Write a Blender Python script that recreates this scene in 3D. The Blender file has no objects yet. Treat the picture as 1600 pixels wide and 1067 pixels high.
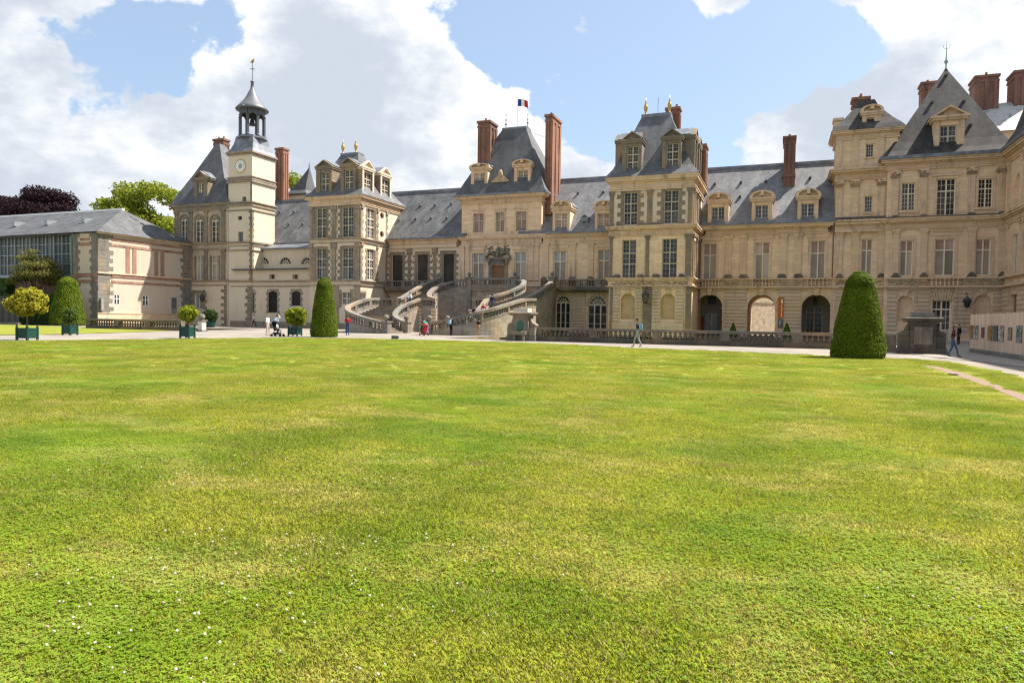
import bpy, bmesh, math, random
import numpy as np
from mathutils import Vector, Matrix
R = math.radians
random.seed(7); rng = np.random.default_rng(7)
sc = bpy.context.scene
C = sc.collection

# ------------------------------------------------------------------ camera
CAM_H, FPX = 1.6, 1067.0
YAW, PITCH, ROLL = R(21.457), R(1.887), R(0.843)
fwd = Vector((-math.sin(YAW)*math.cos(PITCH), math.cos(YAW)*math.cos(PITCH), -math.sin(PITCH)))
rt0 = Vector((math.cos(YAW), math.sin(YAW), 0)); up0 = rt0.cross(fwd)
rt = rt0*math.cos(ROLL) + up0*math.sin(ROLL); up = -rt0*math.sin(ROLL) + up0*math.cos(ROLL)
cam = bpy.data.cameras.new('camera'); cam.sensor_width = 36; cam.lens = 36*FPX/1600; cam.clip_end = 3000; cam.clip_start = .1
co = bpy.data.objects.new('camera', cam); C.objects.link(co)
co.matrix_world = Matrix(((rt.x, up.x, -fwd.x, 0), (rt.y, up.y, -fwd.y, 0), (rt.z, up.z, -fwd.z, CAM_H), (0, 0, 0, 1)))
sc.camera = co

# survey helpers: a sighting (photo pixel) to a point on a wall plane or on the ground
def ray(px, py): return fwd + rt*((px-800)/FPX) - up*((py-533.5)/FPX)
def P(px, py, Y):                      # -> X, Z on the plane y = Y
    d = ray(px, py); t = Y/d.y; return d.x*t, CAM_H + d.z*t
def PX(px, py, Y): return P(px, py, Y)[0]
def PZ(px, py, Y): return P(px, py, Y)[1]
def G(px, py, z=0):
    d = ray(px, py); t = (z-CAM_H)/d.z; return d.x*t, d.y*t
def S(px, py, X):                      # -> Y, Z on the plane x = X
    d = ray(px, py); t = X/d.x; return d.y*t, CAM_H + d.z*t

# ------------------------------------------------------------------ sky and sun
SUN = Vector((.55, .41, 1)).normalized()
w = bpy.data.worlds.new('World'); sc.world = w; w.use_nodes = True
nt = w.node_tree; nt.nodes.clear()
def N(t, **k):
    n = nt.nodes.new(t)
    for a, b in k.items(): setattr(n, a, b)
    return n
def L(a, b): nt.links.new(a, b)
sky = N('ShaderNodeTexSky', sky_type='NISHITA', sun_disc=False)
sky.sun_elevation = math.asin(SUN.z); sky.sun_rotation = math.atan2(SUN.x, SUN.y)
sky.air_density = 1.0; sky.dust_density = 1.6; sky.ozone_density = 1.2
tc = N('ShaderNodeTexCoord')
def mth(op, a, b=None, c=None, clamp=False):
    n = N('ShaderNodeMath', operation=op, use_clamp=clamp)
    for i, v in enumerate((a, b, c)):
        if v is None: continue
        if isinstance(v, (int, float)): n.inputs[i].default_value = v
        else: L(v, n.inputs[i])
    return n.outputs[0]
def noise(scale, detail, rough, off=(0, 0, 0), stretch=(1, 1, 1.6)):
    m = N('ShaderNodeMapping'); m.inputs['Scale'].default_value = stretch; m.inputs['Location'].default_value = off
    L(tc.outputs['Generated'], m.inputs['Vector'])
    n = N('ShaderNodeTexNoise'); n.inputs['Scale'].default_value = scale; n.inputs['Detail'].default_value = detail; n.inputs['Roughness'].default_value = rough
    L(m.outputs[0], n.inputs['Vector']); return n.outputs['Fac']
n_big = noise(2.4, 3, .5, (3.1, 1.2, 0))
n_puff = noise(8.2, 10, .58, (.4, 2.2, 5), (1, 1, 1.25))
n_wisp = noise(22, 7, .65, (7, 1, 2))
n_mid = noise(4.2, 8, .58, (9, 4, 1), (1, 1, 1.7))
# cloud banks (where in the sky, how wide, how dense) seen over the roofs
LOBES = [(30, 120, 190, .55), (180, 30, 170, .45), (60, 240, 170, .5), (560, 60, 190, .75), (520, 200, 200, .75), (330, 230, 170, .55), (700, 190, 130, .55),
         (850, 210, 130, .55), (760, 300, 200, .35), (640, 20, 90, .35), (1100, 0, 70, .3), (1230, 190, 110, .5), (1330, 150, 110, .6), (1500, 110, 120, .6), (1600, 200, 190, .5), (1430, -5, 100, .75), (1310, 0, 80, .55), (1570, 0, 120, .5), (1000, 250, 60, .25)]
HOLES = [(1110, 40, 60, -.25), (165, 105, 115, 1.0), (290, 70, 85, .9), (1240, 70, 110, .8), (1370, 60, 90, .7), (20, 20, 60, .3), (900, 60, 190, .9), (1060, 130, 150, .9), (790, 70, 90, .5), (1160, 120, 90, .5), (1290, 90, 70, .35), (1120, 230, 90, .4)]
acc = None
for sgn, lst in ((1, LOBES), (-1, HOLES)):
    for (x, y, r, wt) in lst:
        d = ray(x, y).normalized(); ca = math.cos(math.atan(r/FPX))
        dp = N('ShaderNodeVectorMath', operation='DOT_PRODUCT'); dp.inputs[1].default_value = d; L(tc.outputs['Generated'], dp.inputs[0])
        mr = N('ShaderNodeMapRange', interpolation_type='SMOOTHSTEP'); L(dp.outputs['Value'], mr.inputs[0])
        mr.inputs[1].default_value = ca; mr.inputs[2].default_value = 1; mr.inputs[3].default_value = 0; mr.inputs[4].default_value = sgn*wt
        acc = mr.outputs[0] if acc is None else mth('ADD', acc, mr.outputs[0])
dens = mth('ADD', mth('MULTIPLY_ADD', n_puff, 2.5, -1.25), mth('MULTIPLY_ADD', n_big, .8, -.40))
dens = mth('ADD', dens, mth('MULTIPLY', acc, .62))
dens = mth('ADD', dens, mth('MULTIPLY_ADD', n_wisp, .35, -.175))
mask = N('ShaderNodeMapRange', interpolation_type='SMOOTHSTEP'); L(dens, mask.inputs[0]); mask.inputs[1].default_value = -.06; mask.inputs[2].default_value = .13
gsum = mth('ADD', mth('MULTIPLY', dens, .35), mth('MULTIPLY_ADD', n_mid, 3.0, -1.35)); gsum = mth('ADD', gsum, mth('MULTIPLY_ADD', noise(11, 8, .6, (2, 8, 4), (1, 1, 1.8)), 1.1, -.55))
thick = N('ShaderNodeMapRange', interpolation_type='SMOOTHSTEP'); L(gsum, thick.inputs[0]); thick.inputs[1].default_value = -.40; thick.inputs[2].default_value = .60
ccol = N('ShaderNodeMix', data_type='RGBA'); L(thick.outputs[0], ccol.inputs[0])
ccol.inputs[6].default_value = (7.6, 7.6, 7.6, 1); ccol.inputs[7].default_value = (4.0, 4.4, 5.0, 1)
mx = N('ShaderNodeMix', data_type='RGBA'); L(mask.outputs[0], mx.inputs[0]); L(ccol.outputs[2], mx.inputs[7])
skg = N('ShaderNodeMix', data_type='RGBA', blend_type='MULTIPLY'); skg.inputs[0].default_value = 1; L(sky.outputs[0], skg.inputs[6]); skg.inputs[7].default_value = (1.12, 1.12, 1.12, 1)
hz = N('ShaderNodeMix', data_type='RGBA'); hz.inputs[0].default_value = .38; L(skg.outputs[2], hz.inputs[6]); hz.inputs[7].default_value = (4.2, 5.4, 6.9, 1)
L(hz.outputs[2], mx.inputs[6])
bg = N('ShaderNodeBackground'); bg.inputs['Strength'].default_value = .055; L(mx.outputs[2], bg.inputs[0])
wo = N('ShaderNodeOutputWorld'); L(bg.outputs[0], wo.inputs[0])
sl = bpy.data.lights.new('sun', 'SUN'); sl.energy = 3.7; sl.angle = R(.55); sl.color = (1, .95, .87)
so = bpy.data.objects.new('sun', sl); C.objects.link(so); so.rotation_euler = SUN.to_track_quat('Z', 'Y').to_euler(); so.location = (60, 20, 90)
vs = sc.view_settings; vs.view_transform = 'Standard'; vs.look = 'None'; vs.exposure = 1.58; vs.gamma = 1; vs.use_curve_mapping = False
sc.render.engine = 'CYCLES'; sc.cycles.use_denoising = True; sc.cycles.denoiser = 'OPENIMAGEDENOISE'; sc.cycles.denoising_input_passes = 'RGB_ALBEDO_NORMAL'; sc.cycles.denoising_prefilter = 'NONE'; sc.cycles.filter_width = 1.25; sc.cycles.adaptive_threshold = .004; sc.cycles.max_bounces = 6; sc.cycles.diffuse_bounces = 3; sc.cycles.transparent_max_bounces = 6
sc.cycles.sample_clamp_indirect = 6

# ------------------------------------------------------------------ materials
M = {}
class NB:
    def __init__(s, name):
        s.m = bpy.data.materials.new(name); s.m.use_nodes = True; s.t = s.m.node_tree; s.t.nodes.clear()
        s.out = s.n('ShaderNodeOutputMaterial'); s.p = s.n('ShaderNodeBsdfPrincipled'); s.l(s.p.outputs[0], s.out.inputs[0])
        s.geo = s.n('ShaderNodeNewGeometry'); M[name] = s.m
    def n(s, t, **k):
        x = s.t.nodes.new(t)
        for a, b in k.items(): setattr(x, a, b)
        return x
    def l(s, a, b): s.t.links.new(a, b)
    def pos(s, scale=(1, 1, 1), off=(0, 0, 0)):
        m = s.n('ShaderNodeMapping'); m.inputs['Scale'].default_value = scale; m.inputs['Location'].default_value = off
        s.l(s.geo.outputs['Position'], m.inputs['Vector']); return m.outputs[0]
    def noise(s, scale, detail=4, rough=.55, stretch=(1, 1, 1), off=(0, 0, 0)):
        x = s.n('ShaderNodeTexNoise'); x.inputs['Scale'].default_value = scale; x.inputs['Detail'].default_value = detail; x.inputs['Roughness'].default_value = rough
        s.l(s.pos(stretch, off), x.inputs['Vector']); return x.outputs['Fac']
    def rng(s, v, a, b, c=0, d=1, smooth=True):
        x = s.n('ShaderNodeMapRange', interpolation_type='SMOOTHSTEP' if smooth else 'LINEAR'); s.l(v, x.inputs[0])
        for i, q in enumerate((a, b, c, d)): x.inputs[i+1].default_value = q
        return x.outputs[0]
    def mix(s, f, a, b, mode='MIX'):
        x = s.n('ShaderNodeMix', data_type='RGBA', blend_type=mode)
        for i, v in ((0, f), (6, a), (7, b)):
            if isinstance(v, (int, float)): x.inputs[i].default_value = v
            elif isinstance(v, tuple): x.inputs[i].default_value = (*v, 1)
            else: s.l(v, x.inputs[i])
        return x.outputs[2]
    def math(s, op, a, b):
        x = s.n('ShaderNodeMath', operation=op)
        for i, v in enumerate((a, b)):
            if isinstance(v, (int, float)): x.inputs[i].default_value = v
            else: s.l(v, x.inputs[i])
        return x.outputs[0]
    def wallco(s):                     # (x+y, z) so that courses run round corners
        sp = s.n('ShaderNodeSeparateXYZ'); s.l(s.geo.outputs['Position'], sp.inputs[0])
        cb = s.n('ShaderNodeCombineXYZ'); s.l(s.math('ADD', sp.outputs[0], sp.outputs[1]), cb.inputs[0]); s.l(sp.outputs[2], cb.inputs[1]); return cb.outputs[0]
    def bricks(s, c1, c2, mortar, bw, bh, msize=.012, bias=0.):
        x = s.n('ShaderNodeTexBrick'); s.l(s.wallco(), x.inputs['Vector'])
        for k, v in (('Color1', c1), ('Color2', c2), ('Mortar', mortar)): x.inputs[k].default_value = (*v, 1)
        x.inputs['Scale'].default_value = 1; x.inputs['Brick Width'].default_value = bw; x.inputs['Row Height'].default_value = bh
        x.inputs['Mortar Size'].default_value = msize; x.inputs['Bias'].default_value = bias; return x
    def bump(s, h, strength=.3, dist=.02):
        b = s.n('ShaderNodeBump'); b.inputs['Strength'].default_value = strength; b.inputs['Distance'].default_value = dist
        s.l(h, b.inputs['Height']); s.l(b.outputs[0], s.p.inputs['Normal'])
    def fin(s, col, rough=.9, spec=.2):
        if isinstance(col, tuple): s.p.inputs['Base Color'].default_value = (*col, 1)
        else: s.l(col, s.p.inputs['Base Color'])
        if isinstance(rough, (int, float)): s.p.inputs['Roughness'].default_value = rough
        else: s.l(rough, s.p.inputs['Roughness'])
        s.p.inputs['Specular IOR Level'].default_value = spec; return s.m
def mul(c, k): return tuple(min(1, x*k) for x in c)
def stone(name, c, bw=.95, bh=.36, stain=.5, stain_col=(.16, .13, .10), contrast=.16, joint=.72, tint=(.60, .36, .16)):
    b = NB(name); br = b.bricks(mul(c, 1-contrast*.5), mul(c, 1+contrast*.5), mul(c, joint), bw, bh)
    col = b.mix(b.rng(b.noise(.35, 5, .6), .45, .72, 0, .35), br.outputs['Color'], tint)
    col = b.mix(b.rng(b.noise(1.1, 6, .65, (1, 1, .22), (3, 1, 7)), .52, .78, 0, stain), col, stain_col)
    col = b.mix(b.rng(b.noise(2.4, 5, .6, (1, 1, .07), (9, 2, 4)), .56, .72, 0, stain*.7), col, mul(stain_col, 1.6))
    col = b.mix(b.rng(b.noise(9, 5, .6), .3, .75, 0, .22), col, mul(c, .6))
    b.bump(b.math('ADD', b.math('MULTIPLY', br.outputs['Fac'], -1.), b.noise(14, 4, .6)), .35, .03); return b.fin(col, .92, .15)
stone('limestone', (.76, .555, .375), stain=.42, contrast=.22, joint=.84, tint=(.72, .48, .29))
stone('limestone_trim', (.68, .50, .345), 1.3, .5, .9, (.15, .125, .10))
stone('limestone_base', (.62, .49, .36), 1.2, .5, .7)
stone('cream_plaster', (.67, .55, .415), 30, 30, .5, (.34, .27, .19), .02, 1., (.62, .47, .30))
stone('tower_plaster', (.66, .56, .435), 30, 30, .4, (.42, .33, .24), .02, 1., (.62, .47, .32))
stone('grey_quoin', (.225, .185, .143), .8, .45, .5, (.12, .10, .085), .3)
stone('weathered_stone', (.205, .18, .15), .9, .40, .9, (.05, .046, .042), .4)
stone('rail_stone', (.21, .192, .165), 1.2, .5, .98, (.08, .072, .065), .25)
stone('moat_rail', (.15, .132, .11), 1.2, .5, .9, (.04, .037, .034), .3)
stone('hall_plaster', (.55, .455, .36), 30, 30, .6, (.40, .31, .24), .02, 1., (.58, .44, .32))
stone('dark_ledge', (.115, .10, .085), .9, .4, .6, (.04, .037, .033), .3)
stone('dark_string', (.29, .24, .185), 1.2, .5, .9, (.10, .088, .075), .3)
stone('clock_stone', (.45, .36, .265), 1.0, .42, .75, (.17, .14, .11), .3)
stone('capital_stone', (.33, .25, .175), .5, .3, .8, (.10, .085, .07), .3)
stone('pale_carving', (.45, .35, .235), .5, .3, .6, (.13, .11, .09), .3)
stone('old_rubble', (.44, .365, .27), .7, .33, .5, (.25, .2, .15), .4, .6)
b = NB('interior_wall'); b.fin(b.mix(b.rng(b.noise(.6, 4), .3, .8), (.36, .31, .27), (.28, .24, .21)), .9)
def slate(name, c, lichen, amount, shine=.5):
    b = NB(name); br = b.bricks(mul(c, .85), mul(c, 1.2), mul(c, .55), .34, .17, .01)
    col = b.mix(b.rng(b.noise(.8, 7, .7, (1, 1, .14)), .40, .66, 0, .85), br.outputs['Color'], lichen)
    col = b.mix(b.rng(b.noise(3.2, 7, .75, (1, 1, .6), (5, 2, 1)), 1-amount, 1.0-amount+.2, 0, .35), col, mul(lichen, 1.15))
    col = b.mix(b.rng(b.noise(.9, 6, .7, (1, 1, .10), (1, 9, 2)), .5, .75, 0, .6), col, mul(c, .5))
    b.bump(b.math('MULTIPLY', br.outputs['Fac'], -1.), .5, .02); return b.fin(col, shine, .5)
slate('slate', (.085, .086, .089), (.165, .165, .167), .40, .65)
slate('slate_light', (.145, .146, .15), (.24, .237, .232), .44, .65)
slate('slate_dark', (.066, .067, .070), (.12, .12, .122), .34, .65)
slate('slate_mossy', (.030, .026, .026), (.085, .072, .062), .42, .85)
slate('slate_smooth', (.07, .071, .074), (.115, .117, .12), .25, .7)
b = NB('lead'); b.fin(b.mix(b.rng(b.noise(1.2, 5, .6, (1, 1, .4)), .35, .7), (.13, .14, .16), (.24, .25, .275)), .5, .5); b.p.inputs['Metallic'].default_value = .35
b = NB('lead_mid'); b.fin((.11, .115, .128), .5, .5)
b = NB('lead_dark'); b.fin((.07, .073, .082), .55, .5)
b = NB('dark_metal'); b.fin((.045, .045, .05), .5, .4)
b = NB('copper_green'); b.fin(b.mix(b.noise(4, 4), (.16, .30, .26), (.30, .42, .36)), .7)
def brick(name, c):
    b = NB(name); br = b.bricks(mul(c, .75), mul(c, 1.2), (.26, .19, .14), .24, .085, .012)
    col = b.mix(b.rng(b.noise(.8, 6, .65, (1, 1, .3)), .42, .72, 0, .75), br.outputs['Color'], (.10, .055, .045))
    b.bump(b.math('MULTIPLY', br.outputs['Fac'], -1.), .4, .02); b.fin(col, .9)
brick('brick', (.32, .13, .08)); brick('brick_dark', (.20, .085, .06)); brick('brick_trim', (.40, .215, .15))
b = NB('gilding'); b.fin((.50, .33, .12), .4, .5); b.p.inputs['Metallic'].default_value = .7
b = NB('white_paint'); b.fin(b.mix(b.noise(3, 4), (.66, .56, .43), (.76, .65, .51)), .6, .2)
b = NB('stone_mullion'); b.fin(b.mix(b.noise(2.5, 4), (.42, .355, .265), (.60, .52, .41)), .85)
b = NB('plaque_white'); b.fin((.8, .79, .76), .6)
def pane(name, c1, c2, sc_=1.3, rough=.08, spec=.28):
    b = NB(name); rd_ = b.n('ShaderNodeObjectInfo').outputs['Random']; c = b.mix(b.rng(b.noise(sc_, 2), .35, .65), c1, c2)
    c = b.mix(b.rng(rd_, .2, 1, 0, .75, False), c, mul(c1, .45)); b.bump(b.noise(2.2, 2), .05, .05); b.fin(b.mix(b.rng(rd_, .86, .9, 0, .5), c, mul(c2, 1.9)), rough, spec)
pane('glass_dark', (.028, .028, .028), (.085, .082, .075)); pane('glass_blue', (.04, .048, .055), (.11, .12, .125))
pane('glass_blind', (.30, .245, .20), (.38, .31, .26), .6, .4, .2); pane('glass_pink', (.38, .235, .19), (.46, .32, .26), .9, .35, .2)
pane('glass_black', (.008, .006, .006), (.02, .016, .014), 1, .3); pane('glass_pale', (.26, .28, .28), (.38, .38, .36), 1, .15)
pane('shutter_dark', (.035, .034, .028), (.065, .060, .048), .5, .6, .2); pane('gallery_glass', (.10, .115, .105), (.17, .185, .17), .5, .3)
b = NB('oak'); b.fin(b.mix(b.noise(3, 5, .6, (6, 6, .6)), (.20, .10, .045), (.32, .17, .08)), .6)
b = NB('blue_door'); b.fin((.26, .33, .38), .6)
b = NB('zinc'); b.fin((.30, .33, .34), .4, .5); b.p.inputs['Metallic'].default_value = .5
b = NB('drain_green'); b.fin((.13, .24, .20), .5)
b = NB('hoarding'); b.fin(b.mix(b.rng(b.noise(2, 5, .6, (4, 4, .35)), .3, .7), (.44, .27, .165), (.58, .38, .25)), .75)
b = NB('planter_green'); b.fin(b.mix(b.noise(2, 4), (.006, .040, .028), (.012, .06, .042)), .5, .3)
b = NB('terracotta'); b.fin((.3, .12, .06), .8)
b = NB('bark'); b.fin(b.mix(b.noise(4, 5, .6, (3, 3, .5)), (.06, .045, .03), (.16, .125, .09)), .95)
b = NB('soil'); b.fin((.05, .035, .025), 1)
def leafm(name, c1, c2, scale=2.0, trans=.35, third=None):
    b = NB(name); oi = b.n('ShaderNodeNewGeometry')
    col = b.mix(b.rng(oi.outputs['Random Per Island'], 0, 1, 0, 1, False), c1, c2)
    if third: col = b.mix(b.rng(b.noise(scale, 4), .5, .7), col, third)
    b.fin(col, .65, .12)
    tr = b.n('ShaderNodeBsdfTranslucent'); b.l(col, tr.inputs[0])
    ms = b.n('ShaderNodeMixShader'); ms.inputs[0].default_value = trans
    b.l(b.p.outputs[0], ms.inputs[1]); b.l(tr.outputs[0], ms.inputs[2]); b.l(ms.outputs[0], b.out.inputs[0])
leafm('leaf_yew', (.075, .120, .006), (.175, .225, .012), 1.2, .3, (.135, .175, .010)); leafm('leaf_lime', (.16, .22, .02), (.34, .36, .03), 3, .35)
leafm('leaf_gold', (.25, .25, .02), (.44, .37, .04), 3, .35, (.20, .22, .02)); leafm('leaf_green', (.05, .09, .015), (.11, .17, .03), 1, .35)
leafm('leaf_tree', (.15, .20, .02), (.32, .34, .035), .15, .45, (.19, .24, .025)); leafm('leaf_beech', (.012, .006, .009), (.036, .015, .020), .2, .25)
leafm('leaf_acer', (.10, .11, .025), (.22, .20, .05), .6, .4); leafm('leaf_dark', (.02, .04, .01), (.06, .10, .02), .8, .2)

# ------------------------------------------------------------------ mesh building
class MB:
    def __init__(s): s.v = []; s.f = []
    def add(s, vs, fs):
        o = len(s.v); s.v += [tuple(q) for q in vs]; s.f += [tuple(i+o for i in f) for f in fs]; return s
    def box(s, x0, x1, y0, y1, z0, z1):
        return s.add([(x, y, z) for z in (z0, z1) for y in (y0, y1) for x in (x0, x1)], [(0, 2, 3, 1), (4, 5, 7, 6), (0, 1, 5, 4), (2, 6, 7, 3), (0, 4, 6, 2), (1, 3, 7, 5)])
    def fbox(s, fr, u0, u1, z0, z1, n0, n1):
        vs = [fr(u, z, n) for z in (z0, z1) for n in (n1, n0) for u in (u0, u1)]
        return s.add(vs, [(0, 2, 3, 1), (4, 5, 7, 6), (0, 1, 5, 4), (2, 6, 7, 3), (0, 4, 6, 2), (1, 3, 7, 5)])
    def prism(s, pts, d):              # pts: polygon (3d), d: extrusion vector
        n = len(pts); a = [Vector(p) for p in pts]; bq = [p+Vector(d) for p in a]
        return s.add(a+bq, [tuple(range(n)), tuple(range(2*n-1, n-1, -1))] + [(i, i+n, (i+1) % n+n, (i+1) % n) for i in range(n)])
    def loft(s, rings, cap=True, close=True):
        n = len(rings[0]); o = []; fs = []
        for r in rings: o += list(r)
        for k in range(len(rings)-1):
            for i in range(n if close else n-1):
                j = (i+1) % n; fs.append((k*n+i, k*n+j, (k+1)*n+j, (k+1)*n+i))
        if cap: fs.append(tuple(range((len(rings)-1)*n, len(rings)*n))); fs.append(tuple(range(n-1, -1, -1)))
        return s.add(o, fs)
    def rects(s, rs):                  # rs: (z, x0, x1, y0, y1)
        return s.loft([[(x0, y0, z), (x1, y0, z), (x1, y1, z), (x0, y1, z)] for z, x0, x1, y0, y1 in rs])
    def lathe(s, prof, cx=0, cy=0, seg=12, sx=1, sy=1):
        return s.loft([[(cx+r*sx*math.cos(2*math.pi*i/seg), cy+r*sy*math.sin(2*math.pi*i/seg), z) for i in range(seg)] for r, z in prof])
    def tube(s, pts, r, seg=6):
        pts = [Vector(p) for p in pts]; rr = r if isinstance(r, (list, tuple)) else [r]*len(pts); rings = []
        for i, p in enumerate(pts):
            t = (pts[min(i+1, len(pts)-1)]-pts[max(i-1, 0)]).normalized(); a = t.orthogonal().normalized(); bq = t.cross(a)
            if i and (a-rings_a).length > 1: pass
            rings_a = a
            rings.append([p+(a*math.cos(2*math.pi*k/seg)+bq*math.sin(2*math.pi*k/seg))*rr[i] for k in range(seg)])
        return s.loft(rings)
    def mesh(s, name, smooth=False):
        me = bpy.data.meshes.new(name); me.from_pydata(s.v, [], s.f); me.validate()
        bm = bmesh.new(); bm.from_mesh(me); bmesh.ops.recalc_face_normals(bm, faces=bm.faces); bm.to_mesh(me); bm.free()
        if smooth: me.shade_smooth()
        return me
    def build(s, name, mat, parent=None, kind=None, smooth=False):
        me = s.mesh(name, smooth); return link(name, me, mat, parent, kind)
def link(name, me, mat, parent=None, kind=None, loc=None):
    if mat and not me.materials: me.materials.append(M[mat])
    o = bpy.data.objects.new(name, me); C.objects.link(o)
    if parent is not None:
        o.parent = parent; o.location = Vector(loc or (0, 0, 0))-WL(parent)
    elif loc: o.location = loc
    if kind: o['kind'] = kind
    return o
def WL(o):
    l = Vector((0, 0, 0))
    while o is not None: l += o.location; o = o.parent
    return l
def thing(name, label, cat, loc, group=None):
    o = bpy.data.objects.new(name, None); C.objects.link(o); o.location = loc; o.empty_display_size = .3
    return tag(o, label, cat, group)
def tag(o, label, cat, group=None):
    o['label'] = label; o['category'] = cat
    if group: o['group'] = group
    return o
def struct(o): o['kind'] = 'structure'; return o
def quads(name, V, mat, parent=None, kind=None, tri=False):
    V = np.asarray(V, dtype=np.float32); k = V.shape[1]; n = V.shape[0]; me = bpy.data.meshes.new(name)
    me.vertices.add(n*k); me.vertices.foreach_set('co', V.reshape(-1)); me.loops.add(n*k); me.loops.foreach_set('vertex_index', np.arange(n*k, dtype=np.int32))
    me.polygons.add(n); me.polygons.foreach_set('loop_start', np.arange(0, n*k, k, dtype=np.int32)); me.update(calc_edges=True); me.validate()
    return link(name, me, mat, parent, kind)
def F(Y): return lambda u, z, n=0: (u, Y-n, z)          # wall facing the camera
def FR(X): return lambda u, z, n=0: (X+n, u, z)         # wall facing right (+x)
def FL(X): return lambda u, z, n=0: (X-n, u, z)         # wall facing left (-x)

def outline(o):
    a, bq, c, d, k = o[:5]
    if k == 'r': return [(a, c), (a, d), (bq, d), (bq, c)]
    r = (bq-a)/2; m = (a+bq)/2
    if k == 'a': return [(a, c)] + [(m-r*math.cos(t*math.pi/16), d-r+r*math.sin(t*math.pi/16)) for t in range(17)] + [(bq, c)]
    if k == 's':
        h = r*.22; return [(a, c)] + [(a+(bq-a)*t/8, d-h+h*math.sin(math.pi*t/8)) for t in range(9)] + [(bq, c)]
    if k == 'o':
        rz = (d-c)/2; mz = (c+d)/2; return [(m-r*math.cos(t*math.pi/10), mz+rz*math.sin(t*math.pi/10)) for t in range(20)]
def wall(mb, fr, u0, u1, z0, z1, ops, depth=.4):
    us = sorted({u0, u1, *[o[0] for o in ops], *[o[1] for o in ops]}); zs = sorted({z0, z1, *[o[2] for o in ops], *[o[3] for o in ops]})
    us = [u for u in us if u0-1e-6 <= u <= u1+1e-6]; zs = [z for z in zs if z0-1e-6 <= z <= z1+1e-6]
    for a, bq in zip(us, us[1:]):
        for c, d in zip(zs, zs[1:]):
            m, q = (a+bq)/2, (c+d)/2
            if any(o[0] < m < o[1] and o[2] < q < o[3] for o in ops): continue
            mb.add([fr(a, c), fr(bq, c), fr(bq, d), fr(a, d)], [(0, 1, 2, 3)])
    for o in ops:
        pts = outline(o); n = len(pts); dp = o[5] if len(o) > 5 else depth
        mb.add([fr(u, z) for u, z in pts]+[fr(u, z, -dp) for u, z in pts], [(i, (i+1) % n, (i+1) % n+n, i+n) for i in range(n)])
        a, bq, c, d, k = o[:5]; m = (a+bq)/2
        if k in 'as':
            top = pts[1:-1]; h = len(top)//2
            lf = [(a, d)]+top[:h+1][::-1]; rg = [(bq, d)]+top[h:]
            if k == 'a' or k == 's':
                mb.add([fr(*q) for q in lf], [tuple(range(len(lf)))]); mb.add([fr(*q) for q in rg], [tuple(range(len(rg)))])
        if k == 'o':
            q = n//4
            for ci, (cu, cz) in enumerate(((a, d), (bq, d), (bq, c), (a, c))):
                seg = [pts[(ci*q+t) % n] for t in range(q+1)]; pl = [(cu, cz)]+seg[::-1]; mb.add([fr(*z) for z in pl], [tuple(range(len(pl)))])
    return mb
def window(parent, fr, op, cols=2, rows=(.42, .28, .30), fine=(2, 3), bar=.08, thin=.024, panes='glass_dark', frame='white_paint', n=-.26, name='window', deep=True):
    """op: opening; rows: height fractions from the bottom; panes: one material or one per row"""
    a, bq, c, d, k = op[:5]; mb = MB(); W = bq-a; H = d-c
    pl = [panes]*len(rows) if isinstance(panes, str) else panes
    mb.fbox(fr, a, a+bar, c, d, n-.06, n+.06); mb.fbox(fr, bq-bar, bq, c, d, n-.06, n+.06); mb.fbox(fr, a+bar, bq-bar, c, c+bar, n-.06, n+.055); mb.fbox(fr, a+bar, bq-bar, d-bar*.8, d, n-.06, n+.055)
    cw = W/cols; cells = []; z = c
    for i in range(1, cols): mb.fbox(fr, a+i*cw-bar*.6, a+i*cw+bar*.6, c+bar, d-bar*.8, n-.06, n+.07)
    for r, h in enumerate(rows):
        z1 = z+h*H
        if r: mb.fbox(fr, a+bar, bq-bar, z-bar*.6, z+bar*.6, n-.06, n+.065)
        for i in range(cols):
            x0, x1 = a+i*cw+bar*.6, a+(i+1)*cw-bar*.6; q0, q1 = z+bar*.6, z1-bar*.6; cells.append((x0, x1, q0, q1, pl[r]))
            fx = fine[0]; fz = max(1, round(fine[1]*h*len(rows)/1.0)) if fine[1] else 1
            for t in range(1, fx): mb.fbox(fr, x0+(x1-x0)*t/fx-thin/2, x0+(x1-x0)*t/fx+thin/2, q0, q1, n-.03, n+.02)
            for t in range(1, fz): mb.fbox(fr, x0, x1, q0+(q1-q0)*t/fz-thin/2, q0+(q1-q0)*t/fz+thin/2, n-.03, n+.015)
        z = z1
    wo = mb.build(name if deep else 'window_frame', frame, parent)
    for (x0, x1, q0, q1, pm) in cells:
        MB().add([fr(x0-.03, q0-.03, n-.03), fr(x1+.03, q0-.03, n-.03), fr(x1+.03, q1+.03, n-.03), fr(x0-.03, q1+.03, n-.03)], [(0, 1, 2, 3)]).build('pane', pm, wo if deep else parent)
    return wo
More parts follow.
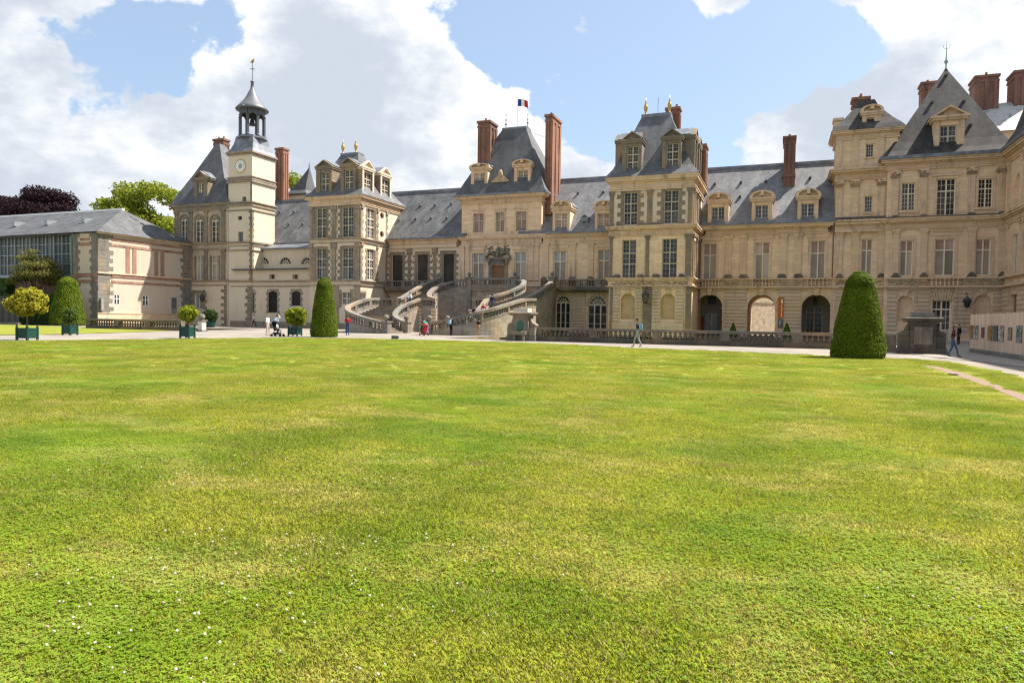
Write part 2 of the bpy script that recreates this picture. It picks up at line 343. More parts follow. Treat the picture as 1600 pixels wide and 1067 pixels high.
def archwin(parent, fr, op, cols=3, panes='glass_dark', frame='white_paint', n=-.3, bar=.1, ring=True, zspring=None, rows=3, thin=.05):
    a, bq, c, d, k = op[:5]; r = (bq-a)/2; m = (a+bq)/2; zs = d-r if zspring is None else zspring; mb = MB()
    pts = [(m+r*math.cos(t*math.pi/16), zs+r*math.sin(t*math.pi/16)) for t in range(17)]
    inn = [(m+(r-bar)*math.cos(t*math.pi/16), zs+(r-bar)*math.sin(t*math.pi/16)) for t in range(17)]
    for i in range(16): mb.prism([fr(*pts[i], n-.05), fr(*pts[i+1], n-.05), fr(*inn[i+1], n-.05), fr(*inn[i], n-.05)], Vector(fr(0, 0, .1))-Vector(fr(0, 0, 0)))
    if ring:
        r2 = r*.55
        for i in range(8):
            t0, t1 = i*math.pi/8, (i+1)*math.pi/8
            mb.prism([fr(m+q*math.cos(t), zs+q*math.sin(t), n-.04) for q, t in ((r2, t0), (r2, t1), (r2-.09, t1), (r2-.09, t0))], Vector(fr(0, 0, .09))-Vector(fr(0, 0, 0)))
    for t in range(1, 6 if ring else 5):
        an = math.pi*t/(6 if ring else 5); dx, dz = math.cos(an), math.sin(an)
        for q0, q1 in ((.08, r),):
            p0, p1 = (m+q0*dx, zs+q0*dz), (m+(q1-bar/2)*dx, zs+(q1-bar/2)*dz); nx, nz = -dz*thin/2, dx*thin/2
            mb.prism([fr(p0[0]+nx, p0[1]+nz, n-.03), fr(p1[0]+nx, p1[1]+nz, n-.03), fr(p1[0]-nx, p1[1]-nz, n-.03), fr(p0[0]-nx, p0[1]-nz, n-.03)], Vector(fr(0, 0, .06))-Vector(fr(0, 0, 0)))
    mb.fbox(fr, a, bq, zs-bar*.7, zs+bar*.7, n-.05, n+.06)
    if zs-c > .3:
        cw = (bq-a)/cols
        for i in range(cols+1):
            u = a+i*cw; mb.fbox(fr, max(a, u-bar*.6), min(bq, u+bar*.6), c, zs-bar*.7, n-.05, n+.055)
        for i in range(1, rows): mb.fbox(fr, a, bq, c+(zs-c)*i/rows-thin/2, c+(zs-c)*i/rows+thin/2, n-.03, n+.02)
    wo = mb.build('arched_window', frame, parent)
    MB().add([fr(*q, n-.02) for q in pts], [tuple(range(17))]).build('pane', panes, wo)
    if zs-c > .3:
        for i in range(cols):
            u = a+i*(bq-a)/cols; MB().add([fr(u+.03, c, n-.02), fr(u+(bq-a)/cols-.03, c, n-.02), fr(u+(bq-a)/cols-.03, zs, n-.02), fr(u+.03, zs, n-.02)], [(0, 1, 2, 3)]).build('pane', panes, wo)
    return wo
def rect(px0, py0, px1, py1, Y, k='r'):
    x0 = PX(px0, (py0+py1)/2, Y); x1 = PX(px1, (py0+py1)/2, Y); pm = (px0+px1)/2
    return (x0, x1, PZ(pm, py1, Y), PZ(pm, py0, Y), k)
def quoins(mb, fr, u, z0, z1, sgn, long=.5, short=.28, h=.34, proj=.03):
    n = max(1, round((z1-z0)/h)); h = (z1-z0)/n
    for i in range(n):
        l = (long if i % 2 == 0 else short)*random.uniform(.92, 1.08)
        mb.fbox(fr, min(u, u+sgn*l), max(u, u+sgn*l), z0+i*h+.012, z0+(i+1)*h-.012, -.02, proj*random.uniform(.7, 1.3))
def rustic(mb, fr, u0, u1, z0, z1, h=.42, proj=.09, joint=.10):
    n = max(1, round((z1-z0)/h)); h = (z1-z0)/n
    for i in range(n):
        mb.fbox(fr, u0, u1, z0+i*h+joint/2, z0+(i+1)*h-joint/2, -.03, proj*random.uniform(.9, 1.1))
def pilaster(mb, fr, u0, u1, z0, z1, cap=.35, proj=.13, base=.5):
    mb.fbox(fr, u0, u1, z0, z1-cap, -.02, proj); mb.fbox(fr, u0-.06, u1+.06, z1-cap, z1-cap*.55, -.02, proj+.05); mb.fbox(fr, u0-.12, u1+.12, z1-cap*.55, z1, -.02, proj+.11)
    if base: mb.fbox(fr, u0-.07, u1+.07, z0, z0+base*.4, -.02, proj+.07)
def slab(mb, x0, x1, y0, y1, steps):   # steps: (z0, z1, projection)
    for z0, z1, p in steps: mb.box(x0-p, x1+p, y0-p, y1+p, z0, z1)
def cornice_steps(z0, z1, p):          # plain architrave, frieze, stepped crown
    h = z1-z0; return [(z0, z0+h*.16, p*.22), (z0+h*.16, z0+h*.22, p*.34), (z0+h*.22, z0+h*.56, p*.16), (z0+h*.56, z0+h*.68, p*.45), (z0+h*.68, z0+h*.86, p*.85), (z0+h*.86, z1, p)]
def string_steps(z, h, p): return [(z-h, z-h*.45, p*.55), (z-h*.45, z, p)]
def dormer(parent, fr, u0, u1, z0, z1, win, ped='tri', ph=1.0, depth=3.0, wall_m='limestone', trim_m='limestone_trim', roof_m='lead', cols=2, rows=(.7, .3), fine=(2, 2), panes='glass_dark', frame='white_paint', over=.18, bar=.08):
    mb = MB(); wall(mb, fr, u0, u1, z0, z1, [win], .35)
    for u in (u0, u1): mb.add([fr(u, z0), fr(u, z1), fr(u, z1, -depth), fr(u, z0, -depth)], [(0, 1, 2, 3)])
    d = mb.build('dormer', wall_m, parent)
    t = MB(); t.fbox(fr, u0-over*.6, u1+over*.6, z1-.1, z1+.12, -depth, over*.7); t.fbox(fr, u0-over, u1+over, z1+.12, z1+.26, -depth, over)
    t.fbox(fr, u0+.02, win[0]-.03, z0, z1-.1, -.1, .07); t.fbox(fr, win[1]+.03, u1-.02, z0, z1-.1, -.1, .07); t.fbox(fr, win[0]-.12, win[1]+.12, z0-.02, win[2], -.1, .1)
    m = (u0+u1)/2; zb = z1+.26; hw = (u1-u0)/2+over
    dn = Vector(fr(0, 0, 0))-Vector(fr(0, 0, depth))
    if ped == 'tri': out = [(m-hw, zb), (m+hw, zb), (m, zb+ph)]; inn = [(m-hw*.66, zb+.1), (m+hw*.66, zb+.1), (m, zb+ph*.72)]
    else:
        out = [(m-hw, zb)]+[(m+hw*math.sin(t_), zb+ph*(.18+.82*math.cos(t_*.98))) for t_ in [(-1+i/6)*math.pi/2 for i in range(13)]]+[(m+hw, zb)]
        out = [(m-hw, zb), (m+hw, zb)]+[(m+hw*math.cos(t_), zb+.12+ph*math.sin(t_)) for t_ in [math.pi*i/12 for i in range(13)]]
        inn = [(m-hw*.7, zb+.1), (m+hw*.7, zb+.1)]+[(m+hw*.74*math.cos(t_), zb+.12+(ph-.16)*math.sin(t_)) for t_ in [math.pi*i/12 for i in range(13)]]
    # raised rim and recessed tympanum
    t.prism([fr(u, z, -.12) for u, z in out], dn)
    k = len(out)
    for i in range(k):
        j = (i+1) % k
        if ped == 'tri' or True:
            A, B = out[i], out[j]; cxy = (m, zb+ph*.35); sh = lambda q, f: (cxy[0]+(q[0]-cxy[0])*f, cxy[1]+(q[1]-cxy[1])*f)
            t.prism([fr(*A, -.14), fr(*B, -.14), fr(*sh(B, .74), -.14), fr(*sh(A, .74), -.14)], Vector(fr(0, 0, over+.14))-Vector(fr(0, 0, 0)))
    if ped == 'seg': t.fbox(fr, m-.18, m+.18, zb+ph*.35, zb+ph+.1, -.1, over+.1)
    t.build('pediment', trim_m, d)
    rf = MB(); rf.prism([fr(u, z+.03, -.3) for u, z in [(m+(u-m)*1.04, z+.05) for u, z in out]], Vector(fr(0, 0, 0))-Vector(fr(0, 0, depth-.3))); rf.build('dormer_roof', roof_m, d)
    window(d, fr, win, cols, rows, fine, bar=bar, panes=panes, frame=frame, deep=False)
    return d
def chimney(parent, x0, x1, y0, y1, z0, z1, mat='brick', pots=2, panel=True, foot=0):
    mb = MB(); p = .1
    mb.box(x0, x1, y0, y1, z0, z1-.9); mb.box(x0-p, x1+p, y0-p, y1+p, z1-.9, z1-.65); mb.box(x0-.03, x1+.03, y0-.03, y1+.03, z1-.65, z1-.3); mb.box(x0-p*1.6, x1+p*1.6, y0-p*1.6, y1+p*1.6, z1-.3, z1)
    if panel:
        q = (x1-x0)*.2
        for a, bq in ((x0, x0+q), (x1-q, x1), (x0+(x1-x0)/2-q/2, x0+(x1-x0)/2+q/2)): mb.box(a, bq, y0-.09, y0+.05, z0, z1-.9)
        q = (y1-y0)*.18
        for a, bq in ((y0, y0+q), (y1-q, y1), ((y0+y1)/2-q/2, (y0+y1)/2+q/2)): mb.box(x1-.05, x1+.09, a, bq, z0, z1-.9)
    if foot: mb.box(x0-.16, x1+.16, y0-.16, y1+.16, z0+foot-.3, z0+foot)
    c = mb.build('chimney', mat, parent)
    for i in range(pots):
        f = (i+.5)/pots; cx, cy = ((x0+(x1-x0)*f), (y0+y1)/2) if x1-x0 > y1-y0 else ((x0+x1)/2, y0+(y1-y0)*f)
        MB().lathe([(.16, z1), (.13, z1+.4), (.15, z1+.45)], cx, cy, 8).build('chimney_pot', 'terracotta', c)
    return c
def finial(parent, x, y, z0, h, mat='gilding', kind='urn'):
    pr = [(.05, 0), (.30, .02), (.30, .08), (.12, .14), (.22, .3), (.34, .45), (.30, .58), (.12, .68), (.16, .74), (.05, .84), (.02, 1)] if kind == 'urn' else [(.05, 0), (.16, .03), (.05, .1), (.05, .25), (.15, .30), (.05, .36), (.04, .5), (.11, .54), (.03, .6), (.03, .8), (.09, .83), (.02, .87), (.02, 1)]
    k = h*.36 if kind == 'urn' else 1.
    return MB().lathe([(r*k, z0+t*h) for r, t in pr], x, y, 10).build('finial', mat, parent, smooth=True)
def vents(parent, pts, mat='dark_metal'):
    for (x, y, z) in pts: MB().rects([(z-.05, x-.13, x+.13, y-.22, y+.2), (z+.16, x-.13, x+.13, y-.22, y+.2), (z+.22, x-.1, x+.1, y+.0, y+.25)]).build('roof_vent', 'lead_dark', parent)

# ------------------------------------------------------------------ ground
stone('moat_stone', (.16, .14, .115), .9, .35, .6, (.06, .055, .05), .3)
def poly(name, pts, z, mat, div=None):
    return struct(MB().add([(x, y, z) for x, y in pts], [tuple(range(len(pts)))]).build(name, mat))
b = NB('gravel'); g1 = b.noise(.35, 5, .6); g2 = b.noise(26, 4, .7)
b.bump(g2, .4, .02); b.fin(b.mix(b.rng(g2, .3, .75, 0, .5), b.mix(b.rng(g1, .35, .7), (.235, .205, .172), (.33, .29, .245)), (.15, .13, .11)), .95)
b = NB('cobbles'); v = b.n('ShaderNodeTexVoronoi', feature='DISTANCE_TO_EDGE'); v.inputs['Scale'].default_value = 6; b.l(b.geo.outputs['Position'], v.inputs['Vector'])
b.bump(b.rng(v.outputs[0], 0, .12), .6, .03); b.fin(b.mix(b.rng(v.outputs[0], .0, .08), (.17, .15, .13), b.mix(b.noise(1.2, 5), (.30, .265, .23), (.40, .35, .30))), .85)
b = NB('red_gravel'); g2 = b.noise(30, 4, .75); b.bump(g2, .6, .03); b.fin(b.mix(b.rng(g2, .3, .7), (.16, .11, .08), (.33, .23, .165)), 1)
def lawn_colours(b):
    big = b.noise(.16, 4, .6, (1, 1.9, 1)); mid = b.noise(.55, 5, .65, (1, 1.6, 1), (4, 9, 0)); sm = b.noise(3.2, 4, .6)
    st = b.n('ShaderNodeTexWave', wave_type='BANDS', bands_direction='X'); st.inputs['Scale'].default_value = .105; st.inputs['Distortion'].default_value = 1.6; st.inputs['Detail'].default_value = 2
    b.l(b.pos((1, .12, 0), (-6, 60, 0)), st.inputs['Vector'])
    g = b.mix(b.rng(big, .28, .72), (.175, .215, .016), (.265, .262, .030))
    g = b.mix(b.math('MULTIPLY', st.outputs['Fac'], .55), g, (.315, .305, .048))
    g = b.mix(b.rng(mid, .46, .67, 0, .80), g, (.385, .325, .115))
    g = b.mix(b.rng(b.noise(.36, 4, .6, (1, 1.5, 1), (1, 5, 3)), .50, .66, 0, .60), g, (.105, .172, .010))
    g = b.mix(b.rng(b.noise(1.5, 4, .65, (1, 1.4, 1), (2, 6, 3)), .52, .68, 0, .45), g, (.115, .165, .012))
    g = b.mix(b.rng(b.noise(.9, 5, .65, (1, 1.4, 1), (8, 3, 3)), .64, .74, 0, .75), g, (.26, .175, .09))
    return b.mix(b.rng(sm, .40, .72, 0, .40), g, (.110, .150, .010))
b = NB('lawn'); g = lawn_colours(b); f = b.noise(70, 5, .75, (1, 1, 1)); b.bump(f, .8, .04)
b.fin(b.mix(b.rng(f, .35, .7, 0, .55), g, (.13, .155, .012)), .95, .1)
MOATS = [(-25.2, 5.2, 48.9, 79.2), (-72.3, -55, 50.6, 62.5)]
gm = MB(); wall(gm, lambda u, v, n=0: (u, v, -.03+n), -1500, 1500, -300, 2500, [(a, bq, c, d, 'r', .02) for a, bq, c, d in MOATS]); struct(gm.build('ground', 'gravel'))
for a, bq, c, d in MOATS:
    mb = MB(); 
    for q in ([(a, c), (bq, c)], [(bq, c), (bq, d)], [(bq, d), (a, d)], [(a, d), (a, c)]): mb.add([(*q[0], -3.2), (*q[1], -3.2), (*q[1], -.03), (*q[0], -.03)], [(0, 1, 2, 3)])
    struct(mb.build('moat_lining', 'moat_stone')); struct(MB().add([(a, c, -3.2), (bq, c, -3.2), (bq, d, -3.2), (a, d, -3.2)], [(0, 1, 2, 3)]).build('moat_floor', 'lawn'))
edge = [G(1600, 590), G(1560, 579.5), G(1515, 570.5), G(1482, 564.5), G(1440, 561.5), G(1383, 559.5), G(1297, 555.8), G(1100, 547.3), G(996, 543.8), G(880, 537.5), G(760, 533.6), G(640, 530.5), G(560, 528.7), G(440, 527.6), G(300, 529), G(150, 531), G(0, 533)]
lawn_pts = [(9.6, -12), (9.0, 4)]+edge+[(-70, G(0, 533)[1]-5), (-90, -12)]
poly('lawn', lawn_pts, .0, 'lawn')
dx = [G(1436, 570), G(1470, 574), G(1512, 585), G(1560, 602), G(1600, 617)]; dn_ = [G(1600, 627.5), G(1560, 611), G(1512, 593), G(1470, 579), G(1445, 572.5)]
dirt_poly = dx+[(dx[-1][0]-.2, 8), (dx[-1][0]-1.0, 8)]+dn_
poly('dirt_path', dirt_poly, .006, 'red_gravel')
poly('side_lawn', [G(0, 523.2), G(100, 521.8), G(180, 519.6), G(240, 517.8), G(268, 516.6), G(250, 514.6), G(200, 513.6), G(138, 512.6), G(90, 510), G(0, 507), (-95, 48), (-95, 30)], .0, 'lawn')
poly('paved_yard', [(6.2, 44), (8.6, 36.2), (9.3, 31), (9.8, 4), (9.9, -12), (21, -12), (21, 82), (6.2, 82)], -.012, 'cobbles')

# ------------------------------------------------------------------ the chateau
DW, PV, CL = 82.0, 75.4, 77.0
def z_at(px, py, Y=DW): return PZ(px, py, Y)
bal_pr = [(.085, 0), (.085, .08), (.05, .12), (.095, .30), (.105, .42), (.05, .66), (.04, .82), (.08, .88), (.08, 1)]
BAL = {}
def bal_mesh(h, k=1., mat='rail_stone'):
    key = (round(h, 2), k, mat)
    if key not in BAL:
        me = MB().lathe([(r*k, t*h) for r, t in bal_pr], 0, 0, 6).mesh('baluster', True); me.materials.append(M[mat]); BAL[key] = me
    return BAL[key]
def bal_row(parent, p0, p1, h, pitch=.36, k=1., mat='rail_stone'):
    p0, p1 = Vector(p0), Vector(p1); n = max(1, int((p1-p0).length/pitch)); me = bal_mesh(h, k, mat)
    for i in range(n): link('baluster', me, None, parent, None, p0.lerp(p1, (i+.5)/n))

def carved(mb, fr, u0, u1, z0, z1, n=.02, k=26, s=.11):
    for i in range(k):
        u, z = random.uniform(u0, u1), random.uniform(z0+s*.5, z1-s*.5); a, h = random.uniform(.5, 1.2)*s*1.5, random.uniform(.4, .8)*s
        p = [fr(u-a, z, n), fr(u, z-h, n), fr(u+a, z, n), fr(u, z+h, n), fr(u, z, n+.09)]
        mb.add(p, [(0, 1, 4), (1, 2, 4), (2, 3, 4), (3, 0, 4)])

def lantern(name, label, fr, u, z, s=1.0):
    t = thing(name, label, 'lantern', Vector(fr(u, z, .7*s)), 'wall lanterns on the facades'); x, y, zz = fr(u, z, .75*s)
    MB().tube([fr(u, z+.9*s, 0), fr(u, z+1.1*s, .4*s), fr(u, z+.75*s, .75*s)], .03*s, 5).build('bracket', 'dark_metal', t)
    MB().lathe([(.05*s, zz+.75*s), (.12*s, zz+.62*s), (.36*s, zz+.42*s), (.38*s, zz+.36*s)], x, y, 8).build('cap', 'dark_metal', t)
    MB().lathe([(.20*s, zz-.2*s), (.33*s, zz+.36*s)], x, y, 8).build('lamp_glass', 'glass_dark', t)
    c = MB().lathe([(.03*s, zz-.34*s), (.2*s, zz-.24*s), (.21*s, zz-.18*s)], x, y, 8)
    for i in range(4):
        a = math.pi/4+i*math.pi/2; c.tube([(x+.21*s*math.cos(a), y+.21*s*math.sin(a), zz-.2*s), (x+.345*s*math.cos(a), y+.345*s*math.sin(a), zz+.36*s)], .02*s, 4)
    c.build('cage', 'dark_metal', t)

# ---- arcaded wing (between the gilded pavilion and the right corner pavilion)
XP4 = PX(1081, 420, PV); XN0 = PX(1306, 300, DW)
def arcade_wing():
    t = thing('arcaded_wing', 'long limestone wing with three round arches and a pale slate roof', 'building', ((XP4+XN0)/2, DW, 0)); f = F(DW)
    zl = z_at(1200, 435.2); zb = z_at(1200, 448); zc = z_at(1200, 460.3); z0c = z_at(1200, 367.5); z1c = z_at(1200, 351)
    ops = []; ar = []
    for a, bq in ((1087.5, 1128.3), (1167.6, 1210.8), (1252.3, 1297.6)):
        ar.append((PX(a, 490, DW), PX(bq, 490, DW), -.2, zc, 'a', 12. if a == 1167.6 else .9))
    wn = [rect(a, 379, bq, 437, DW) for a, bq in ((1098.5, 1119.5), (1180.3, 1202.5), (1266, 1289.5))]
    zwt, zwb = z_at(1200, 378.7), zl-.35; wn = [(a, bq, zwb, zwt, 'r') for a, bq, _, _, _ in wn]
    wall(MB(), f, XP4, XN0, -.2, zb, ar, .9).build('ground_floor_wall', 'limestone', t)
    wall(MB(), f, XP4, XN0, zb, z0c, wn, .4).build('wall', 'limestone', t)
    for o in wn: window(t, f, o, 2, (.70, .30), (1, 1), .1, .03, ('glass_blind', 'glass_pink'), n=-.22)
    mb = MB()
    for o in wn:
        a, bq = o[0], o[1]
        for u0, u1 in ((a-.22, a), (bq, bq+.22)): mb.fbox(f, u0, u1, zwb, zwt, -.02, .06)
        mb.fbox(f, a-.22, bq+.22, zwt, zwt+.22, -.02, .065); mb.fbox(f, a-.42, bq+.42, zwt+.36, zwt+.78, -.02, .10); mb.fbox(f, a-.5, bq+.5, zwt+.78, zwt+.9, -.02, .2)
    mb.build('window_surround', 'limestone_trim', t, 'stuff')
    mb = MB()
    for a, bq in ((1133, 1143.5), (1156, 1166.5), (1217.5, 1229), (1240.5, 1252)): pilaster(mb, f, PX(a, 400, DW), PX(bq, 400, DW), zl, z0c+.02, .45, .14)
    mb.build('pilasters', 'limestone_trim', t, 'stuff')
    mb = MB(); slab(mb, XP4+.8, XN0-.8, DW, DW+12, cornice_steps(z0c, z1c, .75)); mb.build('cornice', 'limestone_trim', t)
    # balcony zone: ledge, balustrades over the arches, carved friezes on the piers between
    mb = MB(); mb.fbox(f, XP4, XN0, zl-.14, zl, -.1, .46); mb.fbox(f, XP4, XN0, zb-.16, zb, -.1, .50); mb.build('ledge', 'limestone_trim', t)
    segs = [(1089, 1127), (1172, 1211), (1257, 1297)]
    for a, bq in segs: bal_row(t, (PX(a, 442, DW)+.1, DW-.33, zb), (PX(bq, 442, DW)-.1, DW-.33, zb), zl-.14-zb, .34, 1.15, 'limestone_trim')
    mb = MB(); cv = MB(); dk = MB(); ru = MB()
    for a, bq in ((1130.5, 1168.5), (1214, 1254)):
        u0, u1 = PX(a, 442, DW), PX(bq, 442, DW); mb.fbox(f, u0, u1, zb, zl-.14, -.1, .36); carved(cv, f, u0+.2, u1-.2, zb+.12, zl-.25, .36, 46)
        for q0, q1 in ((0.0, .36), (.64, 1.0)): a0 = u0+(u1-u0)*q0; a1 = u0+(u1-u0)*q1; dk.rects([(zl, a0, a1, DW-.42, DW), (zl+.22, a0+.02, a1-.02, DW-.40, DW), (zl+.48, a0+.2, a1-.2, DW-.24, DW)])
        rustic(ru, f, u0+.1, u1-.1, 1.05, zb-.35, .40, .13); ru.fbox(f, u0, u1, -.2, 1.0, -.03, .22); ru.fbox(f, u0+.02, u1-.02, zb-.36, zb-.17, -.03, .2)
    mb.build('balcony_pier', 'pale_carving', t, 'stuff'); cv.build('carving', 'pale_carving', t, 'stuff'); dk.build('pedestals', 'dark_ledge', t, 'stuff'); ru.build('rustication', 'limestone_base', t, 'stuff')
    mb = MB()
    for o in ar:
        m, r = (o[0]+o[1])/2, (o[1]-o[0])/2; zs = zc-r
        for s_ in (-1, 1): mb.fbox(f, min(m+s_*(r-.06), m+s_*(r+.42)), max(m+s_*(r-.06), m+s_*(r+.42)), zs-.22, zs, -.3, .11)
        mb.rects([(zc-.1, m-.2, m+.2, DW-.16, DW+.2), (zb-.17, m-.32, m+.32, DW-.3, DW+.2)])
        pts = [(m+q*math.cos(math.pi*i/16), zs+q*math.sin(math.pi*i/16)) for q in (r+.32, r) for i in range(17)]
        for i in range(16): mb.prism([f(*pts[i], 0), f(*pts[i+1], 0), f(*pts[i+18], 0), f(*pts[i+17], 0)], (0, -.055, 0))
    mb.build('archivolt', 'limestone_trim', t, 'stuff')
    # rooms behind the two outer arches
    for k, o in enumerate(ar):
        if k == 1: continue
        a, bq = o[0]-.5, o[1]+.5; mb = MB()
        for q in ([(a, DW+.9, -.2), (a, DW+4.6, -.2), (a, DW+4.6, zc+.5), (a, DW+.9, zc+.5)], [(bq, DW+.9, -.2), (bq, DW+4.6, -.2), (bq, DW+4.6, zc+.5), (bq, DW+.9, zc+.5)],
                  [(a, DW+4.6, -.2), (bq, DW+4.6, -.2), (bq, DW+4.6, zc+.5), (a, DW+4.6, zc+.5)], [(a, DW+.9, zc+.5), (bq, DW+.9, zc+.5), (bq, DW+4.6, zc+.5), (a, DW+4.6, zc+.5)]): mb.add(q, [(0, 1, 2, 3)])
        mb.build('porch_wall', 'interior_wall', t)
    mb = MB(); y1 = DW+12   # rear wall with the far end of the passage
    o = ar[1]; wall(mb, F(y1), XP4, XN0, -.2, z0c, [(o[0], o[1], -.2, zc, 'a')], .01); mb.build('rear_wall', 'limestone', t)
    yr = DW+6.0; zr = z_at(1200, 258.5, yr); mb = MB(); z1 = z1c-.04
    mb.loft([[(XP4-1, DW-.45, z1), (XN0+1, DW-.45, z1), (XN0+1, yr, zr), (XN0+1, DW+12.5, z1)], [(XP4-1, DW-.45, z1)]*1+[(XP4-1, DW-.45, z1)]*3], cap=False) if False else mb.add([(XP4-1, DW-.5, z1), (XN0+1, DW-.5, z1), (XN0+1, yr, zr), (XP4-1, yr, zr), (XN0+1, DW+12.5, z1), (XP4-1, DW+12.5, z1)], [(0, 1, 2, 3), (3, 2, 4, 5), (0, 3, 5), (1, 4, 2), (0, 5, 4, 1)])
    rf = mb.build('roof', 'slate_light', t)
    MB().box(XP4-1, XN0+1, yr-.25, yr+.25, zr-.25, zr+.12).build('ridge_cap', 'lead', rf)
    MB().box(XP4-.2, XN0+.2, DW-.86, DW-.4, z1c-.02, z1c+.1).build('gutter', 'lead', rf)
    for (c, w_, wt) in ((1121.8, 10.3, 323.5), (1190.2, 10.4, 320.5), (1262, 10.6, 318)):
        Yd = DW-.05; u0, u1 = PX(c-16, 335, Yd), PX(c+16.6, 335, Yd); a, bq = PX(c-w_, 335, Yd), PX(c+w_, 335, Yd); zt = z_at(c, wt, Yd)
        dormer(t, F(Yd), u0, u1, z1c+.05, zt+.5, (a, bq, z1c+.35, zt, 'r'), 'seg', .75, 3.2, rows=(1.,), fine=(2, 4), panes='glass_blue', over=.25)
    yc = DW+3.4; x0, x1 = PX(1224.5, 250, yc), PX(1241.5, 250, yc); chimney(t, x0, x1, yc, yc+2.2, z_at(1232, 305, yc)-1, z_at(1232, 213, yc), 'brick_dark', 1, True, 3.4)
    sl_ = (zr-z1c)/(yr-DW+.5); pts = []
    for px, py in ((1117, 288.5), (1158, 286), (1197, 284), (1156.5, 308), (1266, 279)):
        d = ray(px, py); s_ = (z1c-CAM_H-(DW-.5)*sl_)/(d.z-d.y*sl_); p = d*s_; pts.append((p.x, p.y-.05, CAM_H+p.z))
    vents(t, pts)
    # things in and on the arches
    a, bq = ar[0][0], ar[0][1]; Yb = DW+4.58
    q = lambda px, py: P(px, py, Yb)
    tag(MB().box(q(1094.5, 500)[0], q(1100.3, 500)[0], Yb-.06, Yb, .6, q(1097, 494)[1]).build('notice_board', 'banner_red'), 'narrow red notice board on the back wall of the left arch', 'notice board')
    p = thing('poster_case', 'grey double poster case inside the leftmost arch', 'poster case', (q(1111, 500)[0], Yb, 1.0))
    x0, x1 = q(1104, 500)[0], q(1119.5, 500)[0]; z1 = q(1111, 490.5)[1]
    MB().box(x0, x1, Yb-.1, Yb, .4, z1).build('case', 'zinc', p)
    for i in range(2): MB().box(x0+.06+i*(x1-x0)/2, x0+(i+1)*(x1-x0)/2-.04, Yb-.115, Yb-.1, .5, z1-.08).build('poster', ('poster_a', 'poster_b')[i], p)
    p = thing('framed_picture', 'dark square framed picture hanging high inside the leftmost arch', 'picture', (q(1112, 468)[0], Yb, q(1112, 476)[1]))
    x0, x1, z0, z1 = q(1106.3, 468)[0], q(1118.6, 468)[0], q(1112, 476.3)[1], q(1112, 462)[1]
    MB().box(x0, x1, Yb-.08, Yb, z0, z1).build('picture_frame', 'dark_metal', p); MB().box(x0+.1, x1-.1, Yb-.1, Yb-.08, z0+.1, z1-.1).build('canvas', 'glass_black', p)
    o = (PX(1259, 500, Yb), PX(1284.5, 500, Yb), -.1, PZ(1271, 479, Yb), 'r'); fb = F(Yb)
    window(t, fb, o, 2, (.8, .2), (2, 3), .09, .03, 'glass_dark', 'stone_mullion', n=.08, name='glazed_door')
    x, z = P(1273.5, 471, DW+2); l = thing('hanging_lantern', 'dark lantern hanging inside the rightmost arch', 'lantern', (x, DW+2, z))
    MB().lathe([(.04, z+.5), (.3, z+.3), (.32, z+.25)], x, DW+2, 8).build('cap', 'dark_metal', l); MB().lathe([(.16, z-.4), (.28, z+.25)], x, DW+2, 8).build('lamp_glass', 'glass_dark', l); MB().tube([(x, DW+2, z+.4), (x, DW+2, zc+.45)], .025, 5).build('chain', 'dark_metal', l)
    x0, z1 = P(1216, 465.3, DW-.25); x1, z0 = P(1223.6, 497, DW-.25)
    bn = thing('hanging_banner', 'tall orange banner with white vertical lettering beside the middle arch', 'banner', ((x0+x1)/2, DW-.25, z0)); MB().box(x0, x1, DW-.28, DW-.25, z0, z1).build('cloth', 'banner_orange', bn)
    MB().tube([(x0-.05, DW-.265, z1), (x1+.05, DW-.265, z1)], .03, 6).build('pole', 'dark_metal', bn)
    mb = MB(); zz = z0+.12; xl = x0+(x1-x0)*.62; lw = (x1-x0)*.17       # letters too small to read: upright strokes
    while zz < z1-.75:
        hh = random.uniform(.07, .15); mb.box(xl, xl+lw*random.uniform(.7, 1.), DW-.288, DW-.28, zz, zz+hh); zz += hh+random.uniform(.03, .07)
    mb.box(xl-.02, xl+lw+.03, DW-.288, DW-.28, z1-.62, z1-.2); mb.build('lettering', 'plaque_white', bn, 'stuff')
    x0, z1 = P(1216, 498.5, DW-.25); x1, z0 = P(1222.8, 511.5, DW-.25)
    bd = thing('information_board', 'small dark grey information board below the orange banner', 'sign', ((x0+x1)/2, DW-.25, z0)); MB().box(x0, x1, DW-.28, DW-.2, z0, z1).build('board', 'board_grey', bd)
    mb = MB()
    for i in range(5): mb.box(x0+.1, x0+.1+(x1-x0-.2)*(.9, .6, .8, .5, .7)[i], DW-.288, DW-.28, z1-.2-i*.13, z1-.16-i*.13)
    mb.build('printed_lines', 'plaque_white', bd, 'stuff')
b = NB('banner_orange'); b.fin((.50, .13, .03), .7); b = NB('banner_red'); b.fin((.38, .07, .04), .6); b = NB('board_grey'); b.fin((.085, .095, .115), .4)
b = NB('poster_a'); b.fin(b.mix(b.rng(b.noise(4, 3), .4, .6), (.42, .44, .43), (.45, .18, .14)), .5); b = NB('poster_b'); b.fin(b.mix(b.rng(b.noise(3, 3), .4, .6), (.30, .34, .35), (.38, .40, .40)), .5)
arcade_wing()
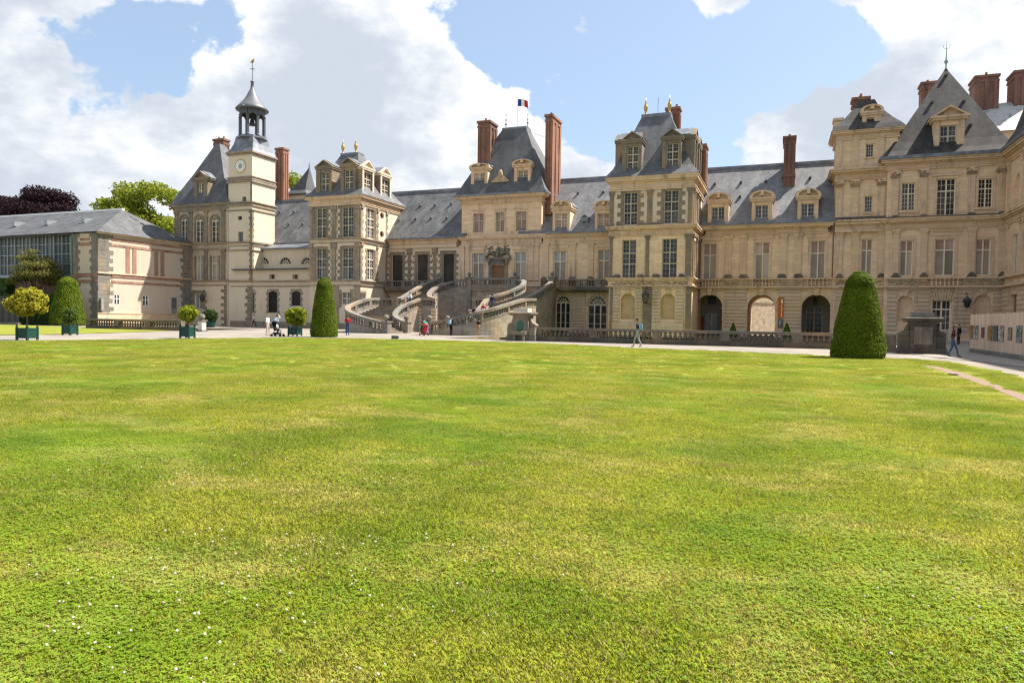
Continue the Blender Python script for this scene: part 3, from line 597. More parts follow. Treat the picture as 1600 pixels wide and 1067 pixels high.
# ---- the two projecting pavilions with gilded finials
def pavilion(t, x0, x1, yb, lv, wins2, wins1, dorm, top, mat1, mat2, side, finials):
    """lv: heights; wins: openings on the front; side: openings on the right-hand wall"""
    f = F(PV); fr = FR(x1); fl = FL(x0); zg, zs, zc0, zc1, ze0, ze1 = lv
    for z0, z1, m, nm, ops, so_ in ((-.2, zs, mat1[0], 'ground_floor_wall', wins1[0], side[0]), (zs, zc0, mat1[1], 'wall', wins1[1], side[1]), (zc0, ze0, mat2, 'wall', wins2, side[2])):
        mb = MB(); wall(mb, f, x0, x1, z0, z1, ops, .4); wall(mb, fr, PV, yb, z0, z1, so_, .4); wall(mb, fl, PV, yb, z0, z1, [], .4); wall(mb, F(yb), x0, x1, z0, z1, [], .1); mb.build(nm, m, t)
    mb = MB(); slab(mb, x0, x1, PV, yb, cornice_steps(ze0, ze1, .55)); mb.build('cornice', 'limestone_trim', t)
    # bell-cast roof
    tx0, tx1, ty0, ty1, tz = top; rs = []
    for q, e in ((0, 0), (.06, .10), (.14, .22), (.26, .34), (1, 1)):
        rs.append((ze1-.03+(tz-ze1)*q, x0-.62+(tx0-x0+.62)*e, x1+.62+(tx1-x1-.62)*e, PV-.62+(ty0-PV+.62)*e, yb+.62+(ty1-yb-.62)*e))
    rf = MB().rects(rs).build('roof', 'slate', t)
    MB().box(tx0-.1, tx1+.1, ty0-.1, ty1+.1, tz-.25, tz+.12).build('ridge_cap', 'lead', rf)
    for x, y in finials: finial(rf, x, y, tz+.1, 2.1)
    return f, fr, rf
def pav_gilded():
    x0, x1 = PX(952.5, 400, PV), XP4; yb = PV+10.2; q = lambda y, px=1016: PZ(px, y, PV)
    t = thing('gilded_pavilion', 'tall limestone pavilion with steep slate roof, two gilded finials, right of the staircase', 'building', ((x0+x1)/2, PV, 0))
    zs, zc0, zc1, ze0, ze1 = q(434), q(368), q(352.5), q(297), q(275)
    n1 = [rect(970, 458.6, 991.5, 498.8, PV, 'a'), rect(1033, 458.6, 1054.5, 498.8, PV, 'a')]
    zt, zb_ = q(374), zs-.1; w1 = [(PX(a, 400, PV), PX(bq, 400, PV), zb_, zt, 'r') for a, bq in ((972, 994), (1034.5, 1058))]
    zt2 = q(299); w2 = [(PX(a, 325, PV), PX(bq, 325, PV), zc1+.12, zt2, 'r') for a, bq in ((974.5, 996), (1037.3, 1060.5))]
    ys = [(PV+1.5, PV+3.3), (PV+4.2, PV+5.6)]
    side = ([], [(a, bq, zs+.3, zt, 'r') for a, bq in ys], [(a, bq, zc1+.3, zt2, 'r') for a, bq in ys])
    tp = 1005.6, 1048; Yt = PV+4.6; top = (PX(tp[0], 182, Yt), PX(tp[1], 182, Yt), Yt-.7, Yt+.9, PZ(1027, 182, Yt))
    f, fr, rf = pavilion(t, x0, x1, yb, (0, zs-.0, zc1, zc1, ze0, ze1), w2, (n1, w1), None, top, ('limestone', 'limestone'), 'cream_plaster', side, [(PX(1009, 175, Yt), Yt), (PX(1046, 175, Yt), Yt)])
    MB().tube([(PX(1028, 180, Yt), Yt, top[4]), (PX(1028, 180, Yt), Yt, PZ(1028, 153, Yt))], .025, 5).build('lightning_rod', 'dark_metal', rf)
    mb = MB(); slab(mb, x0, x1, PV, yb, cornice_steps(zc0, zc1, .5)); mb.build('middle_cornice', 'limestone_trim', t)
    mb = MB(); slab(mb, x0, x1, PV, yb, [(q(448), q(447), .34), (q(447), q(438.5), .12), (q(438.5), zs-.12, .26), (zs-.12, zs, .42)]); mb.build('ledge', 'limestone_trim', t)
    cv = MB(); carved(cv, f, x0+.4, x1-.4, q(446), q(439.5), .13, 120, .14); cv.build('carving', 'pale_carving', t, 'stuff')
    for o in w1: window(t, f, o, 2, (.38, .28, .34), (2, 2.5), .09, .022, 'glass_dark', 'stone_mullion')
    for o in w2: window(t, f, o, 2, (.38, .28, .34), (2, 2.5), .09, .022, 'glass_dark', 'stone_mullion')
    for k in (1, 2):
        for o in side[k]: window(t, fr, o, 2, (.38, .28, .34), (2, 2), .09, .022, 'glass_dark', 'stone_mullion')
    for o in n1:
        a, bq, c, d, k = o; MB().add([f(u, z, -.3) for u, z in outline(o)], [tuple(range(len(outline(o))))]).build('blind_niche', 'niche_stone', t)
    ru = MB()
    for a, bq in ((957.6, 968), (992.8, 1003), (1019.5, 1031.8), (1056, 1068)): rustic(ru, f, PX(a, 480, PV), PX(bq, 480, PV), PZ(1012, 503, PV), q(451), .36, .12)
    for a, bq in ((957, 1003.5), (1019, 1068.5)): ru.fbox(f, PX(a, 480, PV), PX(bq, 480, PV), q(451), q(448.5), -.03, .16); ru.fbox(f, PX(a, 480, PV), PX(bq, 480, PV), -.2, PZ(1012, 504, PV), -.03, .2)
    for o in n1: m = (o[0]+o[1])/2; ru.rects([(o[3]-.05, m-.16, m+.16, PV-.14, PV), (o[3]+.45, m-.26, m+.26, PV-.2, PV)])
    ru.build('rustication', 'limestone_base', t, 'stuff')
    pl = MB()
    for a, bq in ((952.7, 957), (1004.6, 1018), (1071, 1080.5)):
        pl.fbox(f, PX(a, 480, PV), PX(bq, 480, PV), -.2, q(448.5), -.02, .11)
        pilaster(pl, f, PX(a+(4 if bq-a > 12 else 0), 400, PV), PX(bq-(4 if bq-a > 12 else 0), 400, PV), zs, zc0+.02, .4, .12)
    for y_ in (PV+.1, PV+3.5, PV+5.75): pilaster(pl, fr, y_, y_+.5, zs, zc0+.02, .4, .12)
    pl.build('pilasters', 'grey_quoin', t, 'stuff')
    qn = MB()
    for a, bq in ((953, 959), (1011.5, 1019.3), (1075, 1081.6)): pilaster(qn, f, PX(a, 320, PV), PX(bq, 320, PV), zc1, ze0+.02, .5, .1)
    for o in w2:
        quoins(qn, f, o[0], zc1+.1, zt2+.3, -1, .72, .34, .52); quoins(qn, f, o[1], zc1+.1, zt2+.3, 1, .72, .34, .52); qn.fbox(f, o[0], o[1], zt2, zt2+.3, -.02, .035)
    for y_ in (PV+.15, PV+3.5, PV+5.75): pilaster(qn, fr, y_, y_+.5, zc1, ze0+.02, .5, .1)
    qn.build('quoins', 'grey_quoin', t, 'stuff')
    dk = MB()
    for a, bq in ((958, 970), (995, 1006), (1019, 1032), (1060, 1070)): u0, u1 = PX(a, 430, PV), PX(bq, 430, PV); dk.rects([(zs, u0, u1, PV-.34, PV), (zs+.38, u0+.15, u1-.15, PV-.2, PV)])
    u0, u1 = PX(998, 350, PV), PX(1030, 350, PV); dk.rects([(zc1, u0, u1, PV-.4, PV), (zc1+.3, u0+.3, u1-.3, PV-.15, PV)]); dk.build('pedestals', 'dark_ledge', t, 'stuff')
    Yd = PV+.18
    for a, bq, ap, wa, wb, wt in ((970, 1004.6, 205, 979.6, 997.3, 228.7), (1032.3, 1066.4, 200.5, 1040.6, 1060.4, 224)):
        zt3 = PZ((a+bq)/2, wt, Yd); u0, u1 = PX(a+2, 250, Yd), PX(bq-2, 250, Yd)
        dormer(t, F(Yd), u0, u1, ze1+.3, zt3+.42, (PX(wa, 250, Yd), PX(wb, 250, Yd), ze1+.62, zt3, 'r'), 'tri', PZ((a+bq)/2, ap, Yd)-zt3-.70, 3.0, 'grey_quoin', 'pediment_stone', rows=(.38, .3, .32), fine=(2, 2.6), frame='stone_mullion', over=.2, bar=.1)
    zt3 = PZ(1088, 226, PV+3)
    for y_ in (PV+1.3, PV+5.4): dormer(t, FR(x1-.2), y_, y_+2.4, ze1+.3, zt3+.4, (y_+.5, y_+1.9, ze1+.65, zt3, 'r'), 'tri', 1.0, 2.6, 'grey_quoin', 'pediment_stone', rows=(.38, .3, .32), fine=(2, 2.6), frame='stone_mullion')
    dormer(t, FL(x0+.2), PV+1.3, PV+3.7, ze1+.3, zt3+.4, (PV+1.8, PV+3.2, ze1+.65, zt3, 'r'), 'tri', 1.0, 2.6, 'grey_quoin', 'pediment_stone', rows=(.38, .3, .32), fine=(2, 2.6), frame='stone_mullion')
    Yc = PV+6.8; chimney(t, PX(1041, 180, Yc), PX(1061, 180, Yc), Yc, Yc+1.2, ze1+3, PZ(1050, 168, Yc), 'brick', 2)
    chimney(t, x1-.9, x1+.25, PV+8.3, PV+10.5, ze1-.5, PZ(1097, 226, PV+8.5), 'brick', 0)
    lantern('wall_lantern', 'black lantern on the gilded pavilion between its two blind niches', f, PX(1011, 464, PV), PZ(1011, 466, PV)-.2, 1.3)
    MB().tube([(x1+.15, DW-.2, 0), (x1+.15, DW-.2, zc0-.3), (x1+.35, DW-.5, zc0+.1)], .09, 8).build('drainpipe', 'oak', t)
b = NB('niche_stone'); b.fin(b.mix(b.rng(b.noise(1.5, 5), .3, .7), (.44, .30, .165), (.54, .39, .23)), .9)
stone('pediment_stone', (.21, .175, .135), .7, .5, .6, (.13, .11, .09), .25)
pav_gilded()

# ---- left projecting pavilion
XP2 = PX(563.5, 400, PV)
def pav_left():
    x0, x1 = PX(484, 400, PV), XP2; yb = PV+10; q = lambda y, px=523: PZ(px, y, PV)
    t = thing('cream_pavilion', 'cream plaster pavilion with toothed grey quoins, three pedimented dormers and gilded finials', 'building', ((x0+x1)/2, PV, 0))
    zs, zc1, ze0, ze1 = q(437.5), q(372.3), q(321.5), q(306.5)
    ng = [rect(533.6, 456.5, 548, 476, PV)]
    w1 = [(PX(a, 410, PV), PX(bq, 410, PV), zs+.05, q(388), 'r') for a, bq in ((493.5, 510), (534, 551.6))]
    w2 = [(PX(a, 345, PV), PX(bq, 345, PV), zc1+.05, q(324.5), 'r') for a, bq in ((494, 510.4), (534, 552))]
    ya, yb2 = S(573.8, 350, x1)[0], S(586.5, 350, x1)[0]; yo = S(597, 350, x1)[0]
    oc = [(yo-.5, yo+.5, S(597, p+5.2, x1)[1], S(597, p-4.8, x1)[1], 'o') for p in (337, 366)]
    side = ([], [(ya, yb2, zs+.05, q(388), 'r')], [(ya, yb2, zc1+.05, q(324.5), 'r')]+oc)
    Yt = PV+4.4; top = (PX(537.5, 242, Yt), PX(563, 242, Yt), Yt-.6, Yt+.8, PZ(550, 242, Yt))
    f, fr, rf = pavilion(t, x0, x1, yb, (0, zs, zc1, zc1, ze0, ze1), w2, (ng, w1), None, top, ('cream_plaster', 'cream_plaster'), 'cream_plaster', side, [(PX(536, 235, Yt), Yt), (PX(556, 235, Yt), Yt)])
    for k, o in enumerate(w1+w2): window(t, f, o, 2, (.40, .27, .33), (2, 2.6), .09, .022, 'glass_blue', 'stone_mullion')
    for k in (1, 2): window(t, fr, side[k][0], 2, (.40, .27, .33), (2, 2.6), .11, .03, 'glass_blue', 'white_paint')
    for o in oc: MB().add([fr(u, z, -.25) for u, z in outline(o)], [tuple(range(20))]).build('oculus_pane', 'glass_dark', t)
    window(t, f, ng[0], 2, (.5, .5), (2, 2), .09, .03, 'glass_blue')
    mb = MB(); slab(mb, x0, x1, PV, yb, [(zc1-.62, zc1-.55, .12), (zc1-.16, zc1, .24), (zs-.16, zs, .28), (zs-.75, zs-.64, .13)]); mb.build('string_course', 'dark_string', t, 'stuff')
    qn = MB(); g = MB()
    for wz0, wz1, ws in ((zs, zc1-.62, w1), (zc1, ze0, w2)):
        for o in ws:
            quoins(qn, f, o[0], wz0, o[3]+.25, -1, .62, .3, .46); quoins(qn, f, o[1], wz0, o[3]+.25, 1, .62, .3, .46); qn.fbox(f, o[0]-.05, o[1]+.05, o[3], o[3]+.3, -.02, .035)
        for a, bq in ((484.3, 489), (518, 525.5), (556, 563)):
            u0, u1 = PX(a, 400, PV), PX(bq, 400, PV); g.fbox(f, u0+.1, u1-.1, wz0, wz1, -.02, .10); n = round((wz1-wz0)/.46)
            for i in range(n): g.fbox(f, u0-(.16 if i % 2 else 0), u1+(.16 if i % 2 and bq < 560 else 0), wz0+i*(wz1-wz0)/n+.02, wz0+(i+1)*(wz1-wz0)/n-.02, -.02, .045)
            g.fbox(f, u0-.1, u1+.05, wz1-.55, wz1-.05, -.02, .2)
        for a, bq in ((PV+.02, PV+.6), (yb2+.35, yb2+.8), (DW-.6, DW-.05)): quoins(g, fr, a, wz0, wz1, 1, bq-a, (bq-a)*.6, .46); g.fbox(fr, a, bq, wz1-.5, wz1-.05, -.02, .16)
        quoins(qn, fr, ya, wz0, q(388) if wz0 == zs else q(324.5), -1, .4, .22, .46); quoins(qn, fr, yb2, wz0, q(388) if wz0 == zs else q(324.5), 1, .3, .2, .46)
    for o in ng: quoins(qn, f, o[0], o[2]-.4, o[3]+.3, -1, .6, .35, .45); quoins(qn, f, o[1], o[2]-.4, o[3]+.3, 1, .6, .35, .45)
    quoins(g, f, x1, -.2, zs-.75, -1, 1.5, 1.0, .5); g.fbox(f, x0, x1, -.2, .7, -.02, .14); g.fbox(f, PX(512, 470, PV), PX(530, 470, PV), .7, zs-.75, -.02, .05)
    qn.build('quoins', 'grey_quoin', t, 'stuff'); g.build('corner_quoins', 'dark_string', t, 'stuff')
    Yd = PV+.15
    for a, bq, ap, wa, wb, wt in ((493, 519.5, 249.5, 501, 514.5, 269.5), (531.5, 557, 246, 538, 552, 266)):
        zt3 = PZ((a+bq)/2, wt, Yd); dormer(t, F(Yd), PX(a+1, 280, Yd), PX(bq-1, 280, Yd), ze1+.3, zt3+.5, (PX(wa, 280, Yd), PX(wb, 280, Yd), ze1+.62, zt3, 'r'), 'tri', PZ((a+bq)/2, ap, Yd)-zt3-.8, 3, 'grey_quoin', 'pediment_stone', rows=(.42, .26, .32), fine=(2, 2.6), frame='stone_mullion', bar=.1)
    y0, y1 = S(565, 290, x1-.2)[0], S(584, 290, x1-.2)[0]; zt3 = S(575, 271, x1-.2)[1]
    for k in (0, 1): dormer(t, FR(x1-.2), y0+k*4.3+.1, y1+k*4.3, ze1+.3, zt3+.4, (y0+.5+k*4.3, y1-.4+k*4.3, ze1+.62, zt3, 'r'), 'tri', 1.0, 2.4, 'grey_quoin', 'cream_plaster', rows=(.42, .26, .32), fine=(2, 2.6), frame='stone_mullion', bar=.1)
pav_left()

# ---- central block with the door pavilion, and the wing to its right
XC0 = PX(718.5, 400, DW); XC1 = PX(952.5, 400, PV)
ZF = PZ(880, 437.5, DW)-.95     # floor of the terrace, its rail stands .95 higher
def centre():
    t = thing('entrance_pavilion', 'central limestone pavilion with carved doorway, brick chimneys and flag on its roof', 'building', (PX(783, 400, DW), DW, 0)); f = F(DW)
    q = lambda y, px=783: PZ(px, y, DW); ux1 = PX(846, 340, DW); z0c, z1c = q(383), q(368)
    tw = thing('entrance_wing', 'limestone wing between central pavilion and gilded pavilion, with two arched glass doors', 'building', ((ux1+XC1)/2, DW, 0))
    z0w, z1w = PZ(900, 380, DW), PZ(900, 364.7, DW)
    # first floor
    zt = q(394.5); wc = [(PX(a, 410, DW), PX(bq, 410, DW), ZF+.2, zt, 'r') for a, bq in ((738.3, 756), (804.3, 822.3))]; door = (PX(769, 425, DW), PX(788.3, 425, DW), ZF+.02, q(415), 'r')
    ww = [(PX(a, 410, DW), PX(bq, 410, DW), ZF+.2, zt, 'r') for a, bq in ((865.2, 884.3), (934.3, 952.5))]
    ag = [(PX(868, 490, DW), PX(890, 490, DW), .3, PZ(879, 461.5, DW), 'a'), (PX(918.5, 490, DW), PX(947.5, 490, DW), .3, PZ(933, 461.5, DW), 'a')]
    ag = [(o[0], o[1], .0, o[3], 'a') for o in ag]
    wall(MB(), f, XC0, ux1, -.2, ZF, [(PX(745, 480, DW), PX(765, 480, DW), -.2, q(455), 'a')], 1.5).build('ground_floor_wall', 'limestone_base', t)
    wall(MB(), f, XC0, ux1, ZF, z0c, wc+[door], .4).build('wall', 'limestone', t)
    wall(MB(), f, ux1, XC1, -.2, ZF, ag, .5).build('ground_floor_wall', 'limestone', tw); wall(MB(), f, ux1, XC1, ZF, z0w, ww, .4).build('wall', 'limestone', tw)
    for o in wc: window(t, f, o, 2, (.70, .30), (1, 1), .1, .03, ('glass_blind', 'glass_pale'), n=-.22)
    for o in ww: window(tw, f, o, 2, (.70, .30), (1, 1), .1, .03, ('glass_blind', 'glass_pale'), n=-.22)
    for o in ag: archwin(tw, f, o, 3, 'glass_dark', 'white_paint', -.32, .13)
    for tt, ws in ((t, wc), (tw, ww)):
        mb = MB()
        for o in ws:
            a, bq = o[0], o[1]
            for u0, u1 in ((a-.2, a), (bq, bq+.2)): mb.fbox(f, u0, u1, ZF, zt, -.02, .06)
            mb.fbox(f, a-.2, bq+.2, zt, zt+.2, -.02, .065); mb.fbox(f, a-.32, bq+.32, zt+.32, zt+.8, -.02, .10); mb.fbox(f, a-.4, bq+.4, zt+.8, zt+.92, -.02, .18)
        mb.build('window_surround', 'limestone_trim', tt, 'stuff')
    mb = MB()
    for a, bq in ((719.5, 726), (728, 734), (826, 833), (836, 842)): pilaster(mb, f, PX(a, 410, DW), PX(bq, 410, DW), ZF+.9, z0c+.02, .4, .13)
    mb.build('pilasters', 'limestone_trim', t, 'stuff'); mb = MB()
    for a, bq in ((848, 857), (890, 899.5), (918.5, 927.5)): pilaster(mb, f, PX(a, 410, DW), PX(bq, 410, DW), ZF+.9, z0w+.02, .4, .13)
    mb.build('pilasters', 'limestone_trim', tw, 'stuff')
    # doorway
    a, bq, c, d, _ = door; dm = MB().fbox(f, a, bq, c, d, -.32, -.24); dr = dm.build('door', 'oak', t); mb = MB()
    for i in range(2):
        for k in range(3): u0 = a+(bq-a)*(i*.5+.06); u1 = a+(bq-a)*(i*.5+.44); z0 = c+(d-c)*(.05+k*.32); mb.fbox(f, u0, u1, z0, z0+(d-c)*.25, -.24, -.21)
    mb.build('door_panels', 'oak', dr, 'stuff'); MB().lathe([(.05, 0), (.05, .1)], (a+bq)/2+.12, DW+.18, 8).build('handle', 'dark_metal', dr).location.z += c+1.1
    mb = MB(); mb.fbox(f, a-.45, a, c, d+.1, -.02, .16); mb.fbox(f, bq, bq+.45, c, d+.1, -.02, .16); mb.fbox(f, a-.5, bq+.5, d+.1, d+.75, -.02, .2); mb.fbox(f, a-.85, bq+.85, d+.75, d+1.0, -.02, .42); m = (a+bq)/2; zt_ = d+1.0
    for s_ in (-1, 1):     # curled broken pediment
        pts = [(m+s_*(1.75-1.25*i/10), zt_+.10+.75*math.sin(math.pi*.85*i/10)) for i in range(11)]
        for i in range(10): mb.prism([f(*pts[i], -.02), f(*pts[i+1], -.02), f(pts[i+1][0], pts[i+1][1]-.3, -.02), f(pts[i][0], pts[i][1]-.3, -.02)], (0, -.4, 0))
        mb.lathe([(.05, zt_+.2), (.22, zt_+.35), (.22, zt_+.55), (.05, zt_+.7)], m+s_*.55, DW-.3, 8); mb.lathe([(.05, zt_-.9), (.2, zt_-.7), (.28, zt_-.35), (.1, zt_)], m+s_*1.25, DW-.2, 8)
    mb.lathe([(.1, zt_), (.32, zt_+.2), (.30, zt_+.7), (.14, zt_+.95), (.22, zt_+1.1), (.05, zt_+1.5)], m, DW-.3, 8); carved(mb, f, m-1.5, m+1.5, zt_+.3, zt_+1.6, .05, 60, .17); carved(mb, f, a-.3, bq+.3, d+.2, d+.7, .2, 30, .1)
    mb.build('carved_doorway', 'weathered_stone', t)
    mb = MB(); slab(mb, XC0+.3, ux1-.001, DW, DW+10, cornice_steps(z0c, z1c, .5)); mb.build('middle_cornice', 'limestone_trim', t); mb = MB(); slab(mb, ux1+.4, XC1-.2, DW, DW+12, cornice_steps(z0w, z1w, .52)); mb.build('cornice', 'limestone_trim', tw)
    # upper storey
    u0 = PX(721.5, 340, DW); ze0, ze1 = q(318), q(305.5); zt2, zb2 = q(332), q(363); w2 = [(PX(a, 347, DW), PX(bq, 347, DW), zb2, zt2, 'r') for a, bq in ((740, 755.6), (774.8, 787.6), (806.5, 822.5))]; yb = DW+9.5
    mb = MB(); wall(mb, f, u0, ux1, z1c, ze0, w2, .4); wall(mb, FR(ux1), DW, yb, z1c, ze0, [], .4); wall(mb, FL(u0), DW, yb, z1c, ze0, [], .4); wall(mb, F(yb), u0, ux1, z1c, ze0, [], .1); mb.build('upper_wall', 'limestone', t)
    for o in w2: window(t, f, o, 2, (.62, .38), (2, 4), .09, .02, 'glass_pink', 'stone_mullion')
    mb = MB()
    for o in w2: mb.fbox(f, o[0]-.2, o[0], zb2, zt2+.2, -.02, .05); mb.fbox(f, o[1], o[1]+.2, zb2, zt2+.2, -.02, .05); mb.fbox(f, o[0], o[1], zt2, zt2+.2, -.02, .05); mb.fbox(f, o[0]-.28, o[1]+.28, zb2-.14, zb2, -.02, .12); mb.fbox(f, o[0]-.3, o[1]+.3, zt2+.35, zt2+.5, -.02, .12)
    mb.build('window_surround', 'limestone_trim', t, 'stuff')
    mb = MB(); slab(mb, u0, ux1, DW, yb, cornice_steps(ze0, ze1, .75)+[(z1c, z1c+.5, .10)]); mb.build('cornice', 'limestone_trim', t); mb = MB(); slab(mb, u0, ux1, DW, yb, [(ze1-.02, ze1+.22, .86)]); mb.build('gutter', 'lead', t)
    Yt = DW+4.7; tz = PZ(806, 205, Yt); tx0, tx1 = PX(789.5, 205, Yt), PX(825, 205, Yt); rs = []
    for k, e in ((0, 0), (.08, .09), (.2, .2), (1, 1)): rs.append((ze1+.2+(tz-ze1)*k, u0-.7+(tx0-u0+.7)*e, ux1+.7+(tx1-ux1-.7)*e, DW-.7+(Yt-.8-DW+.7)*e, yb+.7+(Yt+.8-yb-.7)*e))
    rf = MB().rects(rs).build('roof', 'slate_dark', t); MB().box(tx0-.1, tx1+.1, Yt-.9, Yt+.9, rs[-1][0]-.3, rs[-1][0]+.1).build('ridge_cap', 'lead', rf); tz = rs[-1][0]
    for px in (790.5, 824.5): finial(rf, PX(px, 200, Yt), Yt, tz+.05, PZ(px, 176, Yt)-tz, 'dark_metal', 'spike')
    Yd = DW+.1
    for a, bq, top_, wa, wb, wt in ((734.5, 763.5, 255.5, 741, 757, 270.5), (801.5, 830.5, 249, 808.5, 824.5, 266)):
        zt3 = PZ((a+bq)/2, wt, Yd); dormer(t, F(Yd), PX(a+1.5, 285, Yd), PX(bq-1.5, 285, Yd), ze1+.2, zt3+.45, (PX(wa, 285, Yd), PX(wb, 285, Yd), ze1+.4, zt3, 'r'), 'seg', PZ((a+bq)/2, top_, Yd)-zt3-.85, 3, rows=(.68, .32), fine=(2, 2.5), panes='glass_blind', over=.24)
    zt3 = PZ(782, 285, Yd); a, bq = PX(771, 290, Yd), PX(793.5, 290, Yd); m = (a+bq)/2
    d = MB().fbox(F(Yd), a, bq, ze1+.2, zt3, -1.2, 0).build('armorial_dormer', 'limestone', t); mb = MB(); mb.fbox(F(Yd), a-.2, bq+.2, zt3, zt3+.2, -1, .18); mb.prism([(a-.2, Yd+.3, zt3+.2), (bq+.2, Yd+.3, zt3+.2), (m, Yd+.3, zt3+1.0)], (0, -.45, 0)); mb.fbox(F(Yd), a+.35, bq-.35, ze1+.5, zt3-.2, -.02, .08); mb.lathe([(.2, zt3+.6), (.35, zt3+.9), (.3, zt3+1.3), (.1, zt3+1.6)], m, Yd-.1, 8); carved(mb, F(Yd), a+.4, bq-.4, ze1+.6, zt3-.3, .08, 24, .12); mb.build('carved_shield', 'pale_carving', d)
    Yc = DW+1.6; chimney(t, PX(747, 220, Yc), PX(765, 220, Yc), Yc, Yc+2.4, ze1, PZ(756, 189, Yc), 'brick_dark', 2)
    Yc = DW+1.2; chimney(t, PX(852, 240, Yc), PX(862, 240, Yc), Yc, Yc+3.6, ze0-1.5, PZ(858, 179, Yc), 'brick', 2)
    mb = MB(); p0 = (PX(852, 240, Yc), Yc+1.5, PZ(858, 212, Yc)); mb.tube([p0, (tx1, Yt, tz-.4)], .025, 4); mb.build('stay_cable', 'dark_metal', rf)
    # flag
    xf = PX(808.7, 180, Yt); fl = thing('flag', 'blue, white and red flag flying from a pole on the central roof', 'flag', (xf, Yt, tz)); zt_ = PZ(808.7, 152, Yt); MB().lathe([(.06, tz), (.035, zt_), (.08, zt_+.02), (.02, zt_+.15)], xf, Yt, 8).build('pole', 'plaque_white', fl)
    x1_ = PX(824, 162, Yt); za, zb_ = PZ(812, 155, Yt), PZ(812, 166, Yt)
    for k, m_ in enumerate(('flag_blue', 'plaque_white', 'flag_red')):
        mb = MB(); n = 6; vs = []
        for i in range(n+1):
            u = (k+i/n)/3; xx = xf+.03+(x1_-xf)*u; yy = Yt+.14*math.sin(u*9)*u; dz = -.38*u*u
            vs += [(xx, yy, za+dz), (xx+.05*u, yy+.04, zb_+dz)]
        mb.add(vs, [(2*i, 2*i+1, 2*i+3, 2*i+2) for i in range(n)]); mb.build('stripe', m_, fl)
    # wing roof
    yr = DW+6; zr = PZ(908, 279.5, yr); mb = MB(); xa, xb = ux1+.75, XC1+6
    rf = mb.add([(ux1-3, DW-.5, z1w), (xb, DW-.5, z1w), (xb, yr, zr), (ux1-3, yr, zr), (xb, DW+12.5, z1w), (ux1-3, DW+12.5, z1w)], [(0, 1, 2, 3), (3, 2, 4, 5), (0, 3, 5), (1, 4, 2)]).build('roof', 'slate_light', tw)
    MB().box(ux1, xb, yr-.25, yr+.25, zr-.3, zr+.1).build('ridge_cap', 'lead', rf); MB().box(ux1+.9, XC1+.2, DW-.78, DW-.3, z1w-.02, z1w+.16).build('gutter', 'lead', rf)
    Yd = DW-.1
    for c in (877, 943): zt3 = PZ(c, 333.5, Yd); dormer(tw, F(Yd), PX(c-13.5, 345, Yd), PX(c+13.5, 345, Yd), z1w+.1, zt3+.5, (PX(c-9, 345, Yd), PX(c+9, 345, Yd), z1w+.3, zt3, 'r'), 'seg', .7, 3, rows=(.66, .34), fine=(2, 3), panes='glass_pink', over=.22)
    Yd = DW+.5; zt3 = PZ(913.5, 345, Yd); dormer(tw, F(Yd), PX(908.5, 350, Yd), PX(918.5, 350, Yd), z1w+.5, zt3+.1, (PX(910.5, 350, Yd), PX(916.5, 350, Yd), PZ(913, 354, Yd), zt3-.1, 'r'), 'tri', .4, 2, 'lead', 'lead', rows=(1.,), fine=(1, 1), over=.12, bar=.05)
    sl_ = (zr-z1w)/(yr-DW+.5); pts = []
    for px, py in ((903.5, 303), (899.5, 322), (943, 301)):
        d = ray(px, py); s_ = (z1w-CAM_H-(DW-.5)*sl_)/(d.z-d.y*sl_); p = d*s_; pts.append((p.x, p.y-.05, CAM_H+p.z))
    vents(tw, pts)
    # ground floor of the wing: rusticated pier, archivolts
    ru = MB(); rustic(ru, f, PX(892, 480, DW), PX(915.5, 480, DW), .7, ZF-.5, .36, .12); ru.fbox(f, PX(891, 480, DW), PX(916.5, 480, DW), ZF-.5, ZF-.1, -.03, .2)
    for o in ag:
        m, r = (o[0]+o[1])/2, (o[1]-o[0])/2; zs = o[3]-r; ru.rects([(o[3]-.05, m-.16, m+.16, DW-.14, DW), (o[3]+.5, m-.25, m+.25, DW-.2, DW)]); pts = [(m+k*math.cos(math.pi*i/16), zs+k*math.sin(math.pi*i/16)) for k in (r+.25, r) for i in range(17)]
        for i in range(16): ru.prism([f(*pts[i], 0), f(*pts[i+1], 0), f(*pts[i+18], 0), f(*pts[i+17], 0)], (0, -.06, 0))
    ru.build('rustication', 'limestone_base', tw, 'stuff')
    dk = MB()
    for a, bq in ((846, 855), (858, 868), (889, 900), (918, 928)): u0_, u1_ = PX(a, 433, DW), PX(bq, 433, DW); dk.rects([(ZF, u0_, u1_, DW-.3, DW), (ZF+1.02, u0_, u1_, DW-.3, DW), (ZF+1.35, u0_+.15, u1_-.15, DW-.15, DW)])
    dk.build('pedestals', 'dark_ledge', tw, 'stuff')
b = NB('flag_blue'); b.fin((.02, .05, .25), .8); b = NB('flag_red'); b.fin((.5, .03, .03), .8)
centre()

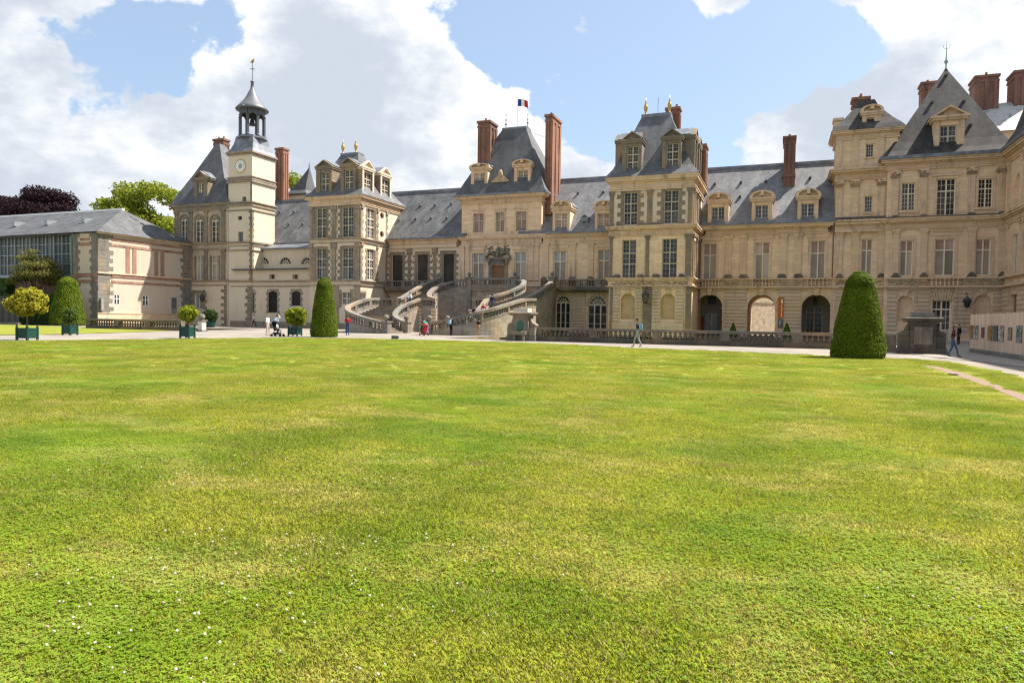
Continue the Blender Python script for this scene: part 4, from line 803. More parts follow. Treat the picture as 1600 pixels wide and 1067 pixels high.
# ---- gallery wing left of the entrance
def gallery_wing():
    t = thing('gallery_wing', 'slate roofed wing with three dark shuttered windows left of the central pavilion', 'building', ((XP2+XC0)/2, DW, 0)); f = F(DW); q = lambda y, px=660: PZ(px, y, DW)
    z0c, z1c = q(388), q(374); zt = q(397.3); ws = [(PX(a, 418, DW), PX(bq, 418, DW), ZF+.2, zt, 'r') for a, bq in ((611.8, 629), (651.2, 668.3), (691.3, 709.3))]
    ad = (PX(592, 425, DW), PX(602.5, 425, DW), ZF+.02, PZ(597, 406.5, DW), 'a'); ab = (PX(592, 470, DW), PX(612, 470, DW), -.2, PZ(602, 460, DW), 'a')
    wall(MB(), f, XP2, XC0, -.2, ZF, [ab], .9).build('ground_floor_wall', 'limestone_base', t); wall(MB(), f, XP2, XC0, ZF, z0c, ws+[ad], .4).build('wall', 'cream_plaster', t)
    MB().add([f(*p, -.9) for p in outline(ab)], [tuple(range(len(outline(ab))))]).build('arch_infill', 'oak', t)
    for o in ws:
        s_ = MB().fbox(f, o[0]+.05, o[1]-.05, o[2], o[3]-.04, -.28, -.24).build('shutter', 'shutter_dark', t); mb = MB(); n = 24
        for i in range(n): z = o[2]+(o[3]-o[2])*i/n; mb.fbox(f, o[0]+.1, o[1]-.1, z+.02, z+(o[3]-o[2])/n-.03, -.25, -.21)
        mb.build('slats', 'shutter_dark', s_, 'stuff')
    dr = MB().add([f(*p, -.25) for p in outline(ad)], [tuple(range(len(outline(ad))))]).build('arched_door', 'blue_door', t); mb = MB(); a, bq = ad[0], ad[1]
    for i in range(2):
        for k in range(3): mb.fbox(f, a+(bq-a)*(.1+.45*i), a+(bq-a)*(.45+.45*i), ad[2]+.15+k*.75, ad[2]+.75+k*.75, -.26, -.2)
    mb.build('door_panels', 'glass_pale', dr, 'stuff')
    qn = MB()
    for o in ws: quoins(qn, f, o[0], ZF, zt+.35, -1, .62, .36, .4); quoins(qn, f, o[1], ZF, zt+.35, 1, .62, .36, .4); qn.fbox(f, o[0]-.3, o[1]+.3, zt, zt+.4, -.02, .04)
    for a, bq in ((637, 642.5), (676.5, 682)):
        u0, u1 = PX(a, 418, DW), PX(bq, 418, DW); m = (u0+u1)/2; n = 11
        for i in range(n): hw = .42 if i % 2 else .24; qn.fbox(f, m-hw, m+hw, ZF+i*(z0c-ZF)/n+.02, ZF+(i+1)*(z0c-ZF)/n-.02, -.02, .06)
        qn.fbox(f, m-.42, m+.42, z0c-.7, z0c, -.02, .16)
    qn.build('quoins', 'grey_quoin', t, 'stuff')
    mb = MB(); slab(mb, XP2+.3, XC0-.6, DW, DW+12, [(z0c, z0c+.12, .2), (z0c+.5, z0c+.58, .12), (z0c+.58, z1c-.25, .22), (z1c-.25, z1c, .42)]); mb.build('cornice', 'limestone_trim', t); mb = MB(); slab(mb, XP2+.3, XC0-.6, DW, DW+12, [(z0c+.12, z0c+.5, .04)]); mb.build('frieze', 'tower_plaster', t)
    yr = DW+6; zr = PZ(666, 298.5, yr); rf = MB().add([(XP2-6, DW-.6, z1c), (XC0+1, DW-.6, z1c), (XC0+1, yr, zr), (XP2-6, yr, zr), (XC0+1, DW+12.6, z1c), (XP2-6, DW+12.6, z1c)], [(0, 1, 2, 3), (3, 2, 4, 5), (0, 3, 5), (1, 4, 2)]).build('roof', 'slate', t)
    MB().box(XP2-6, XC0, yr-.25, yr+.25, zr-.3, zr+.1).build('ridge_cap', 'lead', rf); MB().box(XP2+.1, XC0-.3, DW-.85, DW-.35, z1c-.02, z1c+.18).build('gutter', 'lead', rf)
    sl_ = (zr-z1c)/(yr-DW+.6); pts = []
    for px, py in ((631.5, 323.5), (657, 322.5), (680.5, 321.5), (705.5, 319.5), (624, 345), (650, 343), (674, 341.5), (698.5, 341.5)):
        d = ray(px, py); s_ = (z1c-CAM_H-(DW-.6)*sl_)/(d.z-d.y*sl_); p = d*s_; pts.append((p.x, p.y-.05, CAM_H+p.z))
    vents(t, pts)
gallery_wing()

# ---- clock pavilion
XT0, XT1 = PX(358, 260, CL), PX(395, 260, CL); YT1 = S(429.5, 280, XT1)[0]
def clock_pavilion():
    x0 = PX(273, 350, CL); x1 = XT0; f = F(CL); q = lambda y, px=325: PZ(px, y, CL); yb = CL+10.5
    t = thing('clock_pavilion', 'stone pavilion with tall concave slate roof, three arched windows, left of the clock tower', 'building', ((x0+x1)/2, CL, 0))
    zs, zm, ze0, ze1 = q(438.5), q(380), q(329), q(318.5)
    wg = [rect(303.8, 458.5, 316.7, 484, CL)]; w1 = [rect(306, 400, 317.8, 437.5, CL), rect(330, 400, 342, 437.5, CL)]; w2 = [rect(a, 337.5, bq, 378.5, CL, 'a') for a, bq in ((282.5, 293), (305.5, 317.3), (330, 342.2))]
    mb = MB(); wall(mb, f, x0, x1, -.2, zs, wg, .4); mb.build('ground_floor_wall', 'cream_plaster', t); wall(MB(), F(yb), x0, x1, -.2, ze0, [], .1).build('rear_wall', 'cream_plaster', t)
    mb = MB(); wall(mb, f, x0, x1, zs, zm, w1, .4); wall(mb, f, x0, x1, zm, ze0, w2, .4); wall(mb, FL(x0), CL, yb, -.2, ze0, [], .4); wall(mb, FR(x1), CL, yb, -.2, ze0, [], .4); mb.build('wall', 'clock_stone', t)
    for o in w1: window(t, f, o, 2, (.7, .3), (2, 2), .09, .03, 'glass_pale')
    for o in w2: archwin(t, f, o, 2, 'glass_blue', 'white_paint', -.22, .11, False, None, 4, .05)
    window(t, f, wg[0], 2, (1.,), (2, 3), .1, .03, 'glass_pale')
    mb = MB(); slab(mb, x0, x1, CL, yb, cornice_steps(ze0, ze1, .5)+[(zm-.15, zm, .3), (zm-.95, zm-.8, .16), (zs-.16, zs, .26), (zs-.75, zs-.6, .14)]); mb.build('cornice', 'dark_string', t)
    g = MB()
    for a, bq in ((273.5, 279), (296, 301), (320, 325), (346, 352)):
        for z0, z1 in ((zs, zm-.95), (zm, ze0)): pilaster(g, f, PX(a, 390, CL), PX(bq, 390, CL), z0, z1, .4, .12)
    for o in w2+w1:
        g.fbox(f, o[0]-.2, o[0], o[2], o[3]-(.5 if o[4] == 'a' else 0), -.02, .08); g.fbox(f, o[1], o[1]+.2, o[2], o[3]-(.5 if o[4] == 'a' else 0), -.02, .08)
        if o[4] == 'a':
            m, r = (o[0]+o[1])/2, (o[1]-o[0])/2; pts = [(m+k*math.cos(math.pi*i/12), o[3]-r+k*math.sin(math.pi*i/12)) for k in (r+.25, r) for i in range(13)]
            for i in range(12): g.prism([f(*pts[i], 0), f(*pts[i+1], 0), f(*pts[i+14], 0), f(*pts[i+13], 0)], (0, -.1, 0))
    g.build('pilasters', 'grey_quoin', t, 'stuff'); qn = MB()
    for o in wg: quoins(qn, f, o[0], o[2], o[3]+.5, -1, .8, .5, .5); quoins(qn, f, o[1], o[2], o[3]+.5, 1, .8, .5, .5); qn.fbox(f, o[0], o[1], o[3], o[3]+.45, -.02, .05)
    quoins(qn, f, x1, -.2, zs-.75, -1, 1.5, .9, .5); qn.build('quoins', 'grey_quoin', t, 'stuff')
    Yt = CL+5; tz = PZ(345, 226, Yt); tx0, tx1 = PX(341, 226, Yt), PX(347, 226, Yt); rs = []
    for k, e in ((0, 0), (.10, .10), (.25, .26), (.5, .52), (1, 1)): rs.append((ze1-.02+(tz-ze1)*k, x0-.55+(tx0-x0+.55)*e, x1+.3+(tx1-x1-.3)*e, CL-.55+(Yt-.5-CL+.55)*e, yb+.5+(Yt+.5-yb-.5)*e))
    MB().rects(rs).build('roof', 'slate_dark', t)
    Yd = CL+.1; zt3 = PZ(314, 286, Yd); dormer(t, F(Yd), PX(303, 300, Yd), PX(324.5, 300, Yd), ze1+.05, zt3+.4, (PX(309, 300, Yd), PX(317.5, 300, Yd), ze1+.25, zt3, 'r'), 'tri', 1.1, 3, 'grey_quoin', 'pediment_stone', rows=(.6, .4), fine=(2, 2), frame='white_paint', over=.25)
    Yc = CL+6; chimney(t, PX(334, 225, Yc), PX(349, 225, Yc), Yc, Yc+1.2, ze1+6, PZ(342, 217, Yc), 'brick_dark', 2)
    lantern('wall_lantern', 'black lantern beside the ground-floor window of the clock pavilion', f, PX(323, 463, CL), PZ(323, 465, CL)-.3, 1.1)
    MB().tube([(x1-.15, CL-.15, 0), (x1-.15, CL-.15, zs), (x1-.15, CL-.35, zs+.1), (x1-.15, CL-.15, zs+.3), (x1-.15, CL-.15, ze0)], .08, 8).build('drainpipe', 'cream_plaster', t)
    # tower
    tt = thing('clock_tower', 'cream square clock tower with lead lantern, bell and weathervane', 'tower', ((XT0+XT1)/2, CL, 0)); f2 = F(CL-.12); fr = FR(XT1); p = lambda y: PZ(376, y, CL)
    zt = p(239); ops = [rect(372.6, 338, 379, 344, CL), rect(373, 362.5, 381, 377.5, CL), rect(379.5, 308, 385.5, 317, CL)]
    mb = MB(); wall(mb, f2, XT0, XT1, -.2, zt, ops, .3); wall(mb, fr, CL-.12, YT1, -.2, zt, [], .3); wall(mb, FL(XT0), CL-.12, YT1, -.2, zt, [], .3); wall(mb, F(YT1), XT0, XT1, -.2, zt, [], .1); mb.build('wall', 'tower_plaster', tt)
    for o in ops: MB().add([f2(o[0], o[2], -.28), f2(o[1], o[2], -.28), f2(o[1], o[3], -.28), f2(o[0], o[3], -.28)], [(0, 1, 2, 3)]).build('pane', 'glass_blue', tt)
    mb = MB(); slab(mb, XT0, XT1, CL-.12, YT1, [(p(278), p(277), .22), (p(282), p(278), .12), (p(286), p(283), .2), (p(318), p(316), .3), (p(323), p(318), .16), (p(330), p(328), .12), (p(380), p(378), .28), (p(392), p(390.5), .16), (p(385), p(384), .10), (zs-.16, zs, .27), (zt-.35, zt-.12, .15), (zt-.12, zt+.12, .3)]); mb.build('string_course', 'dark_string', tt, 'stuff')
    g = MB(); quoins(g, f2, XT1, p(438), p(330), -1, .55, .35, .42); quoins(g, fr, CL-.12, p(438), p(330), 1, .4, .25, .42); quoins(g, f2, XT1, p(316), p(287), -1, .3, .3, .5); quoins(g, f2, XT1, -.2, zs-.7, -1, 1.2, .8, .5); g.build('quoins', 'grey_quoin', tt, 'stuff')
    cx, cz = P(376, 260, CL-.12); ck = MB().lathe([(.92, 0), (1.0, .04), (.92, .08), (.90, .08)], 0, 0, 32); r_ = Matrix.Rotation(R(90), 4, 'X')
    def dial(m, nm, mat, par): me = m.mesh(nm, False); me.transform(Matrix.Translation((cx, CL-.12, cz))@r_); return link(nm, me, mat, par)
    c = dial(ck, 'clock_rim', 'gilding', tt); dial(MB().lathe([(.82, .05), (.82, .085), (.0, .086)], 0, 0, 32), 'clock_face', 'plaque_white', c); m = MB()
    for i in range(12): a = i*math.pi/6; m.prism([(math.cos(a+e)*r, math.sin(a+e)*r, .09) for r, e in ((.55, .05), (.75, .05), (.75, -.05), (.55, -.05))], (0, 0, .012))
    for i in range(12): a = i*math.pi/6+.26; m.prism([(0, 0, .09), (math.cos(a-.13)*.3, math.sin(a-.13)*.3, .09), (math.cos(a)*.5, math.sin(a)*.5, .09), (math.cos(a+.13)*.3, math.sin(a+.13)*.3, .09)], (0, 0, .01))
    dial(m, 'clock_numerals', 'clock_blue', c); m = MB()
    for a, l in ((1.9, .5), (.4, .74)): m.prism([(math.cos(a+1.57)*.03, math.sin(a+1.57)*.03, .105), (math.cos(a)*l, math.sin(a)*l, .105), (math.cos(a-1.57)*.03, math.sin(a-1.57)*.03, .105)], (0, 0, .012))
    dial(m, 'clock_hands', 'gilding', c)
    Ym = (CL-.12+YT1)/2; xm = PX(394, 210, Ym); k = lambda y: PZ(394, y, Ym); rl = (PX(410.5, 200, Ym)-PX(377.5, 200, Ym))/2; hx, hy = (XT1-XT0)/2+.25, (YT1-CL)/2+.25; xq = (XT0+XT1)/2; z0 = zt+.1; rs = []
    for q_, e in ((0, 0), (.25, .28), (.6, .5), (1, .62)): rs.append((z0+(k(218)-z0)*q_, xq-hx+(xm-rl*.8-xq+hx)*min(1, e*1.6), xq+hx+(xm+rl*.8-xq-hx)*min(1, e*1.6), Ym-hy+(hy-rl*.8)*min(1, e*1.6), Ym+hy-(hy-rl*.8)*min(1, e*1.6)))
    sk = MB().rects(rs).build('lead_skirt', 'lead', tt)
    MB().lathe([(rl*1.12, k(219)), (rl*1.12, k(216.5)), (rl*1.0, k(216)), (rl, k(214.8))], xm, Ym, 8).build('lantern_base', 'lead', tt)
    for i in range(8):
        a = math.pi/8+i*math.pi/4; px_, py_ = xm+rl*.9*math.cos(a), Ym+rl*.9*math.sin(a); MB().lathe([(.28, k(215)), (.28, k(214)), (.21, k(213)), (.21, k(186)), (.28, k(184))], px_, py_, 6).build('lantern_post', 'lead_dark', tt)
        a0, a1 = a, a+math.pi/4; A = Vector((xm+rl*.9*math.cos(a0), Ym+rl*.9*math.sin(a0), 0)); B = Vector((xm+rl*.9*math.cos(a1), Ym+rl*.9*math.sin(a1), 0)); m = MB(); prev = None; nrm = ((A+B)/2-Vector((xm, Ym, 0))).normalized()*.2
        low = [(0, k(185))]+[(.06+.88*j/8, k(185)+(k(181)-k(185))*math.sin(math.pi*j/8)) for j in range(9)]+[(1, k(185))]
        pts = [A.lerp(B, u)+Vector((0, 0, z)) for u, z in low]+[B+Vector((0, 0, k(173))), A+Vector((0, 0, k(173)))]; m.prism([p_-nrm*.4 for p_ in pts], nrm); m.build('lantern_arch', 'lead_dark', tt)
    MB().lathe([(rl*.95, k(174)), (rl*1.17, k(174)), (rl*1.2, k(172)), (rl*.98, k(167)), (rl*.62, k(158)), (rl*.38, k(150)), (rl*.22, k(142)), (rl*.17, k(141)), (rl*.17, k(140)), (rl*.13, k(139)), (rl*.1, k(129)), (rl*.16, k(128.5)), (rl*.12, k(127.5)), (.03, k(126.8))], xm, Ym, 16).build('spire', 'lead_mid', tt, smooth=True)
    MB().lathe([(.06, k(184)), (.15, k(186)), (.28, k(188)), (.36, k(193)), (.5, k(196.5)), (.46, k(196.8))], xm, Ym, 12).build('bell', 'dark_metal', tt, smooth=True)
    mb = MB(); mb.tube([(xm, Ym, k(127)), (xm, Ym, k(96))], .045, 5); mb.tube([(xm-.42, Ym, k(108)), (xm+.42, Ym, k(108))], .035, 4); mb.tube([(xm, Ym-.42, k(109)), (xm, Ym+.42, k(109))], .035, 4)
    wv = mb.build('weathervane_rod', 'dark_metal', tt); z = k(97); MB().prism([(xm-.5, Ym, z), (xm-.15, Ym, z+.1), (xm-.1, Ym, z+.45), (xm+.1, Ym, z+.25), (xm+.35, Ym, z+.45), (xm+.3, Ym, z-.05), (xm, Ym, z-.2)], (0, .05, 0)).build('weathercock', 'gilding', wv)
    Yc = DW+6.6; chimney(t, PX(431, 250, Yc), PX(442.5, 250, Yc), Yc, Yc+1.2, q(340), PZ(438, 231, Yc), 'brick', 0)
b = NB('clock_blue'); b.fin((.10, .14, .24), .6)
clock_pavilion()

# ---- low range between the clock tower and the cream pavilion
def low_range():
    x0, x1 = XT1, PX(484, 400, PV)+.05; f = F(CL-.05); q = lambda y, px=425: PZ(px, y, CL)
    t = thing('low_range', 'low cream range with lunette windows and iron grilles beside the clock tower', 'building', ((x0+x1)/2, CL, 0)); xs = PX(369, 430, CL)
    zs, zp = q(438.6), q(422); ws = [(PX(a, 465, CL), PX(bq, 465, CL), PZ(a, lo, CL), q(455), 's') for a, bq, lo in ((384.6, 397, 488.5), (420, 433.5, 488.5), (456.5, 469.8, 477.8))]; vt = [rect(a-2.6, 429, a+2.6, 436, CL) for a in (390.5, 426, 462)]
    wall(MB(), f, XT0+.5, x1, -.2, zs, ws, .35).build('ground_floor_wall', 'cream_plaster', t); wall(MB(), f, xs, x1, zs, zp, vt, .35).build('wall', 'cream_plaster', t)
    for o in ws: window(t, f, o, 1, (1.,), (4, 6), .05, .025, 'glass_black', 'iron_grille', n=-.12)
    for o in vt: MB().add([f(o[0], o[2], -.3), f(o[1], o[2], -.3), f(o[1], o[3], -.3), f(o[0], o[3], -.3)], [(0, 1, 2, 3)]).build('vent_opening', 'glass_dark', t)
    g = MB(); g.fbox(f, XT0+.4, x1, zs-.16, zs, -.05, .28); g.fbox(f, XT0+.4, x1, zs-.85, zs-.7, -.05, .12); g.fbox(f, XT0+.4, x1, -.2, .75, -.05, .12)
    for o in ws: quoins(g, f, o[0], o[2]-.1, o[3]+.3, -1, .42, .22, .42); quoins(g, f, o[1], o[2]-.1, o[3]+.3, 1, .42, .22, .42); g.fbox(f, o[0], o[1], o[3], o[3]+.3, -.02, .03)
    for o in vt: g.fbox(f, o[0]-.2, o[0], o[2], o[3], -.02, .04); g.fbox(f, o[1], o[1]+.2, o[2], o[3], -.02, .04)
    g.build('trim', 'dark_string', t, 'stuff')
    MB().rects([(zp, xs-.3, x1, CL-.6, CL+3), (zp+.18, xs-.3, x1, CL-.6, CL+3), (zp+.24, xs, x1, CL+1, CL+3)]).build('lower_roof', 'slate_dark', t)
    f2 = F(CL+2); lu = []
    for c in (411, 445.5, 479):
        a, bq = PX(c-9, 410, CL+2), PX(c+9, 410, CL+2); zb_ = PZ(c, 413, CL+2); lu.append((a, bq, zb_, zb_+(bq-a)/2, 'a'))
    zt = PZ(430, 390, CL+2); wall(MB(), f2, x0, x1+1, zp, zt, lu, .3).build('upper_wall', 'cream_plaster', t)
    for o in lu: archwin(t, f2, o, 3, 'glass_black', 'white_paint', -.15, .07, True, o[2], 1, .045)
    MB().rects([(zt, x0-.05, x1+1, CL+1.6, CL+4), (zt+.2, x0-.05, x1+1, CL+1.6, CL+4), (zt+.9, x0-.05, x1+1, CL+3.5, CL+5)]).build('eaves', 'lead', t)
    w = F(DW); z1 = PZ(455, 380.5, DW); mb = MB(); wall(mb, w, x0-1, x1+2, zt, z1, [], .2); mb.build('rear_upper_wall', 'limestone_base', t); yr = DW+6; zr = PZ(455, 313.5, yr)
    rf = MB().add([(x0-8, DW-.4, z1), (x1+2, DW-.4, z1), (x1+2, yr, zr), (x0-8, yr, zr), (x1+2, DW+12, z1), (x0-8, DW+12, z1)], [(0, 1, 2, 3), (3, 2, 4, 5), (0, 3, 5), (1, 4, 2)]).build('roof', 'slate', t); MB().box(x0-8, x1+2, yr-.2, yr+.2, zr-.2, zr+.12).build('ridge_cap', 'lead', rf); MB().box(x0-.3, x1+1, DW-.7, DW-.25, z1-.1, z1+.12).build('gutter', 'lead', rf)
    sl_ = (zr-z1)/(yr-DW+.4); pts = []
    for px, py in ((437.5, 332.5), (460, 332), (452, 351.5), (473.5, 351)):
        d = ray(px, py); s_ = (z1-CAM_H-(DW-.4)*sl_)/(d.z-d.y*sl_); p = d*s_; pts.append((p.x, p.y-.05, CAM_H+p.z))
    vents(t, pts)
    # turret with a pointed roof behind the range
    Y = DW+11; a, bq = PX(447, 300, Y), PX(480, 300, Y); z0, z1 = PZ(465, 330, Y), PZ(465, 305, Y); tu = thing('pointed_turret', 'small square turret with pointed slate roof rising behind the low range', 'tower', ((a+bq)/2, Y, 0))
    MB().box(a+.3, bq-.3, Y, Y+bq-a-.6, 0, z1).build('wall', 'limestone_base', tu); m = (a+bq)/2; ap = PZ(477, 263, Y+2); MB().rects([(z1, a, bq, Y-.3, Y+bq-a-.3), (z1+.25, a, bq, Y-.3, Y+bq-a-.3), (z1+.9, a+.7, bq-.7, Y+.4, Y+bq-a-1), (ap, m+.9, m+1.0, Y+2, Y+2.1)]).build('roof', 'slate_dark', tu)
    MB().lathe([(.12, ap-.1), (.1, ap+.4), (.02, ap+.9)], m+.95, Y+2.05, 6).build('finial', 'lead', tu)
b = NB('iron_grille'); b.fin((.05, .055, .05), .6)
low_range()
# ---- right corner pavilion: narrow tower part and main part under a pyramid roof
YN, YM = DW-.12, DW-.75
XN1 = PX(1384.5, 350, YM); XM1 = PX(1571, 330, YM)
def corner_pavilion():
    f = F(YN); q = lambda y, px=1345: PZ(px, y, YN); x0, x1 = XN0, XN1; yb = YN+4.6
    t = thing('stair_turret_block', 'narrow limestone tower block with mossy bell roof beside the pyramid roof', 'building', ((x0+x1)/2, YN, 0))
    zl = z_at(1300, 435.2); zb = z_at(1300, 448); z0a, z1a = q(363), q(344); z0b, z1b = q(281), q(263.5); z0c, z1c = q(214), q(204)
    w1 = rect(1345, 374, 1363, 430, YN); w2 = rect(1351, 307, 1363.3, 331.5, YN); w3 = rect(1353, 225.5, 1365.3, 245.5, YN)
    mb = MB(); wall(mb, f, x0, x1, -.2, zl, [], .3); wall(mb, f, x0, x1, zl, z0a, [w1], .35); mb.build('wall', 'limestone', t)
    mb = MB(); wall(mb, f, x0, x1, z1a, z0b, [w2], .35); xa = PX(1403, 230, YN); wall(mb, f, x0, xa, z1b, z0c, [w3], .35); wall(mb, FL(x0), YN, yb, z1a, z0c, [], .3); wall(mb, FR(xa), YN, yb, z1b-1, z0c, [], .3); wall(mb, F(yb), x0, xa, z1a, z0c, [], .1); mb.build('upper_wall', 'limestone', t)
    window(t, f, w1, 2, (.69, .31), (1, 1), .1, .03, ('glass_blind', 'glass_pink'), n=-.2); window(t, f, w2, 1, (1.,), (3, 4), .07, .03, 'glass_blue'); window(t, f, w3, 1, (1.,), (3, 4), .07, .03, 'glass_blue')
    mb = MB(); mb.box(x0-.02, x1, YN-.45, YN+1, z0a, z0a+.25); mb.box(x0-.02, x1, YN-.25, YN+1, z0a+.25, z1a-.5); mb.box(x0-.02, x1, YN-.6, YN+1, z1a-.5, z1a-.2); mb.box(x0-.02, x1, YN-.72, YN+1, z1a-.2, z1a)
    slab(mb, x0, x1, YN, yb, cornice_steps(z0b, z1b, .7)); slab(mb, x0, xa, YN, yb, cornice_steps(z0c-.3, z1c, .6)+[(z1b, z1b+.55, .1)]); mb.box(x0, x1, YN-.44, YN, zl-.14, zl); mb.box(x0, x1, YN-.48, YN, zb-.16, zb); mb.build('cornices', 'limestone_trim', t, 'stuff')
    mb = MB(); MB_d = MB()
    for a, bq in ((1306.5, 1316), (1330, 1341.5), (1371, 1382)):
        pilaster(mb, f, PX(a, 400, YN), PX(bq, 400, YN), zl, z0a+.02, .42, .14); pilaster(mb, f, PX(a, 310, YN), PX(bq, 310, YN), z1a+.2, z0b+.02, .75, .14); mb.fbox(f, PX(a, 230, YN), PX(bq, 230, YN), z1b+.5, z0c-.3, -.02, .08)
        u0, u1 = PX(a, 430, YN), PX(bq, 430, YN); MB_d.rects([(zl, u0-.1, u1+.1, YN-.42, YN), (zl+.25, u0, u1, YN-.4, YN), (zl+.5, u0+.2, u1-.2, YN-.25, YN)])
    mb.fbox(f, w1[0]-.2, w1[1]+.2, w1[3], w1[3]+.2, -.02, .06)
    for o in (w2, w3): mb.fbox(f, o[0]-.18, o[1]+.18, o[2]-.16, o[2], -.02, .12); mb.fbox(f, o[0]-.15, o[1]+.15, o[3], o[3]+.16, -.02, .06)
    mb.build('pilasters', 'limestone_trim', t, 'stuff'); MB_d.rects([(z1a, x0, x1, YN-.6, YN), (z1a+.35, x0, x1, YN-.2, YN)]); MB_d.build('pedestals', 'dark_ledge', t, 'stuff')
    cp = MB()
    for a, bq in ((1306.5, 1316), (1330, 1341.5), (1371, 1382)): u0, u1 = PX(a, 290, YN), PX(bq, 290, YN); cp.fbox(f, u0-.05, u1+.05, z0b-.74, z0b-.06, -.02, .23); carved(cp, f, u0-.1, u1+.1, z0b-.74, z0b-.06, .23, 16, .14)
    cp.build('capitals', 'capital_stone', t, 'stuff')
    ru = MB(); rustic(ru, f, PX(1303, 480, YN), PX(1340, 480, YN), 1.05, zb-.35, .40, .13); rustic(ru, f, PX(1368, 480, YN), PX(1383.5, 480, YN), 1.05, zb-.35, .40, .13); ru.build('rustication', 'limestone_base', t, 'stuff')
    cv = MB(); carved(cv, f, x0+.2, x1-.2, zb+.1, zl-.25, .05, 60); cv.build('carving', 'pale_carving', t, 'stuff')
    Yt = YN+2.3; tz = PZ(1352, 158, Yt); tx0, tx1 = PX(1340, 158, Yt), PX(1366, 158, Yt); rs = []
    for k, e in ((0, 0), (.15, .16), (.35, .42), (.75, .85), (1, 1)): rs.append((z1c-.02+(tz-z1c)*k, x0-.65+(tx0-x0+.65)*e, xa+.65+(tx1-xa-.65)*e, YN-.65+(Yt-.4-YN+.65)*e, yb+.6+(Yt+.4-yb-.6)*e))
    rf = MB().rects(rs).build('roof', 'slate_mossy', t)
    Yd = YN+.1; zt3 = PZ(1360, 184, Yd); dormer(t, F(Yd), PX(1347, 195, Yd), PX(1377, 195, Yd), z1c+.02, zt3+.35, (PX(1354, 195, Yd), PX(1366, 195, Yd), z1c+.15, zt3, 'r'), 'seg', .62, 3, rows=(1.,), fine=(3, 3), panes='glass_blue', over=.2)
    Yc = Yt+1.5; chimney(t, PX(1333, 160, Yc), PX(1358, 160, Yc), Yc, Yc+1.6, z1c, PZ(1345, 152, Yc), 'brick', 2); Yc = YN+3; chimney(t, PX(1304, 190, Yc), PX(1316, 190, Yc), Yc, Yc+1.5, z1c-1, PZ(1310, 185, Yc), 'limestone', 0, False)
    MB().tube([(x0-.12, DW-.25, zl), (x0-.12, DW-.25, z1a)], .07, 6).build('drainpipe', 'oak', t)
    # main part
    f = F(YM); q = lambda y, px=1478: PZ(px, y, YM); x0, x1 = XN1, XM1; yb = YM+15.5
    t = thing('pyramid_pavilion', 'large limestone corner pavilion under a steep pyramid slate roof with one dormer', 'building', ((x0+x1)/2, YM, 0)); z0a, z1a = q(357), q(339.5); z0b, z1b = q(263), q(246)
    zl_ = q(433.5); zb_ = q(447)
    w1 = [(PX(a, 400, YM), PX(bq, 400, YM), q(431), q(tp), 'r') for a, bq, tp in ((1406, 1426.5, 375), (1460, 1491.5, 373.5), (1523.8, 1548, 375))]
    w2 = [(PX(a, 305, YM), PX(bq, 305, YM), PZ((a+bq)/2, lo, YM), PZ((a+bq)/2, tp, YM), 'r') for a, bq, lo, tp in ((1408.5, 1430.3, 329.5, 286.5), (1463.3, 1493.3, 337, 279.5), (1527.8, 1551.3, 324.5, 279.5))]
    dr = (PX(1455.5, 500, YM), PX(1486.3, 500, YM), -.1, q(469), 'r'); ni = [rect(1402.5, 462, 1426, 503, YM, 'a'), rect(1521.5, 460.5, 1548.5, 503, YM, 'a')]
    mb = MB(); wall(mb, f, x0, x1, -.2, zl_, [dr]+ni, .45); mb.build('ground_floor_wall', 'limestone', t); mb = MB(); wall(mb, f, x0, x1, zl_, z0a, w1, .35); wall(mb, f, x0, x1, z0a, z0b, w2, .35); wall(mb, FR(x1), YM, yb, zl_, z0b, [], .3); wall(mb, FL(x0), YM, yb, -.2, z0b, [], .3); wall(mb, F(yb), x0, x1, -.2, z0b, [], .1); mb.build('wall', 'limestone', t)
    for o in w1: window(t, f, o, 2, (.70, .30), (1, 1), .11, .03, ('glass_blind', 'glass_pink'), n=-.2)
    window(t, f, w2[0], 2, (.62, .38), (2, 3), .1, .035, 'glass_dark', n=-.2); window(t, f, w2[1], 2, (.67, .33), (2, 3.2), .11, .035, 'glass_dark', n=-.2); window(t, f, w2[2], 2, (.66, .34), (2, 3), .1, .035, ('glass_dark', 'glass_black'), n=-.2)
    window(t, f, dr, 2, (.28, .50, .22), (2, 2), .13, .045, ('door_panel', 'glass_dark', 'glass_dark'), n=-.3, name='glazed_door')
    for o in ni: MB().add([f(u, z, -.42) for u, z in outline(o)], [tuple(range(len(outline(o))))]).build('blind_niche', 'limestone', t)
    mb = MB(); slab(mb, x0, x1, YM, yb, cornice_steps(z0a, z1a, .62)+cornice_steps(z0b, z1b, .7)); mb.box(x0, x1, YM-.46, YM, zl_-.16, zl_); mb.box(x0, x1, YM-.5, YM, zb_-.18, zb_); mb.build('cornice', 'limestone_trim', t); mb = MB(); slab(mb, x0, x1, YM, yb, [(z1b-.02, z1b+.3, .85)]); mb.build('gutter', 'lead', t)
    mb = MB(); dk = MB()
    for a, bq in ((1393.5, 1404), (1437.8, 1448), (1511.5, 1523), (1559.5, 1569.5)):
        pilaster(mb, f, PX(a, 400, YM), PX(bq, 400, YM), zl_, z0a+.02, .45, .15); pilaster(mb, f, PX(a, 305, YM), PX(bq, 305, YM), z1a, z0b+.02, .8, .15)
        u0, u1 = PX(a, 430, YM), PX(bq, 430, YM); dk.rects([(zl_, u0-.15, u1+.15, YM-.44, YM), (zl_+.25, u0, u1, YM-.42, YM), (zl_+.5, u0+.2, u1-.2, YM-.25, YM)]); u0, u1 = PX(a, 335, YM), PX(bq, 335, YM); dk.rects([(z1a, u0-.2, u1+.2, YM-.5, YM), (z1a+.35, u0+.1, u1-.1, YM-.2, YM)])
